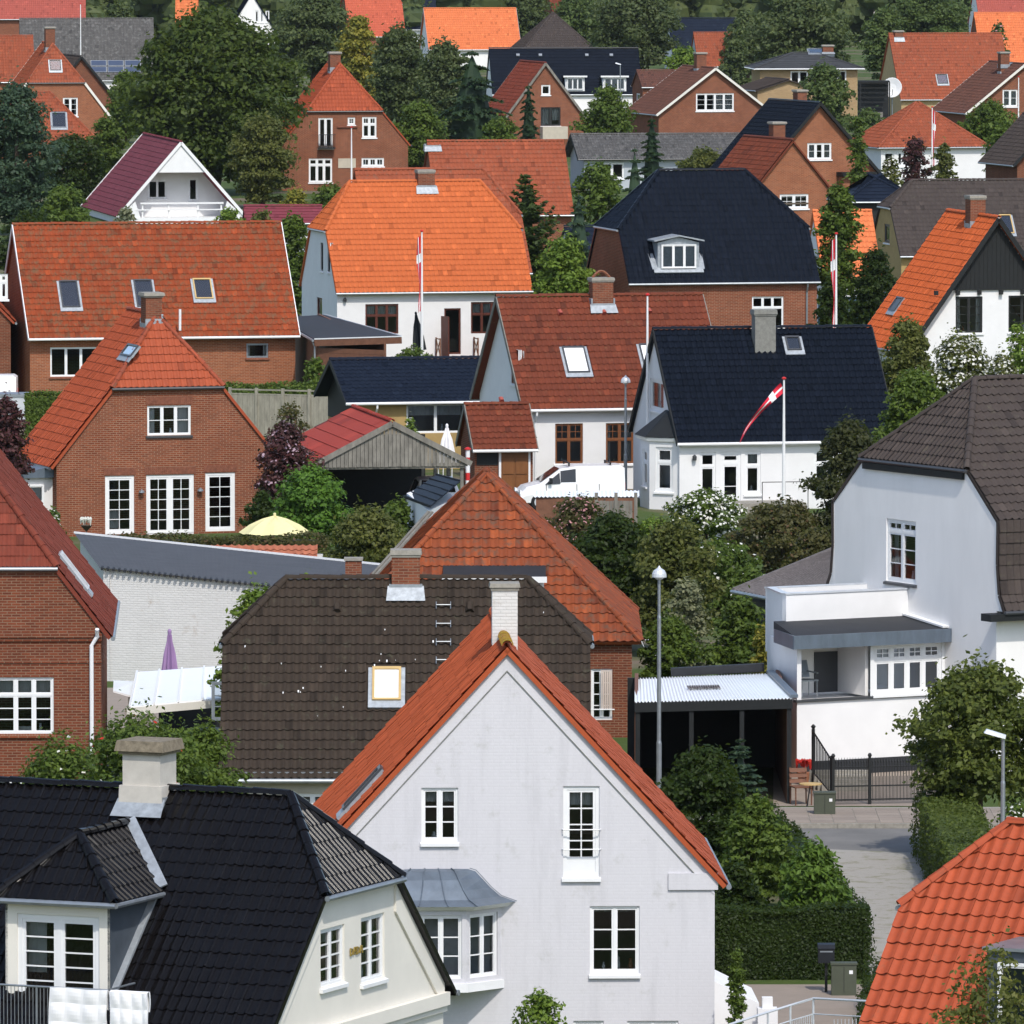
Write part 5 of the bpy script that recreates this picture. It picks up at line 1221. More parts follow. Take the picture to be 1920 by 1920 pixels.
# ================================================================== orange roof house
h = House('orange_roof_house', 'white house with bright orange half-hipped roof and mahogany windows', 'house', 632, 38, 13, 9.75, 8.6, 3.78, 8.8, wall='plaster_white', roof='tile_orange', hip0=(6.45, 1.55), hip1=(6.45, 1.55), tile=(.23, .33, 'pan'), oh=.25, og=.1, gutter='zinc', ridge='tile_orange')
orange_house = h
h.win('F', 685, 570, 747, 626, 3, (1, 1), top=.38, frame='mahogany', sill=None, curtain=[(0, 1, .62, 1)]); h.win('F', 883, 566, 943, 625, 3, (1, 1), top=.38, frame='mahogany', sill=None, curtain=[(0, 1, .62, 1)])
h.win('F', 833, 578, 864, 664, 1, (1, 1), frame='mahogany', sill=None, name='doorway', glass='glass')
h.win('L', 601, 455, 606, 508, 1, (1, 1), frame='dark_metal'); h.win('L', 614, 455, 619, 510, 1, (1, 1), frame='dark_metal'); h.win('L', 594, 558, 604, 600, 1, (1, 1), frame='mahogany'); h.finish()
h.chimney(797, 318, .85, .7, 'brick_chimney', capw=.04)
fr = h.fr('F'); h.box('cornice', 'plaster_white', 'F', 636, 545, 990, 552, .003, .1)
u, z = h.on('F', 828, 620); part('open_door', 'mahogany', h.root, lambda mb: mb.fbox(Frame(fr.p(u, 0, 0), Vector((.25, -1, 0)).normalized(), (0, 0, 1), (-1, 0, 0)), 0, .8, .3, 2.3, -.03, .03))
for px in (817, 888):
    u, z = h.on('F', px, 640)
    part('deck_rail', 'brown_frame', h.root, lambda mb: [mb.tube([fr.p(u, .2, .1+i*.9), fr.p(u, 1.25, .1+i*.9)], .04, 5) for i in (0, 1)]+[mb.bar(fr.p(u, 1.2, .1), fr.p(u, 1.2, 1.0), .05, .05), mb.bar(fr.p(u, .4, .1), fr.p(u, 1.15, 1.0), .04, .04), mb.bar(fr.p(u, 1.15, .1), fr.p(u, .4, 1.0), .04, .04)])
part('deck', 'brown_wood', h.root, lambda mb: mb.fbox(fr, 4.4, 7.4, -.1, .25, .003, 1.4))
u, z = h.on('F', 646, 562); part('wall_lamp', 'dark_metal', h.root, lambda mb: mb.lathe([(.07, -.1), (.09, .03), (.02, .12)], 8, fr.p(u, z, .12)))

# ================================================================== brick house with black half-hipped roof
h = House('black_half_hip_house', 'brick house with steep blue-black half-hipped roof and pale zinc dormer', 'house', 1181, 39, 13, 9.3, 8.7, 4.72, 9.75, wall='brick_red', roof='tile_black_matt', hip0=(7.0, 2.5), hip1=(7.0, 2.5), tile=(.26, .37, 'wave'), oh=.2, og=.1, gutter='zinc')
black_hip = h
h.win('F', 1410, 556, 1469, 614, 3, (1, 1), top=.35, curtain=None); h.finish(); h.downpipe('F', 1512)
pl = h.planes[0]; u0, v0 = h.onroof(0, 1236, 505); u1, _ = h.onroof(0, 1306, 505); q = pl['O']+pl['V']*v0; yq, zq = q.y, q.z
_, z1 = 0, h._hit(Vector((0, yq-.05, 0)), Vector((0, 1, 0)), 1270, 455).z
dm = part('dormer', 'lead', h.root, lambda mb: mb.prism([(u0-.1, yq-.1, zq-.05), (u1+.1, yq-.1, zq-.05), (u1+.1, yq-.1, z1), ((u0+u1)/2, yq-.1, z1+.28), (u0-.1, yq-.1, z1)], (0, 1.6, 0)))
window_at(h.root, Frame((u0, yq-.1, 0), (1, 0, 0), (0, 0, 1), (0, -1, 0)), .06, u1-u0-.06, zq+.05, z1-.08, 3, (1, 1), deep=-.06, sill=None)
part('dormer_roof', 'lead', dm, lambda mb: [mb.hexa([((u0+u1)/2, yq-.32, z1+.31), (s_*(.001)+(u0-.32 if s_ < 0 else u1+.32), yq-.32, z1+.06), ((u0-.32 if s_ < 0 else u1+.32), yq+1.2, z1+.06), ((u0+u1)/2, yq+1.2, z1+.31)][::s_], [((u0+u1)/2, yq-.32, z1+.38), ((u0-.32 if s_ < 0 else u1+.32), yq-.32, z1+.13), ((u0-.32 if s_ < 0 else u1+.32), yq+1.2, z1+.13), ((u0+u1)/2, yq+1.2, z1+.38)][::s_]) for s_ in (-1, 1)])
part('dormer_skirt', 'lead', dm, lambda mb: [mb.fbox(Frame(pl['O'], pl['U'], pl['V'], pl['N']), u0-.3, u1+.3, v0-.3, v0, .05, .13), mb.bar((u0-.22, yq-.15, zq-.0), (u0-.3, yq+1.25, z1+.05), .3, .05), mb.bar((u1+.22, yq-.15, zq-.0), (u1+.3, yq+1.25, z1+.05), .3, .05)])

# ================================================================== long mossy red roof, left
h = House('long_red_roof_house', 'long low brick house with mossy red pantile roof and three skylights', 'house', 56, 40.5, 12, 12.5, 8.6, 3.2, 7.8, wall='brick_orange', roof='tile_red_mossy', tile=(.24, .34, 'pan'), oh=.45, og=.12, gutter='white_paint', barge='white_paint')
long_red = h
h.win('F', 94, 651, 182, 706, 3, (1, 1), sill='brick_solid'); h.win('F', 462, 644, 503, 671, 1, (1, 1), frame='zinc', sill='brick_solid')
h.skylight(0, 113, 529, 147, 579, 'dark_metal', 'skylight_glass'); h.skylight(0, 253, 527, 287, 578, 'dark_metal', 'skylight_glass'); h.skylight(0, 363, 525, 397, 563, 'pine_frame', 'skylight_glass'); h.finish()
fr = h.fr('F')
for i in range(13): part('rafter_end', 'white_paint', h.root, lambda mb: mb.fbox(fr, .4+i*.95, .5+i*.95, 2.72, 2.84, .003, .36))
part('brick_pier', 'brick_orange', h.root, lambda mb: mb.box(13.2, 13.6, .1, .5, -.2, 2.6))
part('porch_roof', 'brown_wood', h.root, lambda mb: mb.box(12.52, 13.8, -.1, 3.0, 2.6, 2.8))
part('flue_pipe', 'white_paint', h.root, lambda mb: mb.tube([fr.p(*h.on('F', 332, 618), .8), fr.p(*h.on('F', 332, 578), .8)], .06, 8))

# ================================================================== carport with timber gable
h = House('timber_carport', 'open timber carport with red sheet roof and weathered grey board gable', 'carport', 735, 50.5, 10, 9.2, 5.5, 2.62, 4.05, roof='sheet_red', gable=True, at=(0, 2.75), tile=(1.1, .6, 'flat'), oh=.2, og=.1, gutter=None, individual=True, wall='black_wood')
carport = h
for k in 'FLRB': h.faces[k] = h.faces[k]
# no solid walls: posts, boards, beams
h.roof = None
mbp = MB()
for pl in h.planes:
    poly = [pl['O']+pl['U']*u+pl['V']*v for v, u in zip(pl['vk'], pl['u0'])] + [pl['O']+pl['U']*u+pl['V']*v for v, u in list(zip(pl['vk'], pl['u1']))[::-1]]
    mbp.prism([p-pl['N']*.06 for p in poly], pl['N']*.065)
h.roof = mbp.build('roof', 'sheet_red', h.root); h.lay_tiles(); h.caps((-.1, 2.75, 4.08), (9.3, 2.75, 4.08), .09, .5)
for x in (.15, 3.1, 6.1, 9.0):
    for y in (.1, 5.4): part('post', 'grey_wood', h.root, lambda mb: mb.box(x-.06, x+.06, y-.06, y+.06, -.2, 2.5))
part('dark_back_wall', 'black_wood', h.root, lambda mb: [mb.box(9.0, 9.1, 0, 5.5, -.2, 3.0), mb.box(2.5, 9.0, 5.46, 5.52, -.2, 2.55)])  # black boards added so the open carport stays dark inside
nb = 38
for i in range(nb):
    y0 = 5.6-(i+1)*5.7/nb; ym = y0+2.85/nb; zt_ = h.zt(abs(ym-2.75))-.12
    jit = random.uniform(-.01, .01)
    part('board', 'grey_wood', h.root, lambda mb: mb.box(-.06+jit, -.035+jit, y0+.008, y0+5.7/nb-.008, 2.38+random.uniform(-.01, .01), max(zt_, 2.42)))
part('barge_board', 'grey_wood', h.root, lambda mb: [mb.bar((-.12, 2.75+s_*2.98, 2.46), (-.12, 2.75, 4.0), .05, .2) for s_ in (-1, 1)])
part('beam', 'grey_wood', h.root, lambda mb: mb.box(.0, .12, .0, 5.5, 2.3, 2.5))

# ================================================================== blue-black shed roof between
h = House('blue_roof_shed', 'low ochre shed with blue-black corrugated roof behind the timber carport', 'shed', 668, 46, 13, 6.0, 5.6, 2.95, 4.35, wall='plaster_ochre', roof='tile_blue_black', tile=(.26, .3, 'wave'), oh=.35, og=.5, gutter='white_paint', barge='black_wood')
h.win('F', 762, 757, 872, 812, 2, (1, 1), sill=None, curtain=[(.05, .95, .6, .95)]); h.finish(); h.downpipe('F', 704, 'white_paint')
part('gable_boards', 'black_wood', h.root, lambda mb: [mb.fbox(h.fr('L'), .1+i*.2, .28+i*.2, 1.9, h.zt(abs(.19+i*.2-2.8))-.1, .003, .03) for i in range(27)])
# flat-roofed timber carport beside the orange house
o = P(600, 755, 41); root = thing('flat_roof_carport', 'timber garage with flat black felt roof between brick house and orange-roofed house', 'garage', (o.x, o.y, 0)); O = Vector((o.x, o.y, 0))
a, b, c, d = P(590, 638, 41)-O, P(753, 633, 41.2)-O, P(607, 592, 38.6)-O, P(520, 597, 38.6)-O
part('roof', 'felt_black', root, lambda mb: mb.prism([a, b, c, d], (0, 0, .05))); part('fascia', 'brown_wood', root, lambda mb: mb.bar(a-Vector((0, .05, .12)), b-Vector((0, .05, .12)), .05, .3)); part('roof_edge', 'white_paint', root, lambda mb: [mb.bar(a+Vector((0, -.06, .06)), b+Vector((0, -.06, .06)), .06, .05), mb.bar(b+Vector((0.03, 0, .06)), c+Vector((.03, 0, .06)), .05, .05)])
A = Vector((a.x+.1, a.y+.2, 0)); B = Vector((b.x-.8, b.y+.2, 0))
for i in range(11): part('plank', 'brown_wood', root, lambda mb: mb.bar(A+Vector((0, 0, .2+i*.225)), B+Vector((0, 0, .2+i*.225)), .05, .215))
part('side_wall', 'brown_wood', root, lambda mb: [mb.prism([A+Vector((0, .05, -.2)), A+Vector((.1, .05, -.2)), Vector((d.x+.4, d.y-.3, -.2)), Vector((d.x+.3, d.y-.3, -.2))], (0, 0, a.z)), mb.prism([B+Vector((0, .05, -.2)), B+Vector((.1, .05, -.2)), Vector((c.x-.2, c.y-.3, -.2)), Vector((c.x-.3, c.y-.3, -.2))], (0, 0, b.z-.1))])
part('gutter', 'zinc', root, lambda mb: mb.tube([a+Vector((-.08, 0, -.02)), d+Vector((-.08, 0, -.02))], .06, 7)); part('downpipe', 'zinc', root, lambda mb: mb.tube([a+Vector((-.08, .1, -.1)), a+Vector((.0, .1, -.3)), Vector((a.x, a.y+.1, .1))], .045, 7))

# ================================================================== orange gable house, right
h = House('timber_gable_house', 'white house with black boarded gable and plain orange roof at the right', 'house', 1868, 42, 13, 7.8, 7.6, 3.55, 8.9, wall='plaster_white', roof='tile_orange_r', gable=True, at=(0, 3.8), tile=(.24, .34, 'pan'), oh=.45, og=.35, gutter='zinc', barge='black_wood')
h.win('L', 1792, 556, 1842, 624, 2, (1, 4), frame='black_frame', sill='white_paint'); h.win('L', 1891, 554, 1942, 622, 2, (1, 4), frame='black_frame', sill='white_paint')
h.skylight(1, 1677, 558, 1690, 586, 'dark_metal', 'dark_metal'); h.finish(); fr = h.fr('L')
_, zg = h.on('L', 1868, 541); tg = h.tz(zg)
part('gable_boards', 'black_wood', h.root, lambda mb: [mb.fbox(fr, u, min(u+.19, h.W), zg, max(zg+.02, h.zt(abs(u+.095-3.8))-.1), .003, .05) for u in [3.8-tg+.02+i*.2 for i in range(int(2*tg/.2))]])
for u in (.9, 1.9, 2.9, 3.9, 4.9, 5.9): part('beam_end', 'black_wood', h.root, lambda mb: mb.fbox(fr, u, u+.16, zg-.26, zg-.07, .003, .2))
part('sill_beam', 'black_wood', h.root, lambda mb: mb.fbox(fr, 3.8-tg-.1, 3.8+tg+.1, zg-.06, zg-.002, .003, .09))
h.chimney(1829, 366, .85, .7, 'brick_chimney', x=3.2, capw=.05)
# ================================================================== ground, road, pavement, lane
def sheet(name, mat, pts, z, kind='structure'):
    o = part(name, mat, None, lambda mb: mb.face([(p.x, p.y, z) for p in pts])); o['kind'] = kind; return o
part('ground', 'ground_grass', None, lambda mb: mb.face([(-900, -60, 0), (900, -60, 0), (900, 3200, 0), (-900, 3200, 0)]))['kind'] = 'structure'
sheet('road', 'asphalt', [Vector((-20, 227.5, 0)), Vector((40, 227.5, 0)), Vector((40, 233.4, 0)), Vector((-20, 233.4, 0))], .006)
sheet('lane', 'gravel', [G(1628, 1850), G(1720, 1850), G(1740, 1760), G(1735, 1640), G(1724, 1600), G(1480, 1590), G(1560, 1640), G(1602, 1700), G(1618, 1760)], .010)
sheet('courtyard', 'paving', [G(1330, 1990), G(1700, 1990), G(1700, 1846), G(1330, 1846)], .004)
def pavement():
    root = part('pavement', 'concrete', None, lambda mb: mb.box(4, 40, 233.55, 237.6, -.1, .118)); root['kind'] = 'structure'
    me = MB(); me.box(-.29, .29, -.29, .29, 0, .012); m = me.mesh('paving_slab', 'paving')
    for i in range(26):
        for j in range(6):
            o = obj('paving_slab', m, root); o.location = (6.2+i*.6, 233.95+j*.6, .119); o.rotation_euler = (0, 0, random.gauss(0, .006))
    k = MB(); k.box(-.48, .48, -.07, .07, -.1, .13); km = k.mesh('kerb_stone', 'concrete')
    for i in range(24): o = obj('kerb_stone', km, root); o.location = (5+i*.97, 233.47, 0)
pavement()
# ================================================================== houses farther up the slope of roofs
def simple(name, label, px, s, a, Ln, W, ze, zr, wall, roof, wins=(), sky=(), chim=(), cat='house', group=None, **kw):
    kw.setdefault('tile', (.25, .36, 'pan')); kw.setdefault('oh', .3)
    h = House(name, label, cat, px, s, a, Ln, W, ze, zr, wall=wall, roof=roof, group=group, **kw)
    for w in wins:
        o = dict(w[5]) if len(w) > 5 else {}; o.setdefault('fw', .08); h.win(*w[:5], **o)
    for q in sky: h.skylight(*q[:5], *(q[5:] if len(q) > 5 else ()))
    h.finish()
    for c in chim: h.chimney(c[0], c[1], c[2], c[3], 'brick_chimney', **(c[4] if len(c) > 4 else {}))
    return h
far = []
simple('red_roof_house', 'house with plain faded red roof rising behind the bright orange roof', 820, 31, 8, 8.2, 8, 3.6, 7.65, 'brick_red', 'tile_red_far', chim=[(810, 279, .8, .8, dict(pots=0, x=.2))])
simple('hipped_red_house', 'orange-red roofed house directly behind the bright orange roof', 700, 36, 13, 8.3, 8.4, 3.6, 8.55, 'brick_red', 'tile_red_far', hip1=(6.2, 1.5))
simple('brown_roof_house', 'ochre house with wide brown half-hipped roof behind the black boarded gable', 1690, 33, 10, 9.5, 8, 2.6, 6.45, 'plaster_ochre', 'tile_brown', hip0=(4.95, 1.5), wins=[('L', 1658, 420, 1668, 455, dict(lights=1, bars=(1, 1), frame='dark_metal'))], sky=[(0, 1876, 405, 1898, 440, 'pine_frame', 'skylight_glass')], tile=(.25, .34, 'wave'))
h = simple('black_gable_house', 'brick gable house with thick black roof edges and small white window', 1535, 27, 20, 9, 8.8, 3.1, 7.9, 'brick_orange', 'tile_black_matt', gable=True, at=(0, 4.4), oh=.4, og=.35, barge='black_wood', wins=[('L', 1514, 268, 1559, 299, dict(lights=3, bars=(1, 2), curtain=[(0, .3, 0, 1), (.8, 1, 0, 1)]))], chim=[(1500, 168, .9, .7, dict(x=6.0))])
h.box('porch_canopy', 'black_wood', 'L', 1568, 322, 1632, 330, .003, 1.2); h.box('porch_front', 'brick_orange', 'L', 1572, 331, 1585, 365, .003, .8)
simple('small_brick_gable', 'small brick gable house with brown-red roof in front of the thick black roof edges', 1485, 30, 20, 8, 6.3, 3.6, 7.3, 'brick_orange', 'tile_brown_red', gable=True, at=(0, 3.15), oh=.3, og=.2, wins=[('L', 1462, 364, 1516, 391, dict(lights=2, bars=(2, 2)))], chim=[(1457, 228, .8, .8, dict(x=6.5))])
h = simple('white_hip_house', 'white bungalow with red pyramid roof behind the tall white flagpole', 1652, 24.5, 15, 8.4, 8.2, 2.95, 6.05, 'plaster_white', 'tile_red_far', hip0='full', hip1='full', wins=[('F', 1657, 285, 1676, 312, dict(lights=1, bars=(1, 2))), ('F', 1682, 285, 1702, 312, dict(lights=2, bars=(1, 1)))])
simple('broad_brick_gable', 'broad brick gable house with white roof edges and wide white window', 1340, 21, 15, 10, 10.4, 2.2, 6.1, 'brick_red', 'tile_brown_warm', gable=True, at=(0, 5.2), oh=.3, og=.35, barge='white_paint_warm', wins=[('L', 1305, 175, 1376, 208, dict(lights=4, bars=(1, 3), curtain=[(.45, 1, 0, 1)]))], chim=[(1313, 98, .9, .9, dict(x=4.5))])
h = simple('brick_wing_house', 'brick wing with brown roof and small balcony left of the white-edged gable', 1205, 20.5, 10, 5.2, 5, 4.0, 5.35, 'brick_red', 'tile_brown_warm', oh=.2, wins=[('L', 1193, 175, 1200, 200, dict(lights=1, bars=(1, 1)))])
part('balcony', 'zinc', h.root, lambda mb: [mb.box(-2.2, -.01, .4, 3.0, .8, .95), mb.box(-2.2, -2.15, .4, 3.0, .951, 1.8), mb.box(-2.14, -.02, .4, .45, .951, 1.8)])
h = simple('steep_brick_gable', 'steep brick gable house with rusty red roof and pale balcony box', 1022, 22, 15, 8, 8.6, 1.8, 7.4, 'brick_red', 'tile_red_dark', gable=True, at=(0, 4.3), oh=.3, og=.2, barge='grey_wood', wins=[('L', 1015, 159, 1032, 178, dict(lights=1, bars=(1, 1))), ('L', 1014, 201, 1051, 236, dict(lights=2, bars=(1, 1), frame='black_frame', curtain=[(.1, .45, 0, 1), (.6, .95, .3, 1)]))])
h.box('balcony', 'plaster_beige', 'L', 1012, 237, 1059, 260, .003, 1.0)
h = simple('long_black_roof_house', 'long house with smooth black roof and two flat dormers', 925, 19.5, 5, 14.3, 8, 2.3, 6.45, 'plaster_grey_white', 'tile_black_matt', oh=.2, tile=(.3, .4, 'flat'))
for x0, x1 in ((1060, 1096), (1130, 1174)):
    pl = h.planes[0]; u0, v0 = h.onroof(0, x0, 171); u1, _ = h.onroof(0, x1, 171); q = pl['O']+pl['V']*v0
    dm = part('dormer', 'white_paint', h.root, lambda mb: mb.box(u0, u1, q.y-.1, q.y+1.7, q.z, q.z+1.35)); part('dormer_roof', 'dark_metal', dm, lambda mb: mb.box(u0-.2, u1+.2, q.y-.4, q.y+1.9, q.z+1.352, q.z+1.42)); part('dormer_fascia', 'white_paint', dm, lambda mb: mb.box(u0-.22, u1+.22, q.y-.44, q.y-.402, q.z+1.34, q.z+1.5))
    window_at(h.root, Frame((u0, q.y-.1, 0), (1, 0, 0), (0, 0, 1), (0, -1, 0)), .15, u1-u0-.15, q.z+.15, q.z+1.25, 3, (1, 1), deep=-.06, sill=None, curtain=None)
for px in (971, 1013, 1100, 1146):
    u, v = h.onroof(0, px, 105); part('vent_cowl', 'zinc', h.root, lambda mb: mb.fbox(Frame(pl['O'], pl['U'], pl['V'], pl['N']), u-.16, u+.16, v-.14, v+.14, .02, .2))
simple('fibre_cement_house', 'low blue-grey house with long weathered corrugated roof', 1095, 25, 8, 12.6, 7, 2.5, 4.05, 'plaster_blue_grey', 'tile_grey', tile=(.2, .5, 'wave'), oh=.4, og=.5, barge='black_wood', gutter='dark_metal', wins=[('F', 1125, 305, 1170, 335, dict(lights=2, bars=(1, 1)))])
h = simple('yellow_brick_house', 'two-storey yellow brick house with low dark hipped roof', 1425, 20, 5, 9.2, 7, 5.3, 6.5, 'brick_yellow', 'felt_tile', hip0='full', hip1='full', oh=.55, tile=(.5, .5, 'flat'), gutter='white_paint', wins=[('F', 1482, 133, 1515, 160, dict(lights=2, bars=(1, 1))), ('F', 1528, 133, 1562, 160, dict(lights=2, bars=(1, 1), curtain=[(0, 1, 0, .9)])), ('F', 1569, 132, 1587, 162, dict(lights=1, bars=(1, 1), curtain=[(0, .5, 0, 1)]))], chim=[(1552, 84, 1.0, .8)])
h.skylight(0, 1516, 93, 1545, 102, 'zinc', 'skylight_glass')
simple('yellow_gable_house', 'low yellow brick annex with flat-pitched brown roof beside the small brick chimneys', 1478, 20.4, 18, 6, 6, 3.6, 4.5, 'brick_yellow', 'tile_brown', gable=True, at=(0, 3), oh=.3, og=.3)
h = simple('faded_red_roof_house', 'yellow gabled house with large faded red roof and one skylight near the top right', 1690, 19.5, 12, 11, 9, 2.0, 7.85, 'plaster_yellow', 'tile_red_far', oh=.3, og=.15, sky=[(0, 1757, 140, 1776, 158)], chim=[(1684, 57, .8, .8)])
simple('right_brick_gable', 'brick gable house with cream roof edges cut by the right edge', 1920, 21.5, 14, 10, 10.2, 2.85, 6.9, 'brick_red', 'tile_brown_warm', gable=True, at=(0, 5.1), oh=.3, og=.35, barge='white_paint_warm', wins=[('L', 1880, 168, 1908, 200, dict(lights=2, bars=(1, 2), curtain=[(0, 1, 0, 1)]))], chim=[(1882, 97, .9, .8, dict(x=3.5))])
simple('bright_orange_house', 'house with plain bright orange roof in the top right corner', 1842, 17, 8, 8, 9, 2.3, 7.65, 'brick_red', 'tile_orange_far')
simple('pink_roof_house', 'dull red roof behind the bright orange roof in the top right corner', 1838, 15.5, 6, 9, 9, 5.0, 9.5, 'plaster_white', 'tile_pink')
h = simple('tall_brick_house', 'tall brick house with red half-hipped roof, balcony door and white windows', 765, 25, 10, 8, 9.6, 3.6, 9.4, 'brick_red', 'tile_red_clean', gable=True, hip0=(5.95, 2.2), oh=.2, og=.1, gutter='dark_metal',
           wins=[('L', 679, 219, 706, 258, dict(lights=2, bars=(1, 1), top=.35, tbars=(2, 1))), ('L', 652, 220, 666, 234, dict(lights=1, bars=(2, 2))), ('L', 597, 221, 624, 278, dict(lights=2, bars=(1, 1), name='balcony_door')), ('L', 579, 297, 623, 342, dict(lights=3, bars=(1, 1), top=.25, name='french_window')), ('L', 678, 296, 720, 312, dict(lights=3, bars=(2, 1)))], chim=[(627, 97, 1.0, .8, dict(x=3.4))])
fr = h.fr('L'); u0, z0 = h.on('L', 596, 276); u1, _ = h.on('L', 627, 276)
part('balcony', 'black_iron', h.root, lambda mb: [mb.fbox(fr, u0, u1, z0-.1, z0, .003, .6)]+[mb.tube([fr.p(u0+i*.12, z0, .58), fr.p(u0+i*.12, z0+.95, .58)], .02, 4) for i in range(int((u1-u0)/.12)+1)]+[mb.tube([fr.p(u0, z0+.95, .58), fr.p(u1, z0+.95, .58)], .025, 5)])
h.box('string_course', 'brick_solid', 'L', 632, 236, 670, 239, .003, .12); h.box('wall_panel', 'plaster_beige', 'L', 634, 297, 667, 315, .003, .04)
# A-frame chalet
h = House('chalet', 'white A-frame chalet with maroon roof and balcony below the big dark tree', 'house', 332, 27.5, 10, 15, 8.2, .9, 5.6, wall='plaster_white', roof='tile_maroon', gable=True, at=(0, 4.1), tile=(.3, .4, 'flat'), oh=.3, og=2.1, gutter=None, barge='white_paint')
h.win('L', 278, 338, 312, 372, 2, (1, 1), frame='white_paint', fw=.06); h.win('L', 352, 333, 372, 378, 1, (1, 1), fw=.1); h.finish()
fr = h.fr('L')
part('gable_panel', 'white_paint', h.root, lambda mb: mb.prism([fr.p(4.1-1.75, 3.55, 1.95), fr.p(4.1+1.75, 3.55, 1.95), fr.p(4.1, 5.5, 1.95)], (-.08, 0, 0)))
bal = part('balcony', 'white_paint', h.root, lambda mb: [mb.fbox(fr, .1, 8.1, .0, .5, .003, 2.1)])
part('rail', 'white_paint', bal, lambda mb: [mb.fbox(fr, 1.3, 7.0, 1.4, 1.52, 2.0, 2.08), mb.fbox(fr, .9, 7.3, .98, 1.06, 2.0, 2.08)]+[mb.fbox(fr, x, x+.1, .5, 1.4, 1.92, 2.0) for x in (1.4, 3.2, 5.2, 6.8)])
part('porch_side', 'white_paint', h.root, lambda mb: [mb.prism([fr.p(-.25, .5, 2.0), fr.p(1.3, .5, 2.0), fr.p(.95, 1.6, 2.0)], (-.06, 0, 0)), mb.prism([fr.p(6.9, .5, 2.0), fr.p(8.45, .5, 2.0), fr.p(7.25, 1.6, 2.0)], (-.06, 0, 0))])
h = simple('corner_brick_house', 'brick house with red half-hipped roof and small skylight in the upper left', 212, 22, 10, 9, 9.8, 2.55, 9.0, 'brick_orange', 'tile_red_far', gable=True, hip0=(5.75, 2.0), oh=.2, og=.1, gutter='dark_metal', barge='white_paint_warm', wins=[('L', 118, 183, 146, 218, dict(lights=2, bars=(1, 3)))], chim=[(93, 50, 1.0, .8, dict(x=2.6))])
pi = [i for i, p in enumerate(h.planes) if p['kind'] == 'hip0'][0]; h.skylight(pi, 93, 113, 114, 133)
simple('low_red_wing', 'low red-roofed wing with pale skylight in front of the upper left brick house', -20, 23.5, 6, 8.8, 7.5, 2.2, 6.1, 'brick_orange', 'tile_red_far', hip1='full', oh=.2, sky=[(0, 97, 212, 124, 241, 'zinc', 'skylight_glass')])
simple('left_edge_red_roof', 'orange-red roof cut by the upper left edge', -110, 21.3, 6, 8.2, 8.6, 5.3, 9.1, 'brick_orange', 'tile_red_far', oh=.2)
simple('behind_red_roof', 'small faded red roof end at the far upper left edge behind the brick chimney', -150, 18, 6, 10, 8, 4.6, 8.3, 'brick_red', 'tile_red_far', hip1='full')
h = simple('grey_barn', 'wide house with patchy grey roof and solar panels in the upper left', 40, 17.5, 4, 14.2, 11, 1.2, 7.5, 'plaster_grey_white', 'tile_grey', oh=.2, tile=(.35, .42, 'pan'))
pl = h.planes[0]; fr = Frame(pl['O'], pl['U'], pl['V'], pl['N'])
for i in range(3):
    for j in range(2):
        u0, v0 = h.onroof(0, 170+i*32, 137-j*12); u1, _ = h.onroof(0, 201+i*32, 137); _, v1 = h.onroof(0, 185, 126-j*12)
        q = part('solar_panel', 'zinc', h.root, lambda mb: mb.fbox(fr, u0, u1-.05, v0, v1-.04, .1, .16)); part('solar_cell', 'solar', q, lambda mb: mb.fbox(fr, u0+.06, u1-.11, v0+.06, v1-.1, .161, .17))
simple('pink_top_roof', 'long dull pink-red roof along the top left edge', -120, 15.5, 3, 18, 9, 5.6, 10.4, 'brick_red', 'tile_pink')
simple('top_orange_house', 'house with plain light orange roof at the top centre', 806, 16, 8, 10.6, 8.6, 2.65, 7.1, 'plaster_grey_white', 'tile_orange_far', og=.2, barge='zinc')
simple('top_hip_house', 'orange-pink hipped roof at the top behind the yellow-green conifer', 655, 15, 10, 7, 9, 2.8, 9.2, 'brick_red', 'tile_coral', hip1=(6.5, 1.5), oh=.25)
simple('far_white_gable', 'narrow white gable with small windows at the top left of centre', 520, 15, 4, 8, 6.4, 2.8, 7.9, 'plaster_grey_white', 'tile_blue_black', gable=True, wins=[('L', 478, 20, 485, 42, dict(lights=1, bars=(1, 1))), ('L', 488, 20, 494, 42, dict(lights=1, bars=(1, 1))), ('L', 498, 20, 505, 42, dict(lights=1, bars=(1, 1)))])
simple('top_black_house', 'black roofed house at the top between the two orange roofs', 690, 14.2, 4, 9, 9, 2.5, 8.5, 'plaster_white', 'tile_blue_black', tile=(.4, .45, 'flat'))
simple('far_brown_hip', 'dark brown hipped roof among the trees at the top centre', 985, 16.5, 10, 7.8, 7.8, 3.3, 7.2, 'brick_brown', 'tile_brown', hip0='full', hip1='full', oh=.3)
simple('far_brown_ridge', 'small brown roof peeping above the dark brown hipped roof', 1038, 15, 12, 4.5, 6, 5.4, 7.9, 'brick_brown', 'tile_brown_red')
simple('slate_house', 'house with plain dark slate roof among the trees right of the top centre', 1262, 16, 6, 9.8, 8, 2.0, 5.95, 'plaster_white', 'tile_blue_black', tile=(.4, .45, 'flat'))
simple('small_red_house', 'small rusty red roof in front of the dark slate roof', 1310, 17, 10, 4.3, 5, 2.2, 5.5, 'plaster_blue_grey', 'tile_red_far')
simple('far_red_patch', 'small orange-red roof piece showing at the top beside the big dark tree', 330, 15, 0, 2.6, 5, 3, 9, 'brick_red', 'tile_orange_far')
simple('far_white_house', 'plain white house partly hidden by trees at the top right', 1612, 14, 6, 4.6, 6, 5.8, 7.3, 'plaster_white', 'tile_blue_black', wins=[('F', 1620, 8, 1650, 14, dict(lights=3, bars=(1, 1)))])
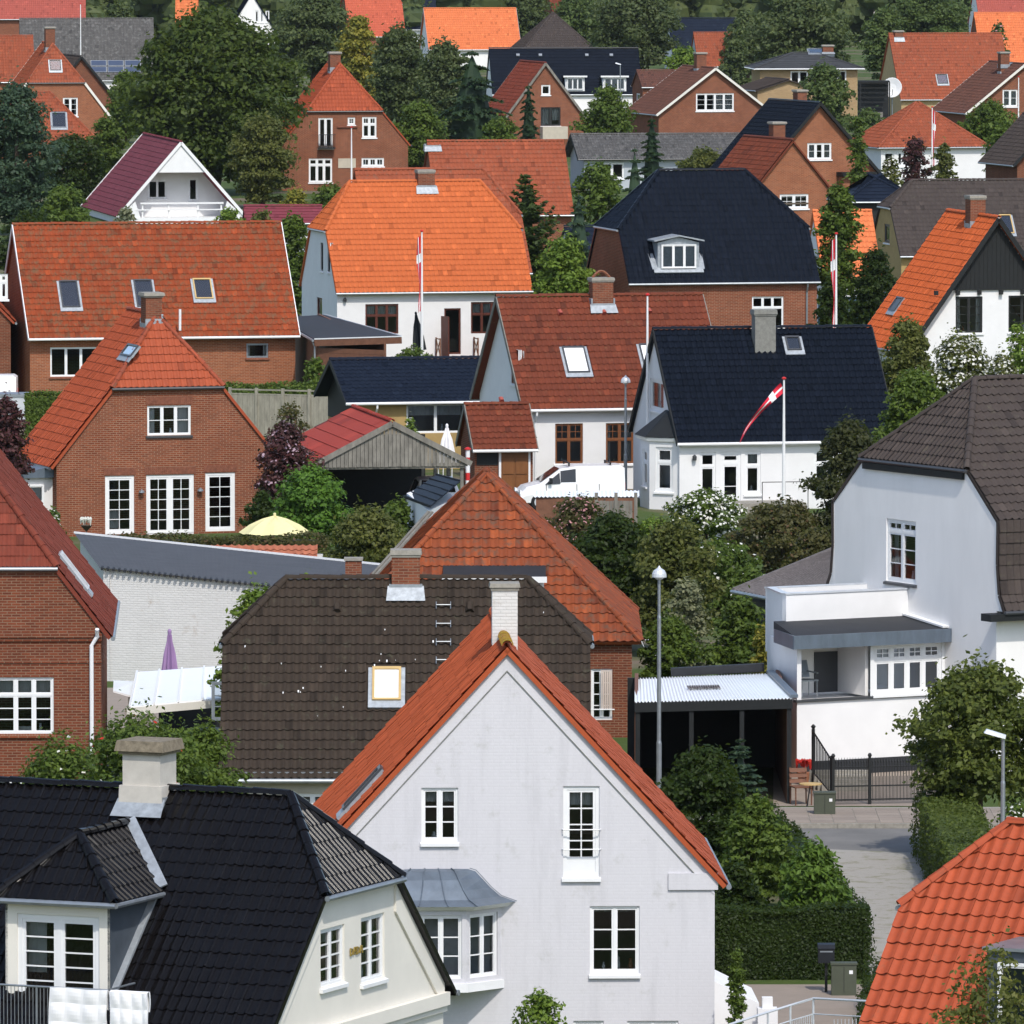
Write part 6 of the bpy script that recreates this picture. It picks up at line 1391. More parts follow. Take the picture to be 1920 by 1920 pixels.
simple('maroon_garage', 'low white garage with maroon roof right of the chalet', 462, 30, 4, 4.7, 3.4, 2.25, 3.1, 'plaster_blue_grey', 'tile_maroon', tile=(.3, .4, 'flat'), wins=[('F', 560, 432, 590, 445, dict(lights=1, bars=(1, 1)))])
simple('left_edge_gable', 'brick gable with white window cut by the left edge beside the long red roof', 20, 40.4, 4, 6, 7, 3.6, 7.2, 'brick_brown', 'tile_red', gable=True, oh=.2, wins=[('L', -14, 513, 15, 561, dict(lights=2, bars=(1, 1), top=.3))])
h = simple('dark_gable_corner', 'dark roofed brick corner at the right edge below the cream-edged gable', 2055, 26, 16, 7, 6, 3.2, 6.3, 'brick_brown', 'tile_brown', gable=True, oh=.4, og=.3, barge='black_wood')
simple('orange_patch_house', 'orange roof glimpsed behind the tree right of the black half-hipped roof', 1545, 35, 8, 3.0, 6, 2.7, 5.9, 'plaster_white', 'tile_orange_far')
simple('slate_shed_roof', 'dark slate hipped shed roof between small brick gable and brown roof', 1590, 31, 8, 4.2, 5, 4.3, 5.7, 'black_wood', 'tile_blue_black', hip0='full', hip1='full', tile=(.4, .4, 'flat'))
simple('cottage_grey_shed', 'small dark shed roof among the spruces right of the faded red roof', 1075, 33, 12, 2.4, 4, 2.4, 3.9, 'plaster_white', 'tile_blue_black', tile=(.4, .4, 'flat'))
simple('side_gable_house', 'brown roofed gable end right of the upper left brick house', 152, 20.6, 14, 8, 7.2, 2.4, 6.8, 'brick_brown', 'tile_brown', gable=True, at=(0, 3.6), oh=.3, og=.25, barge='black_wood')
sheet('villa_yard', 'paving', [G(1450, 1512), G(1770, 1512), G(1770, 1420), G(1450, 1420)], .012)
sheet('patio', 'paving', [G(150, 1560), G(440, 1560), G(440, 1290), G(180, 1290)], .008)
# rooftop: small blue-black lean-to behind the old orange roof
o = P(810, 960, 56); root = thing('metal_roof_shed', 'small shed with dark seamed metal roof beside the old orange pyramid roof', 'shed', (o.x, o.y, 0)); O = Vector((o.x, o.y, 0))
a, b, c, d = P(757, 934, 55)-O, P(806, 952, 56.5)-O, P(862, 905, 55.5)-O, P(818, 893, 54)-O
part('roof', 'tile_blue_black', root, lambda mb: mb.prism([a, b, c, d], (0, 0, .05))); part('seam', 'tile_blue_black', root, lambda mb: [mb.bar(a.lerp(d, k/5)+Vector((0, 0, .07)), b.lerp(c, k/5)+Vector((0, 0, .07)), .05, .06) for k in range(6)])
part('wall', 'plaster_white', root, lambda mb: mb.prism([(a.x+.1, a.y+.1, -.2), (b.x-.05, b.y+.1, -.2), (c.x-.1, c.y-.1, -.2), (d.x, d.y-.1, -.2)], (0, 0, b.z+.1)))
# coping wall of red tiles below the terrace
A, B = P(395, 1040, 58), P(605, 1040, 58); root = thing('tiled_garden_wall', 'low garden wall capped with orange-red pantiles below the yellow parasol', 'wall', (A.x, A.y, 0)); LL = (B-A).length
zt = P(500, 1049, 58).z
part('wall', 'brick_old_white', root, lambda mb: mb.box(0, LL, .1, .4, -.2, zt+.15))
for i in range(int(LL/.23)):
    for j in range(3):
        t = obj('tile', single_tile('pan', .23, .26, 'tile_pinkish', i % 5), root); t.location = (i*.23, -.25+j*.2, zt+j*.13); t.rotation_euler = (R(33), 0, 0)
# ================================================================== right-hand carport with white corrugated roof
o = P(1195, 1505, 71); root = thing('corrugated_carport', 'open dark carport under a white corrugated roof left of the villa annex', 'carport', (o.x, o.y, 0)); O = Vector((o.x, o.y, 0))
a, b, c, d = P(1190, 1316, 71)-O, P(1486, 1309, 71)-O, P(1440, 1263, 68.2)-O, P(1190, 1272, 68.2)-O
corrugated('roof', 'white_sheet', root, a, b, c, d, 46, .022); part('edge_flashing', 'zinc_roof', root, lambda mb: mb.bar(b+Vector((.05, 0, .05)), c+Vector((.05, 0, .06)), .2, .08))
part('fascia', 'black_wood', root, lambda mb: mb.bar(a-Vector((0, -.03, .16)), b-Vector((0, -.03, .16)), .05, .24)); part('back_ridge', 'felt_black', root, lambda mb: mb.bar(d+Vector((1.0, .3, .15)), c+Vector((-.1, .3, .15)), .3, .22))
part('dark_back_wall', 'black_wood', root, lambda mb: mb.prism([(d.x-.2, d.y-.2, -.2), (c.x+.3, c.y-.2, -.2), (c.x+.3, c.y-.1, -.2), (d.x-.2, d.y-.1, -.2)], (0, 0, c.z+.1)))
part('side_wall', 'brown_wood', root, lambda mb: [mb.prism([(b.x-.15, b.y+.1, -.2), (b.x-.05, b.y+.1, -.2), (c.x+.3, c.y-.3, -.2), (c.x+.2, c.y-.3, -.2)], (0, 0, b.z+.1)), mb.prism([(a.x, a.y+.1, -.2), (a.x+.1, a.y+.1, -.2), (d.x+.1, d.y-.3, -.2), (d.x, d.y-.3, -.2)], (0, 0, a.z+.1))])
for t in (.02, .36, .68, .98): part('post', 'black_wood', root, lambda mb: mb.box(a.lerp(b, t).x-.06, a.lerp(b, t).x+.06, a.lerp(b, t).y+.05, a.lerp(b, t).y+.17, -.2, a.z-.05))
u0 = a.lerp(b, .34); u1 = a.lerp(b, .55); part('louvre', 'fibre_cement', root, lambda mb: [mb.bar(u0.lerp(u1, (i+.2)/14)+(d-a)*.52+Vector((0, 0, .06)), u0.lerp(u1, (i+.8)/14)+(d-a)*.42+Vector((0, 0, .06)), .035, .04) for i in range(14)])
# ================================================================== white canopy, left
o = P(250, 1490, 70.4); root = thing('patio_canopy', 'white glazed patio canopy on posts between brick house and grey-brown roof', 'canopy', (o.x, o.y, 0)); O = Vector((o.x, o.y, 0))
a, b, c, d = P(243, 1327, 71)-O, P(425, 1310, 70.4)-O, P(425, 1250, 68)-O, P(257, 1262, 68.2)-O
for i in range(4):
    t0, t1 = i/4+.008, (i+1)/4-.008
    part('roof_panel', 'plastic_white', root, lambda mb: mb.prism([a.lerp(b, t0), a.lerp(b, t1), d.lerp(c, t1), d.lerp(c, t0)], (0, 0, .03)))
part('rafter', 'white_paint', root, lambda mb: [mb.bar(a.lerp(b, i/4)+Vector((0, 0, .05)), d.lerp(c, i/4)+Vector((0, 0, .05)), .05, .06) for i in range(5)])
part('gutter_beam', 'white_paint_warm', root, lambda mb: mb.bar(a-Vector((.1, .05, .1)), b-Vector((0, .05, .1)), .1, .2))
for t in (.17, .95): part('post', 'grey_wood', root, lambda mb: mb.box(a.lerp(b, t).x-.07, a.lerp(b, t).x+.07, a.lerp(b, t).y, a.lerp(b, t).y+.14, -.1, a.z-.2))
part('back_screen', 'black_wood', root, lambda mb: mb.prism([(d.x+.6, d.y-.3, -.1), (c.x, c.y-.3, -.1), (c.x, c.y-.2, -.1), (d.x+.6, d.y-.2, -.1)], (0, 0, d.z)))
p = [P(405, 1396, 71.8)-O]; fw2 = Frame((P(397, 1400, 72)-O).x*Vector((1, 0, 0))+Vector((0, (P(397, 1400, 72)-O).y, 0)), (1, 0, 0), (0, 0, 1), (0, -1, 0))
window_at(root, fw2, 0, .7, P(400, 1350, 72).z, P(400, 1277, 72).z, 1, (1, 3), deep=-.05, sill=None, frame='zinc', name='open_casement')
o = P(210, 1490, 70); root = thing('lower_canopy', 'small lower white canopy roof by the brick house downpipe', 'canopy', (o.x, o.y, 0)); O = Vector((o.x, o.y, 0))
a, b, c, d = P(212, 1298, 69.8)-O, P(247, 1308, 69.8)-O, P(254, 1281, 68.4)-O, P(213, 1279, 68.4)-O
part('roof_panel', 'plastic_white', root, lambda mb: mb.prism([a, b, c, d], (0, 0, .05))); part('post', 'grey_wood', root, lambda mb: mb.box(b.x-.1, b.x, b.y+.02, b.y+.12, -.1, b.z))
# ================================================================== lamps
def street_lamp(label, px, top, s, kind):
    p = P(px, top, s); h = p.z; root = thing('street_lamp', label, 'lamp', (p.x, p.y, 0), 0, 'street lamps')
    hh = h-.15 if kind == 'dome' else h-.1
    part('pole', 'zinc', root, lambda mb: mb.tube([(0, 0, -.1), (0, 0, h*.35), (0, 0, h*.36), (0, 0, h*.82), (0, 0, h*.83), (0, 0, hh)], [.07, .07, .055, .052, .042, .04], 9), True)
    if kind == 'dome':
        part('lamp_shade', 'galvanised', root, lambda mb: mb.lathe([(.185, h-.2), (.19, h-.18), (.18, h-.1), (.14, h-.02), (.05, h+.04), (.03, h+.07), (.01, h+.1)], 16), True)
        part('diffuser', 'white_blind', root, lambda mb: mb.lathe([(.05, h-.26), (.09, h-.24), (.12, h-.201), (.02, h-.2)], 12), True)
    else:
        sg = 1 if kind == 'right' else -1
        part('lamp_head', 'galvanised', root, lambda mb: mb.hexa([(sg*.04, -.1, h-.08), (-sg*.42, -.12, h+.05), (-sg*.42, .12, h+.05), (sg*.04, .1, h-.08)][::sg], [(sg*.06, -.08, h+.0), (-sg*.36, -.09, h+.13), (-sg*.36, .09, h+.13), (sg*.06, .08, h+.0)][::sg]))
        part('diffuser', 'white_blind', root, lambda mb: mb.bar((-sg*.08, 0, h-.045), (-sg*.38, 0, h+.045), .16, .03))
street_lamp('tall grey street lamp with domed shade in front of the white corrugated carport', 1236, 1068, 73.5, 'dome')
street_lamp('street lamp with tilted white head beside the right-hand tree', 1881, 1378, 86, 'right')
street_lamp('small domed street lamp against the brown-red roof', 1173, 708, 48, 'dome')
street_lamp('far street lamp with white arm in front of the long black roof', 1163, 120, 22.6, 'right')
p = P(1350, 305, 26.2); g = thing('globe_lamp', 'small white globe garden lamp below the red pyramid roof', 'lamp', (p.x+18.6, p.y, 0)); g.location = (P(1777, 305, 26.2).x, p.y, 0)
part('post', 'dark_metal', g, lambda mb: mb.tube([(0, 0, 0), (0, 0, p.z-.1)], .04, 6)); part('globe', 'white_blind', g, lambda mb: mb.lathe([(.02, p.z-.16), (.14, p.z-.08), (.17, p.z), (.13, p.z+.1), (.02, p.z+.16)], 10), True)
# ================================================================== flagpoles and pennants
def flagpole(label, px, top, s, flag=None, knob='red_paint'):
    p = P(px, top, s); h = p.z; root = thing('flagpole', label, 'flagpole', (p.x, p.y, 0), 0, 'white flagpoles')
    part('pole', 'white_paint', root, lambda mb: mb.tube([(0, 0, -.1), (0, 0, h*.5), (0, 0, h)], [.075, .06, .035], 9), True)
    part('finial', knob, root, lambda mb: mb.lathe([(.03, h), (.085, h+.03), (.09, h+.07), (.03, h+.11)], 10), True)
    if not flag: return root
    if flag[0] == 'limp':
        drop, sgn = flag[1], flag[2]; red, wht = MB(), MB(); n = 26
        def pt(k, j):
            f = k/n; wdt = (.16+.05*math.sin(f*7))*(1-.55*f)+.02
            x = sgn*(.05+wdt*(j/4)*1.0+.02*math.sin(f*11+j)); y = .07*math.sin(j*1.7+f*6)*(1-f*.5)
            return Vector((x, y, h-.18-f*drop-.03*j))
        for k in range(n):
            for j in range(4): (wht if (k in (6, 7, 8) or j == 2) else red).face([pt(k, j), pt(k, j+1), pt(k+1, j+1), pt(k+1, j)])
        r_ = red.build('flag', 'flag_red', root); wht.build('flag_cross', 'flag_white', r_)
    else:                                       # streaming pennant, tapering down to the left
        red, wht = MB(), MB(); n = 34; ends = flag[1]
        def pt(k, j):
            f = k/n; x = -.04+(ends[0]+.04)*f+.1*math.sin(f*6.0)*f; z = h-.28+(ends[1])*f+.22*math.sin(f*3.3)
            wdt = .36*(1-f)+.03; nx, nz = -.75, -.66
            return Vector((x+(j/5-.5)*wdt*.45, .10*math.sin(f*9+j*.5), z+(j/5-.5)*-wdt*.85))
        for k in range(n):
            for j in range(5): (wht if (7 <= k <= 10 or (j == 2 and k < 30)) else red).face([pt(k, j), pt(k, j+1), pt(k+1, j+1), pt(k+1, j)])
        r_ = red.build('pennant', 'flag_red', root); wht.build('pennant_cross', 'flag_white', r_)
    return root
flagpole('white flagpole with red and white pennant streaming before the black-roofed cottage', 1470, 712, 50.2, ('stream', (-1.62, -2.05)))
flagpole('white flagpole with hanging flag in front of the bright orange roof', 791, 435, 39, ('limp', 3.6, -1))
flagpole('white flagpole with long limp flag right of the black half-hipped roof', 1568, 440, 39.9, ('limp', 4.2, -1))
flagpole('bare white flagpole against the brown-red roof', 1214, 555, 48.4)
flagpole('white flagpole with thin red streamer before the red pyramid roof', 1748, 202, 26, ('limp', 4.0, 1))
flagpole('white flagpole at the far right edge before the cream-edged gable', 1910, 145, 23)
flagpole('white flagpole in front of the tall brick house', 659, 240, 26.4)
flagpole('thin white mast in front of the patchy grey roof', 151, 8, 18.5)
# ================================================================== parasols
def parasol_closed(label, px, top, s, mat, h=None, r=.2, lean=0):
    p = P(px, top, s); h = p.z; root = thing('parasol', label, 'parasol', (p.x, p.y, 0), 0)
    part('pole', 'grey_wood', root, lambda mb: mb.tube([(0, 0, -.05), (0, 0, h-.05)], .025, 7)); part('foot', 'concrete', root, lambda mb: mb.lathe([(.28, 0), (.26, .07), (.05, .1)], 12))
    def cn(mb):
        n = 20; prof = [(r*1.0, h*.42), (r*.85, h*.6), (r*.55, h*.82), (r*.28, h*.93), (.05, h)]
        rings = [[Vector((rr*(1+.28*(-1)**k)*math.cos(2*math.pi*k/n)+lean*(z-h*.4), rr*(1+.28*(-1)**k)*math.sin(2*math.pi*k/n), z)) for k in range(n)] for rr, z in prof]
        for a, b in zip(rings, rings[1:]):
            for k in range(n): mb.face([a[k], a[(k+1) % n], b[(k+1) % n], b[k]])
        mb.face(rings[0][::-1]); mb.face(rings[-1])
    part('canopy', mat, root, cn); part('tip', mat, root, lambda mb: mb.lathe([(.05, h), (.06, h+.1), (.03, h+.16)], 8)); return root
parasol_closed('closed purple parasol in front of the flaking white wall', 318, 1190, 66, 'parasol_purple', r=.24)
parasol_closed('closed white parasol behind the timber carport', 838, 802, 47.5, 'cloth_white', r=.3)
q = parasol_closed('closed black parasol leaning beside the flagpole at the orange-roofed house', 792, 590, 38.9, 'parasol_black', r=.26); q.rotation_euler = (0, R(-6), 0)
p = P(515, 967, 55.5); root = thing('parasol', 'open pale yellow parasol on the terrace by the brick gable', 'parasol', (p.x, p.y, 0)); h_ = p.z
part('pole', 'grey_wood', root, lambda mb: mb.tube([(0, 0, -.05), (0, 0, h_)], .025, 7))
def yc(mb):
    n = 8; R0 = 1.22; prof = [(R0, h_-.56), (R0*.7, h_-.3), (R0*.35, h_-.1), (.05, h_)]
    rings = [[Vector((rr*math.cos(2*math.pi*(k/2)/n)*(1 if k % 2 == 0 else .93), rr*math.sin(2*math.pi*(k/2)/n)*(1 if k % 2 == 0 else .93), z-(.0 if k % 2 == 0 else .04))) for k in range(n*2)] for rr, z in prof]
    for a, b in zip(rings, rings[1:]):
        for k in range(n*2): mb.face([a[k], a[(k+1) % (2*n)], b[(k+1) % (2*n)], b[k]])
    mb.face(rings[-1])
part('canopy', 'parasol_yellow', root, yc); part('tip', 'parasol_yellow', root, lambda mb: mb.lathe([(.05, h_-.02), (.05, h_+.08), (.02, h_+.1)], 8))
part('rib', 'grey_wood', root, lambda mb: [mb.tube([(.04, 0, h_-.03), (1.15*math.cos(k*math.pi/4), 1.15*math.sin(k*math.pi/4), h_-.57)], .012, 5) for k in range(8)])
# ================================================================== striped post, white chairs, clothes drier, dish
p = P(877, 843, 49.6); root = thing('striped_post', 'red and white striped post beside the timber carport', 'post', (p.x, p.y, 0)); n = 9
for k in range(n): part('band', 'red_paint' if k % 2 else 'white_paint', root, lambda mb: mb.lathe([(.085, p.z*k/n), (.085, p.z*(k+1)/n-.001)], 10))
part('cap', 'red_paint', root, lambda mb: mb.lathe([(.13, p.z), (.13, p.z+.05), (.02, p.z+.1)], 10))
def chair(label, loc, rz, mat, group=None, sc=1.0):
    root = thing('garden_chair', label, 'chair', loc, rz, group)
    part('seat', mat, root, lambda mb: mb.box(-.23*sc, .23*sc, -.22*sc, .22*sc, .43*sc, .46*sc)); part('backrest', mat, root, lambda mb: [mb.hexa([(-.22*sc, .2*sc, z*sc), (.22*sc, .2*sc, z*sc), (.22*sc, .23*sc, z*sc), (-.22*sc, .23*sc, z*sc)], [(-.22*sc, .24*sc, (z+.09)*sc), (.22*sc, .24*sc, (z+.09)*sc), (.22*sc, .27*sc, (z+.09)*sc), (-.22*sc, .27*sc, (z+.09)*sc)]) for z in (.52, .65, .78)])
    for sx in (-.2, .2):
        for sy, zt in ((-.19, .43), (.2, .9)): part('leg', mat, root, lambda mb: mb.bar((sx*sc, sy*sc, 0), (sx*sc, (sy+(.05 if zt > .5 else 0))*sc, zt*sc), .03, .03))
    return root
g = P(835, 893, 46.5); chair('white garden chair beside the carport post', (g.x, g.y, 0), .5, 'white_paint', sc=1.0); chair('white garden chair tipped on top of the other by the carport', (g.x+.05, g.y+.05, .475), 2.2, 'white_paint', sc=.9)
g = P(1502, 1492, 71); chair('dark wooden bistro chair by the villa steps', (g.x, g.y, .0), .3, 'brown_wood', sc=1.1)
t = P(1512, 1500, 71.3); root = thing('bistro_table', 'small round wooden bistro table beside the dark chair', 'table', (t.x+.1, t.y-.3, 0)); part('table_top', 'pine_frame', root, lambda mb: mb.lathe([(.3, .68), (.3, .71)], 14))
for k in range(3): part('leg', 'black_iron', root, lambda mb: mb.tube([(.02*math.cos(k*2.1), .02*math.sin(k*2.1), .68), (.22*math.cos(k*2.1), .22*math.sin(k*2.1), 0)], .014, 5))
p = P(1240, 1200, 63); root = thing('clothes_drier', 'thin white clothes-drying frame among the shrubs behind the carport', 'drying frame', (p.x, p.y, 0)); z0, z1 = P(1240, 1227, 63).z, p.z
part('frame', 'white_paint', root, lambda mb: [mb.tube([(-.62, 0, z1), (.58, 0, z1)], .015, 5), mb.tube([(-.45, -.4, z0), (.85, -.4, z0)], .015, 5)]); part('leg', 'zinc', root, lambda mb: [mb.tube([(x, -.2, 0), (x, -.2, (z0+z1)/2), (x, 0, z1)], .015, 5) for x in (-.3, .45)]); part('line', 'white_paint', root, lambda mb: [mb.tube([(-.6+i*.3, 0, z1), (-.42+i*.32, -.4, z0)], .008, 4) for i in range(5)])
p = P(1673, 165, 20.5); root = thing('satellite_dish', 'large white satellite dish beside the faded red roof', 'dish', (p.x, p.y, 0))
part('mast', 'zinc', root, lambda mb: mb.tube([(0, .15, 0), (0, .15, p.z)], .06, 7))
dd = part('dish', 'white_paint', root, lambda mb: mb.lathe([(.05, .0), (.45, .04), (.8, .14), (.93, .24), (.9, .25), (.4, .07), (.04, .03)], 20), True); dd.location = (0, 0, p.z); dd.rotation_euler = (R(78), 0, R(-12))
part('feed_arm', 'zinc', root, lambda mb: mb.tube([(0, -.1, p.z-.8), (0, -.9, p.z-.1)], .03, 5))
o = P(1615, 205, 20.6); root = thing('pergola', 'dark pergola terrace with benches between yellow brick house and satellite dish', 'pergola', (o.x, o.y, 0)); z1 = P(1615, 152, 20.6).z
part('roof_slat', 'black_wood', root, lambda mb: [mb.box(-.2, 2.6, i*.35, i*.35+.12, z1-.12, z1) for i in range(9)]); part('side_board', 'black_wood', root, lambda mb: [mb.box(-.2, 2.6, 3.2, 3.3, 0, z1-.12)]); part('front_board', 'black_wood', root, lambda mb: [mb.box(-.2, 2.6, -.1, 0, .0, .8)])
for x in (-.15, 2.5): part('post', 'black_wood', root, lambda mb: mb.box(x, x+.12, .0, .12, .8, z1-.12))
part('bench', 'grey_wood', root, lambda mb: mb.box(.3, 2.0, 1.0, 1.6, 0, 1.7))
# ================================================================== iron gate, stair rail, cabinets, mailbox, railings
A, B = G(1562, 1510), G(1757, 1506); root = thing('iron_fence', 'black iron fence with spikes in front of the white villa wall', 'fence', (A.x, A.y, 0)); LL = (B-A).length; n = 38; ang = math.atan2(B.y-A.y, B.x-A.x); root.rotation_euler = (0, 0, ang)
bar = MB(); bar.tube([(0, 0, .1), (0, 0, 1.1)], .011, 6); bar.lathe([(.011, 1.1), (.022, 1.14), (.002, 1.26)], 6); bm = bar.mesh('bar', 'black_iron')
for i in range(n):
    if i in (0, 13, n-1): continue
    o = obj('bar', bm, root); o.location = (LL*i/(n-1), 0, 0)
for z in (.14, .5, 1.0): part('rail', 'black_iron', root, lambda mb: mb.bar((0, 0, z), (LL, 0, z), .03, .035))
bot = MB(); bot.tube([(0, 0, .1), (0, 0, .75)], .009, 5); bm2 = bot.mesh('short_bar', 'black_iron')
for i in range(n-1): o = obj('short_bar', bm2, root); o.location = (LL*(i+.5)/(n-1), 0, 0)
for i in (0, 13, n-1): part('post', 'black_iron', root, lambda mb: [mb.box(LL*i/(n-1)-.04, LL*i/(n-1)+.04, -.04, .04, -.1, 1.25), mb.lathe([(.03, 1.25), (.06, 1.31), (.03, 1.37)], 8, (LL*i/(n-1), 0, 0))])
root = thing('stair_rail', 'black iron stair rail sloping up to the villa door', 'railing', (G(1560, 1500).x, G(1560, 1500).y, 0)); o0 = Vector(root.location); t0 = P(1525, 1372, 69.8)-o0; t1 = P(1559, 1425, 71)-o0; b0 = P(1525, 1462, 69.8)-o0; b1 = P(1559, 1500, 71)-o0
part('post', 'black_iron', root, lambda mb: [mb.tube([(b0.x, b0.y, 0), t0+Vector((0, 0, .08))], .05, 7), mb.lathe([(.03, t0.z+.08), (.07, t0.z+.14), (.02, t0.z+.2)], 8, (t0.x, t0.y, 0))]); part('post', 'black_iron', root, lambda mb: [mb.tube([(b1.x, b1.y, 0), t1], .05, 7), mb.lathe([(.03, t1.z), (.07, t1.z+.06), (.02, t1.z+.12)], 8, (t1.x, t1.y, 0))])
part('rail', 'black_iron', root, lambda mb: [mb.tube([t0, t1], .025, 6), mb.tube([t0.lerp(b0, .85), t1.lerp(b1, .85)], .02, 6)])
for i in range(1, 12): part('bar', 'black_iron', root, lambda mb: mb.tube([t0.lerp(t1, i/12), t0.lerp(b0, .85).lerp(t1.lerp(b1, .85), i/12)], .016, 5))
part('steps', 'concrete', root, lambda mb: [mb.box(b0.x-.1+i*.1, b1.x+1.2, b0.y-.1+(i-4)*-.25-.9, b0.y+.2-(i-4)*.0, 0, .5-i*.1) for i in range(4)])
def cabinet(label, px, py, s, w, d, h):
    g = P(px, py, s); root = thing('utility_cabinet', label, 'cabinet', (g.x, g.y, 0), 0, 'green utility cabinets')
    part('body', 'green_cabinet', root, lambda mb: mb.box(-w/2, w/2, -d/2, d/2, 0, h)); part('lid', 'green_cabinet', root, lambda mb: mb.box(-w/2-.02, w/2+.02, -d/2-.02, d/2+.02, h+.001, h+.04)); part('door_seam', 'black_iron', root, lambda mb: mb.box(-.005, .005, -d/2-.004, -d/2-.001, .06, h-.04))
    part('notice', 'white_paint', root, lambda mb: mb.box(w/2-.16, w/2-.08, -d/2-.004, -d/2-.001, h-.2, h-.12))
cabinet('green utility cabinet at the kerb beside the bistro chair', 1546, 1515, 72, .55, .4, .66); cabinet('larger green-grey cabinet in front of the clipped hedge', 1582, 1845, 85.2, .55, .3, .68)
g = P(1549, 1842, 85); root = thing('mailbox', 'black mailbox on a post in front of the clipped hedge', 'mailbox', (g.x, g.y, 0)); part('post', 'black_iron', root, lambda mb: mb.box(-.03, .03, -.03, .03, 0, .66)); part('body', 'bin_black', root, lambda mb: [mb.box(-.18, .18, -.13, .13, .66, .98)]); part('lid', 'bin_black', root, lambda mb: mb.hexa([(-.19, -.15, .982), (.19, -.15, .982), (.19, .15, .982), (-.19, .15, .982)], [(-.19, -.05, 1.06), (.19, -.05, 1.06), (.19, .15, 1.08), (-.19, .15, 1.08)])); part('slot', 'zinc', root, lambda mb: mb.box(-.14, .14, -.136, -.131, .9, .93))
root = thing('galvanised_railing', 'galvanised steel railing along the bottom edge by the courtyard', 'railing', (0, 0, 0)); ps = [P(1365, 1922, 92.5), P(1440, 1898, 92), P(1482, 1885, 91.8), P(1525, 1872, 91.5), P(1640, 1878, 92.5)]
root.location = (ps[3].x, ps[3].y, 0); lo = [Vector((p.x-ps[3].x, p.y-ps[3].y, p.z)) for p in ps]
part('top_rail', 'galvanised', root, lambda mb: mb.tube(lo, .025, 7))
for k, l in enumerate(lo[1:]): part('post', 'galvanised', root, lambda mb: mb.tube([(l.x, l.y, 0), l], .024, 7))
part('mid_rail', 'galvanised', root, lambda mb: mb.tube([l-Vector((0, 0, .32)) for l in lo], .014, 6))
for i in range(24): q = lo[2].lerp(lo[4], i/23) if i > 11 else lo[2].lerp(lo[3], i/12); part('bar', 'galvanised', root, lambda mb: mb.tube([(q.x, q.y, .1), (q.x, q.y, q.z-.33)], .008, 5))
g = P(1381, 1916, 89.5); root = thing('flower_pot', 'terracotta pot beside the white house porch', 'pot', (g.x, g.y, 0)); part('pot', 'terracotta_pot', root, lambda mb: mb.lathe([(.14, 0), (.2, .3), (.22, .34), (.22, .4), (.19, .4), (.18, .34)], 16), True); part('soil', 'bark', root, lambda mb: mb.lathe([(.178, .33), (.178, .345)], 14))
pot_at = g
g = P(1507, 1455, 69.5); root = thing('red_flower_pot', 'pot of red flowers at the foot of the villa stair rail', 'pot', (g.x, g.y, 0)); part('pot', 'terracotta_pot', root, lambda mb: mb.lathe([(.12, 0), (.18, .35), (.16, .35)], 12)); part('flowers', 'petal_red', root, lambda mb: [mb.lathe([(.02, .4+random.uniform(0, .25)), (.05, .43+random.uniform(.2, .25)), (.01, .7)], 5, (random.uniform(-.2, .2), random.uniform(-.2, .2), 0)) for _ in range(22)])['kind'] = 'stuff'
# ================================================================== wooden fences
def board_fence(name, label, A, B, h, bw, mat, posts, cat='fence', top_rail=True):
    root = thing(name, label, cat, (A.x, A.y, 0), math.atan2(B.y-A.y, B.x-A.x)); LL = (Vector((B.x-A.x, B.y-A.y))).length; n = int(LL/bw)
    m = MB(); m.box(.004, bw-.004, -.012, .012, .05, h-.25); me = m.mesh('board', mat)
    for i in range(n): o = obj('board', me, root); o.location = (i*bw, random.uniform(-.006, .006), random.uniform(-.01, .01))
    if top_rail: part('rail', mat, root, lambda mb: [mb.box(0, LL, -.03, .03, h-.06, h), mb.box(0, LL, -.022, .022, h-.248, h-.19)])
    for k in range(posts): x = LL*k/(posts-1); part('post', mat, root, lambda mb: mb.box(x-.06, x+.06, -.075, .045, -.1, h+.05))
board_fence('board_fence', 'pale wooden board fence with posts behind the purple plum shrub', P(432, 810, 43.4), P(630, 810, 43.6), P(500, 728, 43.4).z, .115, 'fence_wood', 5)
board_fence('garden_fence', 'short weathered board fence beside the parked white van', P(1118, 985, 51.4), P(1192, 985, 51.4), P(1150, 926, 51.4).z, .12, 'grey_wood', 3, top_rail=False)
board_fence('blue_screen', 'blue-green screen panel behind the limp flag at the brick house', P(1536, 668, 37.2), P(1660, 668, 37.2), P(1600, 549, 37.2).z, .3, 'blue_panel', 3)
a, b = P(1000, 985, 50.6), P(1118, 985, 50.6); root = thing('sheet_lean_to', 'strip of white corrugated sheet roof in front of the van', 'roof', (a.x, a.y, 0)); O = Vector((a.x, a.y, 0)); z0 = P(1050, 936, 50.8).z
corrugated('roof', 'white_sheet', root, (0, 0, z0), ((b-a).x+1.6, .2, z0), ((b-a).x+1.6, 1.0, z0+.16), (0, .9, z0+.16), 26, .025); part('wall', 'brown_wood', root, lambda mb: mb.box(.1, (b-a).x+1.5, .1, .8, -.1, z0-.06))
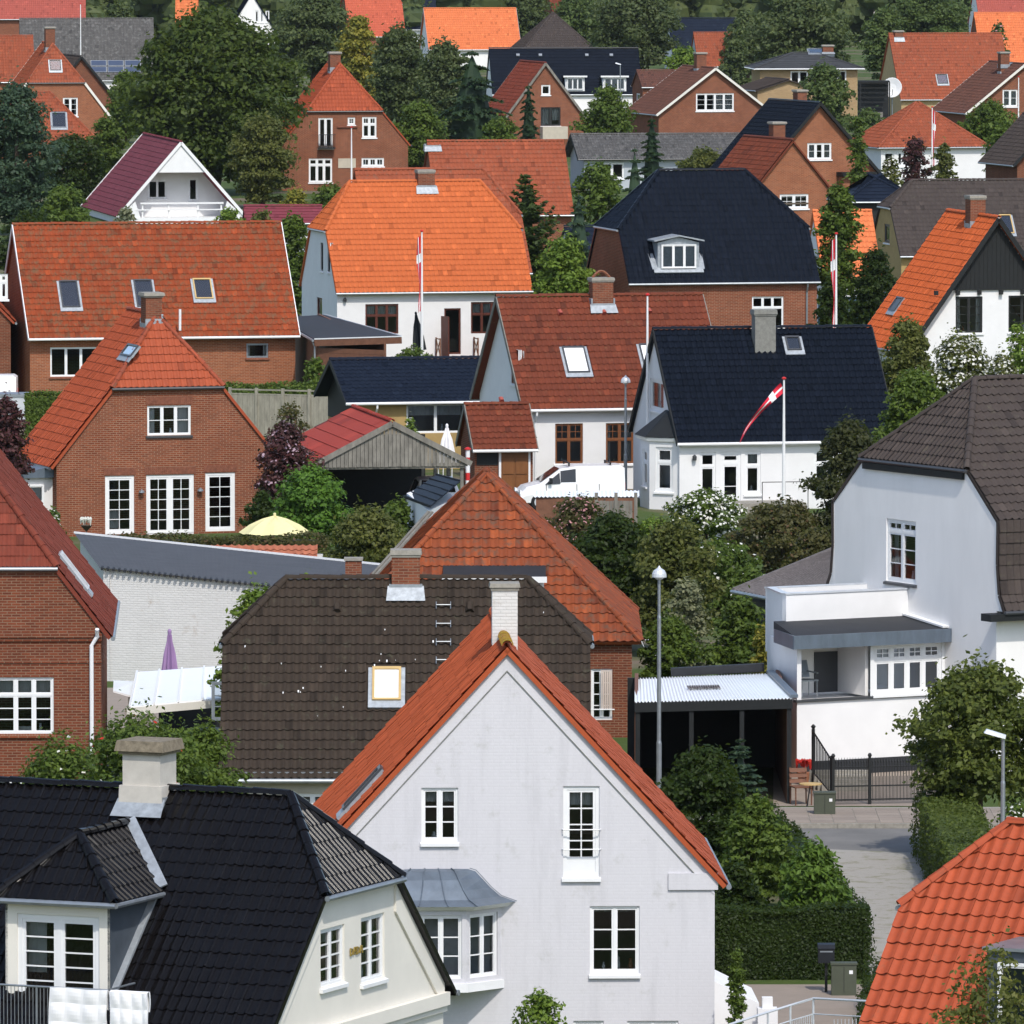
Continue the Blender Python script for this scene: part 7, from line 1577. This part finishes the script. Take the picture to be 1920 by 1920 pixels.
# ================================================================== vehicles
def car(name, label, loc, rz, Ln, Wd, H, mat, st, cat, glass_rows):
    """st: stations along x: (x, z_low, z_belt, z_top, inset)"""
    root = thing(name, label, cat, loc, rz); hw = Wd/2
    def ring(s_): x, zl, zb, zt, i = s_; return [Vector((x, -hw, zl)), Vector((x, -hw-.02, (zl+zb)/2)), Vector((x, -hw+.02, zb)), Vector((x, -hw+i, zt)), Vector((x, 0, zt+.03)), Vector((x, hw-i, zt)), Vector((x, hw-.02, zb)), Vector((x, hw+.02, (zl+zb)/2)), Vector((x, hw, zl))]
    mb = MB(); rs = [ring(s_) for s_ in st]
    for a, b in zip(rs, rs[1:]):
        for k in range(8): mb.face([a[k], a[k+1], b[k+1], b[k]])
        mb.face([a[8], a[0], b[0], b[8]])
    mb.face(rs[0]); mb.face(rs[-1][::-1])
    body = mb.build('body', mat, root)
    for x0, x1, side in glass_rows:
        i0 = next(k for k in range(len(st)-1) if st[k][0] <= x0+1e-6 < st[k+1][0]); A, B = rs[i0], rs[i0+1]; xa, xb = st[i0][0], st[i0+1][0]
        f = lambda x, k: A[k].lerp(B[k], (x-xa)/(xb-xa))
        if side == 'side':
            for sg, (k0, k1) in ((-1, (2, 3)), (1, (6, 5))):
                q = [f(x0, k0).lerp(f(x0, k1), .12), f(x1, k0).lerp(f(x1, k1), .12), f(x1, k0).lerp(f(x1, k1), .86), f(x0, k0).lerp(f(x0, k1), .86)]
                part('side_window', 'car_glass', root, lambda m: m.prism([v+Vector((0, sg*.004, 0)) for v in q], (0, sg*.008, .002)))
        else:
            q = [f(x0+.03, 3).lerp(f(x0+.03, 5), .06), f(x0+.03, 3).lerp(f(x0+.03, 5), .94), f(x1-.03, 3).lerp(f(x1-.03, 5), .94), f(x1-.03, 3).lerp(f(x1-.03, 5), .06)]
            part('windscreen', 'car_glass', root, lambda m: m.prism([v+Vector((0, 0, .035)) for v in q], (0, 0, .01)))
    for x in (Ln*.18, Ln*.8):
        for sg in (-1, 1):
            w = part('wheel', 'rubber', root, lambda m: m.lathe([(.31, -.1), (.33, -.06), (.33, .06), (.31, .1)], 18)); w.location = (x, sg*(hw-.06), .33); w.rotation_euler = (R(90), 0, 0)
            part('rim', 'galvanised', w, lambda m: m.lathe([(.2, -.105), (.2, .105)], 12))
    for sg in (-1, 1):
        part('tail_light', 'red_light', root, lambda m: m.box(Ln-.03, Ln+.012, sg*(hw-.12)-.09, sg*(hw-.12)+.09, .75, 1.05)); part('headlight', 'white_blind', root, lambda m: m.box(-.012, .05, sg*(hw-.2)-.14, sg*(hw-.2)+.14, .62, .78))
    part('bumper', 'bin_black', root, lambda m: [m.box(-.04, .05, -hw+.05, hw-.05, .28, .5), m.box(Ln-.05, Ln+.05, -hw+.05, hw-.05, .28, .52)])
    return root, hw
van_st = [(0, .3, .62, .66, .1), (.25, .3, .85, .9, .1), (.75, .3, .95, 1.02, .1), (1.55, .3, 1.0, 1.58, .16), (2.2, .3, 1.0, 1.68, .15), (3.9, .3, 1.02, 1.7, .13), (4.05, .3, 1.0, 1.6, .14)]
p = P(970, 955, 49.0); v, hw = car('delivery_van', 'white delivery van with roof bars parked in front of the brown-windowed house', (p.x, p.y+1.0, 0), R(8), 4.05, 1.75, 1.7, 'car_white', van_st, 'van', [(.78, 1.55, 'top'), (1.5, 1.5, 'side')][:1]+[(1.56, 2.15, 'side')])
part('side_window', 'car_glass', v, lambda m: m.prism([(.95, -hw+.0, 1.0), (1.55, -hw+.0, 1.03), (1.52, -hw+.1, 1.45)], (0, -.012, 0)))
part('door_seam', 'rubber', v, lambda m: [m.box(x-.008, x+.008, -hw-.024, -hw+.03, .45, 1.0) for x in (1.0, 2.18, 3.05)]); part('side_trim', 'bin_black', v, lambda m: m.box(.5, 3.9, -hw-.03, -hw+.01, .4, .47)); part('mirror', 'bin_black', v, lambda m: [m.box(1.1, 1.22, sg*(hw+.1)-.07, sg*(hw+.1)+.07, 1.05, 1.25) for sg in (-1, 1)])
for x in (1.9, 3.5): part('roof_bar', 'bin_black', v, lambda m: [m.bar((x, -hw+.12, 1.8), (x, hw-.12, 1.8), .06, .04), m.box(x-.03, x+.03, -hw+.15, -hw+.22, 1.68, 1.8), m.box(x-.03, x+.03, hw-.22, hw-.15, 1.68, 1.8)])
hat_st = [(0, .3, .6, .64, .1), (.3, .25, .82, .86, .1), (1.0, .25, .92, .98, .12), (1.75, .25, .95, 1.42, .22), (2.6, .25, .96, 1.5, .22), (3.6, .25, .98, 1.44, .22), (4.15, .28, .98, 1.02, .12), (4.2, .3, .9, .95, .12)]
p = P(795, 990, 50.4); car('parked_car', 'silver-white car with red tail lights parked inside the timber carport', (p.x+.1, p.y+5.6, 0), R(-90+6), 4.2, 1.75, 1.5, 'car_white', [(x, a, b+.16, c+.28 if c > 1.1 else c+.16, i) for x, a, b, c, i in hat_st], 'car', [(1.05, 1.72, 'top'), (1.8, 2.55, 'side'), (2.65, 3.55, 'side'), (3.62, 4.1, 'top')])
p = P(392, 1490, 70.4); car('parked_car', 'dark car parked in the shade under the white patio canopy', (p.x, p.y+6.2, 0), R(-90), 4.2, 1.75, 1.5, 'car_dark', hat_st, 'car', [(1.05, 1.72, 'top'), (1.8, 2.55, 'side'), (2.65, 3.55, 'side'), (3.62, 4.1, 'top')])
p = P(30, 770, 41.6); car('parked_van', 'white van cut by the left edge beside the long brick house', (p.x-4.0, p.y, 0), 0, 4.05, 1.75, 1.7, 'car_white', van_st, 'van', [(.78, 1.55, 'top'), (1.56, 2.15, 'side')])
g = P(22, 800, 42.8); root = thing('trailer_box', 'grey box trailer roof at the left edge in front of the van', 'trailer', (g.x, g.y, 0)); z1 = P(22, 742, 42.8).z; part('box', 'galvanised', root, lambda mb: mb.box(-1.6, .75, -.8, .8, .4, z1)); part('lid', 'zinc', root, lambda mb: mb.box(-1.65, .8, -.85, .85, z1+.002, z1+.12)); part('wheel', 'rubber', root, lambda mb: mb.box(-.3, .3, -.9, -.75, 0, .6))
# small garden pieces at the brick gable
p = P(162, 985, 52.3); root = thing('flower_basket', 'hanging basket of pale flowers at the brick gable corner', 'basket', (p.x, p.y, 0)); part('post', 'dark_metal', root, lambda mb: mb.tube([(0, 0, 0), (0, 0, p.z)], .02, 5)); part('basket', 'bark', root, lambda mb: mb.lathe([(.04, p.z-.2), (.2, p.z-.02), (.21, p.z), (.05, p.z+.02)], 10)); part('flowers', 'petal_white', root, lambda mb: [mb.lathe([(.01, p.z+random.uniform(0, .15)), (.05, p.z+.1+random.uniform(.1, .15)), (.01, p.z+.3)], 5, (random.uniform(-.2, .2), random.uniform(-.2, .2), 0)) for _ in range(26)])['kind'] = 'stuff'
# ================================================================== near plants
T = tree
T('dark_shrub', 'large dark green shrub in front of the carport opening', 1318, 76.5, 1395, 215, 'leaf_hedge', 'shrub', .02, 26, .13, .9)
conifer('blue_cypress', 'small blue-green cypress in front of the dark carport', 1388, 76, 1376, 95, 'leaf_blue', leaf=.14, layers=22, col_=True, droop=.1, dens=1.4)
T('green_shrub', 'mid green shrub right of the terracotta roof edge of the white house', 1418, 79, 1488, 150, 'leaf_mid', 'shrub', .02, 24, .13, .9)
T('dark_bush', 'dark leafy bush directly right of the white gable wall', 1380, 82, 1615, 120, 'leaf_hedge', 'shrub', .02, 20, .13, .9)
T('laurel_bush', 'round laurel bush with drooping leaves above the clipped hedge', 1525, 82.6, 1576, 160, 'leaf_laurel', 'shrub', .05, 22, .17, .9, aspect=.42)
hedge('clipped_hedge', 'clipped square green hedge in front of the courtyard', [G(1335, 1832), G(1618, 1832)], 1.0, 1.55, 'leaf_hedge', .07, 1.0, maxn=30000, rough=.02)
hedge('lane_hedge', 'clipped hedge running back along the left side of the lane', [G(1600, 1808), G(1584, 1780), G(1530, 1712), G(1470, 1640), G(1410, 1580)], .7, 1.15, 'leaf_hedge', .09, .7, maxn=16000)
hedge('street_hedge', 'wide clipped hedge on the right side of the lane by the road', [G(1768, 1602), G(1815, 1695), G(1850, 1760)], 1.35, 1.6, 'leaf_hedge2', .09, .8, maxn=19000)
hedge('low_box_hedge', 'low dark hedge against the terracotta-roofed house', [G(1655, 1890), G(1640, 1990)], .6, 1.0, 'leaf_hedge', .08, .5, maxn=6000)
T('right_tree', 'broad leafy tree over the street at the right edge', 1835, 75, 1232, 330, 'leaf_olive2', 'tree', .22, 40, .15, 1.0)
T('white_flower_shrub', 'shrub with white flowers behind the street lamp at the right edge', 1900, 80, 1496, 110, 'leaf_mid', 'shrub', .05, 12, .12, .8, blossom='petal_white', bl_n=.2)
T('corner_tree', 'thin twiggy tree in the bottom right corner in front of terracotta tiles', 1860, 112, 1768, 300, 'leaf_olive', 'tree', .3, 16, .10, .22, core=.0, rnd=.7, trunk_r=.06)
T('young_shrub', 'upright leafy shrub at the foot of the white gable wall', 1012, 93, 1850, 130, 'leaf_bright', 'shrub', .02, 16, .10, .5, core=.3)
T('topiary_cone', 'clipped green cone growing in the terracotta pot', 1381, 89.5, 1782, 44, 'leaf_mid', 'shrub', .0, 16, .07, 1.6, base_z=.36, trunk_r=.02)
T('rose_bush', 'big leafy bush with a few red flowers below the brick house', 262, 80, 1322, 390, 'leaf_mid', 'shrub', .02, 26, .12, .9, blossom='petal_red', bl_n=.006)
T('left_bush', 'leafy bush at the left foot of the brick house', 110, 82, 1372, 300, 'leaf_mid', 'shrub', .02, 16, .12, .9, blossom='petal_white', bl_n=.012)
T('chimney_bush', 'leafy bush right of the cream chimney', 378, 79, 1352, 210, 'leaf_mid', 'shrub', .02, 14, .12, .9)
T('vine_shrub', 'bright climbing leaves beside the left hip of the grey-brown roof', 490, 71, 1090, 190, 'leaf_bright', 'shrub', .02, 22, .15, .8)
T('vine_shrub', 'tuft of bright leaves showing above the grey-brown ridge', 575, 70.5, 1078, 70, 'leaf_bright', 'shrub', .3, 8, .14, .6)
# middle gardens
T('dark_garden_tree', 'large dark green tree between old orange roof and blossom shrub', 1150, 59.5, 958, 230, 'leaf_hedge', 'tree', .05, 30, .16, .9)
T('garden_tree', 'olive green tree behind the domed street lamp', 1265, 60, 965, 200, 'leaf_olive', 'tree', .05, 24, .16, .9)
T('lamp_shrub', 'bright green shrub behind the tall street lamp', 1255, 64, 1150, 150, 'leaf_mid', 'shrub', .02, 16, .14, .9)
T('silver_shrub', 'pale silvery shrub behind the tall street lamp', 1290, 62.5, 1080, 110, 'leaf_silver', 'shrub', .02, 14, .13, .7)
T('green_mass', 'leafy green shrub left of the villa annex', 1390, 64.5, 1115, 150, 'leaf_mid', 'shrub', .02, 20, .14, .9)
T('yellow_shrub', 'yellowish shrub against the villa annex wall', 1432, 65.5, 1170, 70, 'leaf_yellow', 'shrub', .02, 10, .13, .8)
T('blossom_shrub', 'shrub covered in white blossom in front of the black-roofed cottage', 1325, 51.6, 915, 180, 'leaf_mid', 'shrub', .02, 24, .14, .8, blossom='petal_white', bl_n=.35)
T('green_garden_shrub', 'green shrub below the white blossom', 1345, 57.5, 1010, 230, 'leaf_mid', 'shrub', .02, 22, .15, .9, blossom='petal_white', bl_n=.03)
T('brown_shrub', 'brownish green shrub right of the white blossom', 1470, 54, 935, 240, 'leaf_brownish', 'shrub', .02, 24, .15, .9)
T('brown_shrub', 'lower brownish shrub left of the villa gable', 1530, 58, 985, 170, 'leaf_brownish', 'shrub', .02, 18, .15, .9)
T('dark_corner_tree', 'dark brown-green tree between the black-roofed cottage and the villa', 1595, 54, 782, 175, 'leaf_dark2', 'tree', .05, 28, .16, .9)
T('pink_shrub', 'low shrub with faded pink flowers beside the van', 1085, 53.4, 928, 190, 'leaf_brownish', 'shrub', .02, 18, .14, .8, blossom='petal_pink', bl_n=.14)
T('elder_shrub', 'tall shrub full of white blossom below the black boarded gable', 1800, 46.8, 622, 190, 'leaf_olive', 'shrub', .02, 28, .16, .9, blossom='petal_white', bl_n=.28)
T('elder_shrub', 'loose blossom shrub above the brown mansard roof', 1880, 47.5, 660, 110, 'leaf_olive', 'shrub', .02, 16, .16, .8, blossom='petal_white', bl_n=.3)
T('olive_tree', 'olive green tree beside the right end of the black cottage roof', 1700, 46.2, 596, 140, 'leaf_olive', 'tree', .05, 24, .17, .9)
T('hedge_tree', 'green tree between the black cottage roof and the brown mansard', 1715, 51, 690, 170, 'leaf_mid', 'tree', .02, 22, .17, .9)
T('bright_bush', 'bright green bush at the right edge below the white wall', 1908, 46, 606, 80, 'leaf_bright', 'shrub', .02, 12, .16, .8)
T('robinia', 'fresh green small tree right of the tall french windows', 580, 53.6, 868, 190, 'leaf_fresh', 'tree', .12, 20, .16, .8, rnd=.4)
T('dark_bush', 'dark round bush at the corner of the brick gable house', 492, 52.6, 918, 90, 'leaf_hedge', 'shrub', .02, 12, .14, .9)
T('olive_shrub', 'wide olive green shrub left of the old orange pyramid roof', 690, 57.5, 945, 215, 'leaf_olive', 'shrub', .02, 26, .15, .9)
T('olive_shrub', 'small shrub in front of the dark metal shed roof', 745, 55.5, 935, 120, 'leaf_mid', 'shrub', .02, 14, .15, .8)
hedge('terrace_hedge', 'flowering hedge along the terrace of the brick gable house', [P(195, 1140, 57), P(600, 1140, 57)], .8, P(400, 1006, 57).z, 'leaf_brownish', .12, .5, maxn=16000)
T('plum_shrub', 'purple-leaved plum shrub between brick gable and carport', 535, 51.2, 788, 140, 'leaf_purple', 'shrub', .05, 22, .15, .8, blossom='petal_mauve', bl_n=.1)
T('plum_tree', 'dark purple-leaved tree at the left edge', 10, 51.6, 742, 120, 'leaf_purple', 'tree', .1, 18, .16, .8)
T('dry_shrub', 'thin dry shrub in front of the board fence', 545, 46, 748, 90, 'leaf_brownish', 'shrub', .02, 10, .13, .35, core=.2)
hedge('left_hedge', 'low green hedge left of the brick gable house', [P(50, 830, 46), P(120, 830, 46)], 1.0, P(80, 740, 46).z, 'leaf_mid', .12, .7)
hedge('long_hedge', 'clipped hedge in front of the long brick house', [P(420, 790, 42), P(625, 790, 42)], .7, P(500, 720, 42).z, 'leaf_mid', .14, .7)
T('deck_shrub', 'green shrub in front of the orange-roofed house', 775, 39.4, 648, 110, 'leaf_mid', 'shrub', .02, 12, .17, .8, blossom='petal_white', bl_n=.03)
T('shed_shrub', 'green shrub left of the flat black felt roof', 590, 41.6, 668, 70, 'leaf_mid', 'shrub', .02, 10, .17, .8)
T('window_shrub', 'small flowering shrub before the ochre shed window', 770, 48.4, 782, 55, 'leaf_bright', 'shrub', .02, 8, .14, .7, blossom='petal_white', bl_n=.08)
# farther gardens
T('street_tree', 'young green tree beside the limp flag right of the black roof', 1572, 38.6, 342, 108, 'leaf_mid', 'tree', .15, 26, .22, .9)
T('round_bush', 'round dark green bush left of the plain orange roof', 1642, 38.8, 462, 115, 'leaf_hedge', 'shrub', .02, 20, .2, .9)
conifer('yew', 'dark upright yew between orange roof and blue spruces', 985, 34.2, 322, 120, 'leaf_dark', leaf=.28, layers=20, col_=True, droop=-.5, dens=1.2)
conifer('blue_spruce', 'blue-grey spruce left of the black half-hipped roof', 1085, 34.5, 352, 130, 'leaf_blue', leaf=.3, layers=14, droop=.2, dens=1.2)
conifer('blue_spruce', 'smaller blue-grey spruce in front of the low corrugated house', 1190, 31.5, 268, 110, 'leaf_blue', leaf=.3, layers=14, droop=.2, dens=1.1)
T('lime_tree', 'bright yellow-green tree between orange roof and black roof', 1058, 38.8, 438, 145, 'leaf_bright', 'tree', .05, 26, .2, .9)
T('great_tree', 'very large dark green tree in the upper left', 394, 25.4, 6, 365, 'leaf_tree', 'tree', .04, 60, .42, 1.3, cap=34000)
T('side_tree', 'lighter rounded tree at the right foot of the large dark tree', 492, 26.4, 210, 150, 'leaf_olive', 'tree', .02, 22, .26, .9)
T('willow', 'tall blue-green tree at the left edge', 30, 28.4, 148, 190, 'leaf_blue', 'tree', .02, 34, .26, 1.0)
T('green_bush', 'dark green bush between the blue-green tree and the chalet', 135, 26.2, 250, 150, 'leaf_hedge', 'shrub', .02, 22, .26, .9)
T('chalet_bush', 'pale flowering bush at the left corner of the chalet', 236, 29.4, 385, 60, 'leaf_silver', 'shrub', .02, 10, .22, .7)
T('chalet_bush', 'bright green bush at the right corner of the chalet', 430, 30.2, 388, 80, 'leaf_bright', 'shrub', .02, 10, .22, .8)
T('low_bush', 'green bushes in front of the chalet garden', 120, 30, 345, 140, 'leaf_mid', 'shrub', .02, 16, .25, .9)
T('edge_bush', 'dark bush below the blue-green tree', 60, 33, 395, 160, 'leaf_hedge', 'shrub', .02, 16, .25, .9)
T('gap_tree', 'green tree in the gap between mossy red roof and orange roof', 550, 36, 400, 90, 'leaf_mid', 'tree', .02, 18, .24, .9)
T('garage_bush', 'bush beside the maroon garage roof', 490, 33, 392, 90, 'leaf_olive', 'shrub', .02, 12, .24, .9)
T('brick_shrub', 'green shrubs at the foot of the tall brick house', 620, 29.5, 345, 140, 'leaf_mid', 'shrub', .02, 16, .24, .9)
T('brick_shrub', 'yellow-green shrub below the large dark tree', 555, 29, 352, 80, 'leaf_yellow', 'shrub', .02, 10, .24, .9)
T('far_ash', 'dark bluish tree at the top behind the tall brick house', 590, 17.6, -25, 190, 'leaf_far', 'tree', .05, 34, .4, 1.0)
T('golden_conifer', 'yellow-green conifer behind the tall brick house', 672, 20, 26, 90, 'leaf_yellow', 'tree', .03, 24, .34, 1.0)
T('birch', 'drooping grey-green birch behind the tall brick house', 748, 20.6, 45, 140, 'leaf_birch', 'tree', .05, 30, .36, .8, rnd=.8)
T('mixed_tree', 'light green tree left of the dark spruce', 832, 21.2, 70, 120, 'leaf_birch', 'tree', .05, 24, .34, .9)
T('hedge_bush', 'green bushes right of the tall brick house', 785, 24.5, 188, 140, 'leaf_mid', 'shrub', .02, 20, .3, .9)
conifer('dark_spruce', 'large dark layered spruce left of the steep brick gable', 885, 24, 85, 240, 'leaf_spruce', leaf=.42, layers=13, droop=.28, dens=1.6, power=.75)
conifer('slim_spruce', 'slim dark spruce in front of the steep brick gable', 991, 23.6, 148, 72, 'leaf_spruce', leaf=.34, layers=14, droop=.5, dens=1.3)
T('roof_bush', 'green bushes between steep brick gable and brick wing', 1140, 22.6, 160, 120, 'leaf_mid', 'shrub', .02, 18, .32, .9)
conifer('corner_spruce', 'dark spruce in front of the low corrugated house', 1222, 26, 210, 84, 'leaf_spruce', leaf=.34, layers=13, droop=.3, dens=1.3)
T('mid_shrub', 'olive shrub in front of the corrugated roof', 1325, 26.6, 275, 160, 'leaf_olive', 'shrub', .02, 20, .28, .9)
T('mid_shrub', 'green shrub under the corrugated roof', 1120, 28, 302, 120, 'leaf_mid', 'shrub', .02, 16, .28, .9)
T('orchard_tree', 'tree in front of the yellow brick house', 1545, 21.4, 118, 130, 'leaf_far2', 'tree', .05, 22, .34, .9)
T('right_garden_tree', 'green tree right of the red pyramid roof', 1858, 23.6, 185, 120, 'leaf_mid', 'tree', .02, 26, .3, .9)
T('right_garden_bush', 'green bush at the right edge below the cream-edged gable', 1890, 25.4, 222, 100, 'leaf_mid', 'shrub', .02, 16, .3, .9)
T('purple_bush', 'dark purple bush in front of the white bungalow', 1717, 26.2, 255, 70, 'leaf_purple', 'shrub', .02, 10, .26, .9)
T('grey_bush', 'greyish bush right of the tall flagpole', 1770, 26.4, 268, 60, 'leaf_olive', 'shrub', .02, 10, .26, .8)
T('white_bush', 'white flowering bush left of the white bungalow', 1670, 26.8, 292, 60, 'leaf_olive', 'shrub', .02, 10, .24, .8, blossom='petal_white', bl_n=.2)
T('top_tree', 'large loose tree at the top behind the long black roof', 1190, 16.8, -35, 190, 'leaf_birch', 'tree', .05, 34, .42, 1.0)
T('top_tree', 'dark broad tree at the top above the yellow brick house', 1500, 18, -25, 230, 'leaf_far', 'tree', .05, 36, .42, 1.0)
T('top_tree', 'tree at the top left of the dark broad tree', 1400, 17, 20, 110, 'leaf_far', 'tree', .05, 18, .4, 1.0)
T('top_tree', 'tree at the top between white house and orange roof', 1740, 16.4, -30, 170, 'leaf_far2', 'tree', .05, 28, .42, 1.0)
T('top_tree', 'tree behind the faded red roof at the top', 1660, 17.2, 10, 110, 'leaf_far2', 'tree', .05, 18, .42, 1.0)
T('top_tree', 'tree at the top between orange roof and brown hipped roof', 985, 15.6, -30, 110, 'leaf_far', 'tree', .05, 20, .45, 1.0)
T('top_tree', 'tree at the top above the brown hipped roof', 1085, 15.2, -20, 130, 'leaf_far2', 'tree', .05, 22, .45, 1.0)
T('top_tree', 'tree behind the patchy grey roof at the top left', 225, 16.2, 0, 110, 'leaf_far', 'tree', .05, 20, .42, 1.0)
T('slate_tree', 'light green shrub in front of the dark slate roof', 1285, 18.6, 85, 100, 'leaf_bright', 'shrub', .02, 14, .36, .9)
T('slate_tree', 'dark shrub right of the small rusty red roof', 1380, 18.8, 70, 70, 'leaf_far', 'shrub', .02, 14, .36, .9)
T('climber', 'climbing rose in front of the bright orange roof at top right', 1872, 19, 40, 60, 'leaf_far2', 'shrub', .1, 10, .32, .4, blossom='petal_pink', bl_n=.06)
T('roof_gap_bush', 'bush behind the small brick gable', 1610, 27.2, 215, 50, 'leaf_mid', 'shrub', .02, 10, .26, .9)
T('pergola_bush', 'dark green bush below the dark pergola', 1630, 22.2, 203, 100, 'leaf_far2', 'shrub', .02, 14, .3, .9)
T('left_far_tree', 'green tree between patchy grey roof and large dark tree', 235, 21.5, 132, 95, 'leaf_mid', 'tree', .02, 16, .32, .9)
T('left_low_bush', 'green bush at the foot of the brown gable end', 200, 25, 215, 100, 'leaf_mid', 'shrub', .02, 14, .28, .9)
T('spruce_bush', 'green bush between dark spruce and slim spruce', 940, 25.5, 215, 110, 'leaf_mid', 'shrub', .02, 14, .28, .9)
T('gap_bush', 'green bush between faded red roof and dark yew', 935, 33, 372, 80, 'leaf_hedge', 'shrub', .02, 12, .24, .9)
T('cottage_bush', 'green bush between the blossom shrub and the garden fence', 1225, 54, 968, 120, 'leaf_bright', 'shrub', .02, 14, .15, .9)
T('slope_bush', 'green bush right of the black cottage roof behind the dark tree', 1660, 50, 800, 130, 'leaf_mid', 'shrub', .02, 16, .17, .9)
T('street_side_bush', 'dark bush under the street tree', 1560, 39.4, 520, 90, 'leaf_hedge', 'shrub', .02, 12, .22, .9)
T('porch_bush', 'low bush between the side porch and the dark red roof', 100, 55, 950, 60, 'leaf_mid', 'shrub', .02, 10, .14, .8, blossom='petal_white', bl_n=.12)
def wood():
    r = np.random.default_rng(77); lobes = []
    for k in range(60):
        x = -115+k*3.9+r.uniform(-1, 1)
        for j in range(3):
            y = 1210+j*16+r.uniform(-6, 6); hgt = r.uniform(7, 10)+j*1.5
            for i in range(4): lobes.append((x+r.normal(0, 1.2), y+r.normal(0, 1), hgt*(.2+.25*i), 3.2, 3.0, 2.2))
    V = foliage(lobes, 26000, .85, r, .7)
    o = obj('wood', quads_mesh('wood', V, 'leaf_far'), None); tag(o, 'far wood of mixed trees closing the view behind the last roofs', 'wood', kind='stuff')
    c = lump_core(lobes, .85, 'leaf_far', 'wood_core', None, r, 5).build('inner_foliage', 'leaf_far', o)
wood()
# ================================================================== summer haze over the whole place
def haze():
    m = bpy.data.materials.new('haze'); m.use_nodes = True; nt = m.node_tree; nt.nodes.clear(); out = nt.nodes.new('ShaderNodeOutputMaterial')
    v = N(nt, 'ShaderNodeVolumePrincipled'); v.inputs['Color'].default_value = (.86, .92, 1, 1); v.inputs['Density'].default_value = .00002; v.inputs['Anisotropy'].default_value = .2
    L(nt, v.outputs[0], out.inputs['Volume']); MATS['haze'] = m
    o = part('haze', 'haze', None, lambda mb: mb.box(-950, 950, -100, 3300, -1.0, 27.0)); tag(o, 'thin bluish summer haze lying over the whole town', 'haze', kind='stuff')
haze()
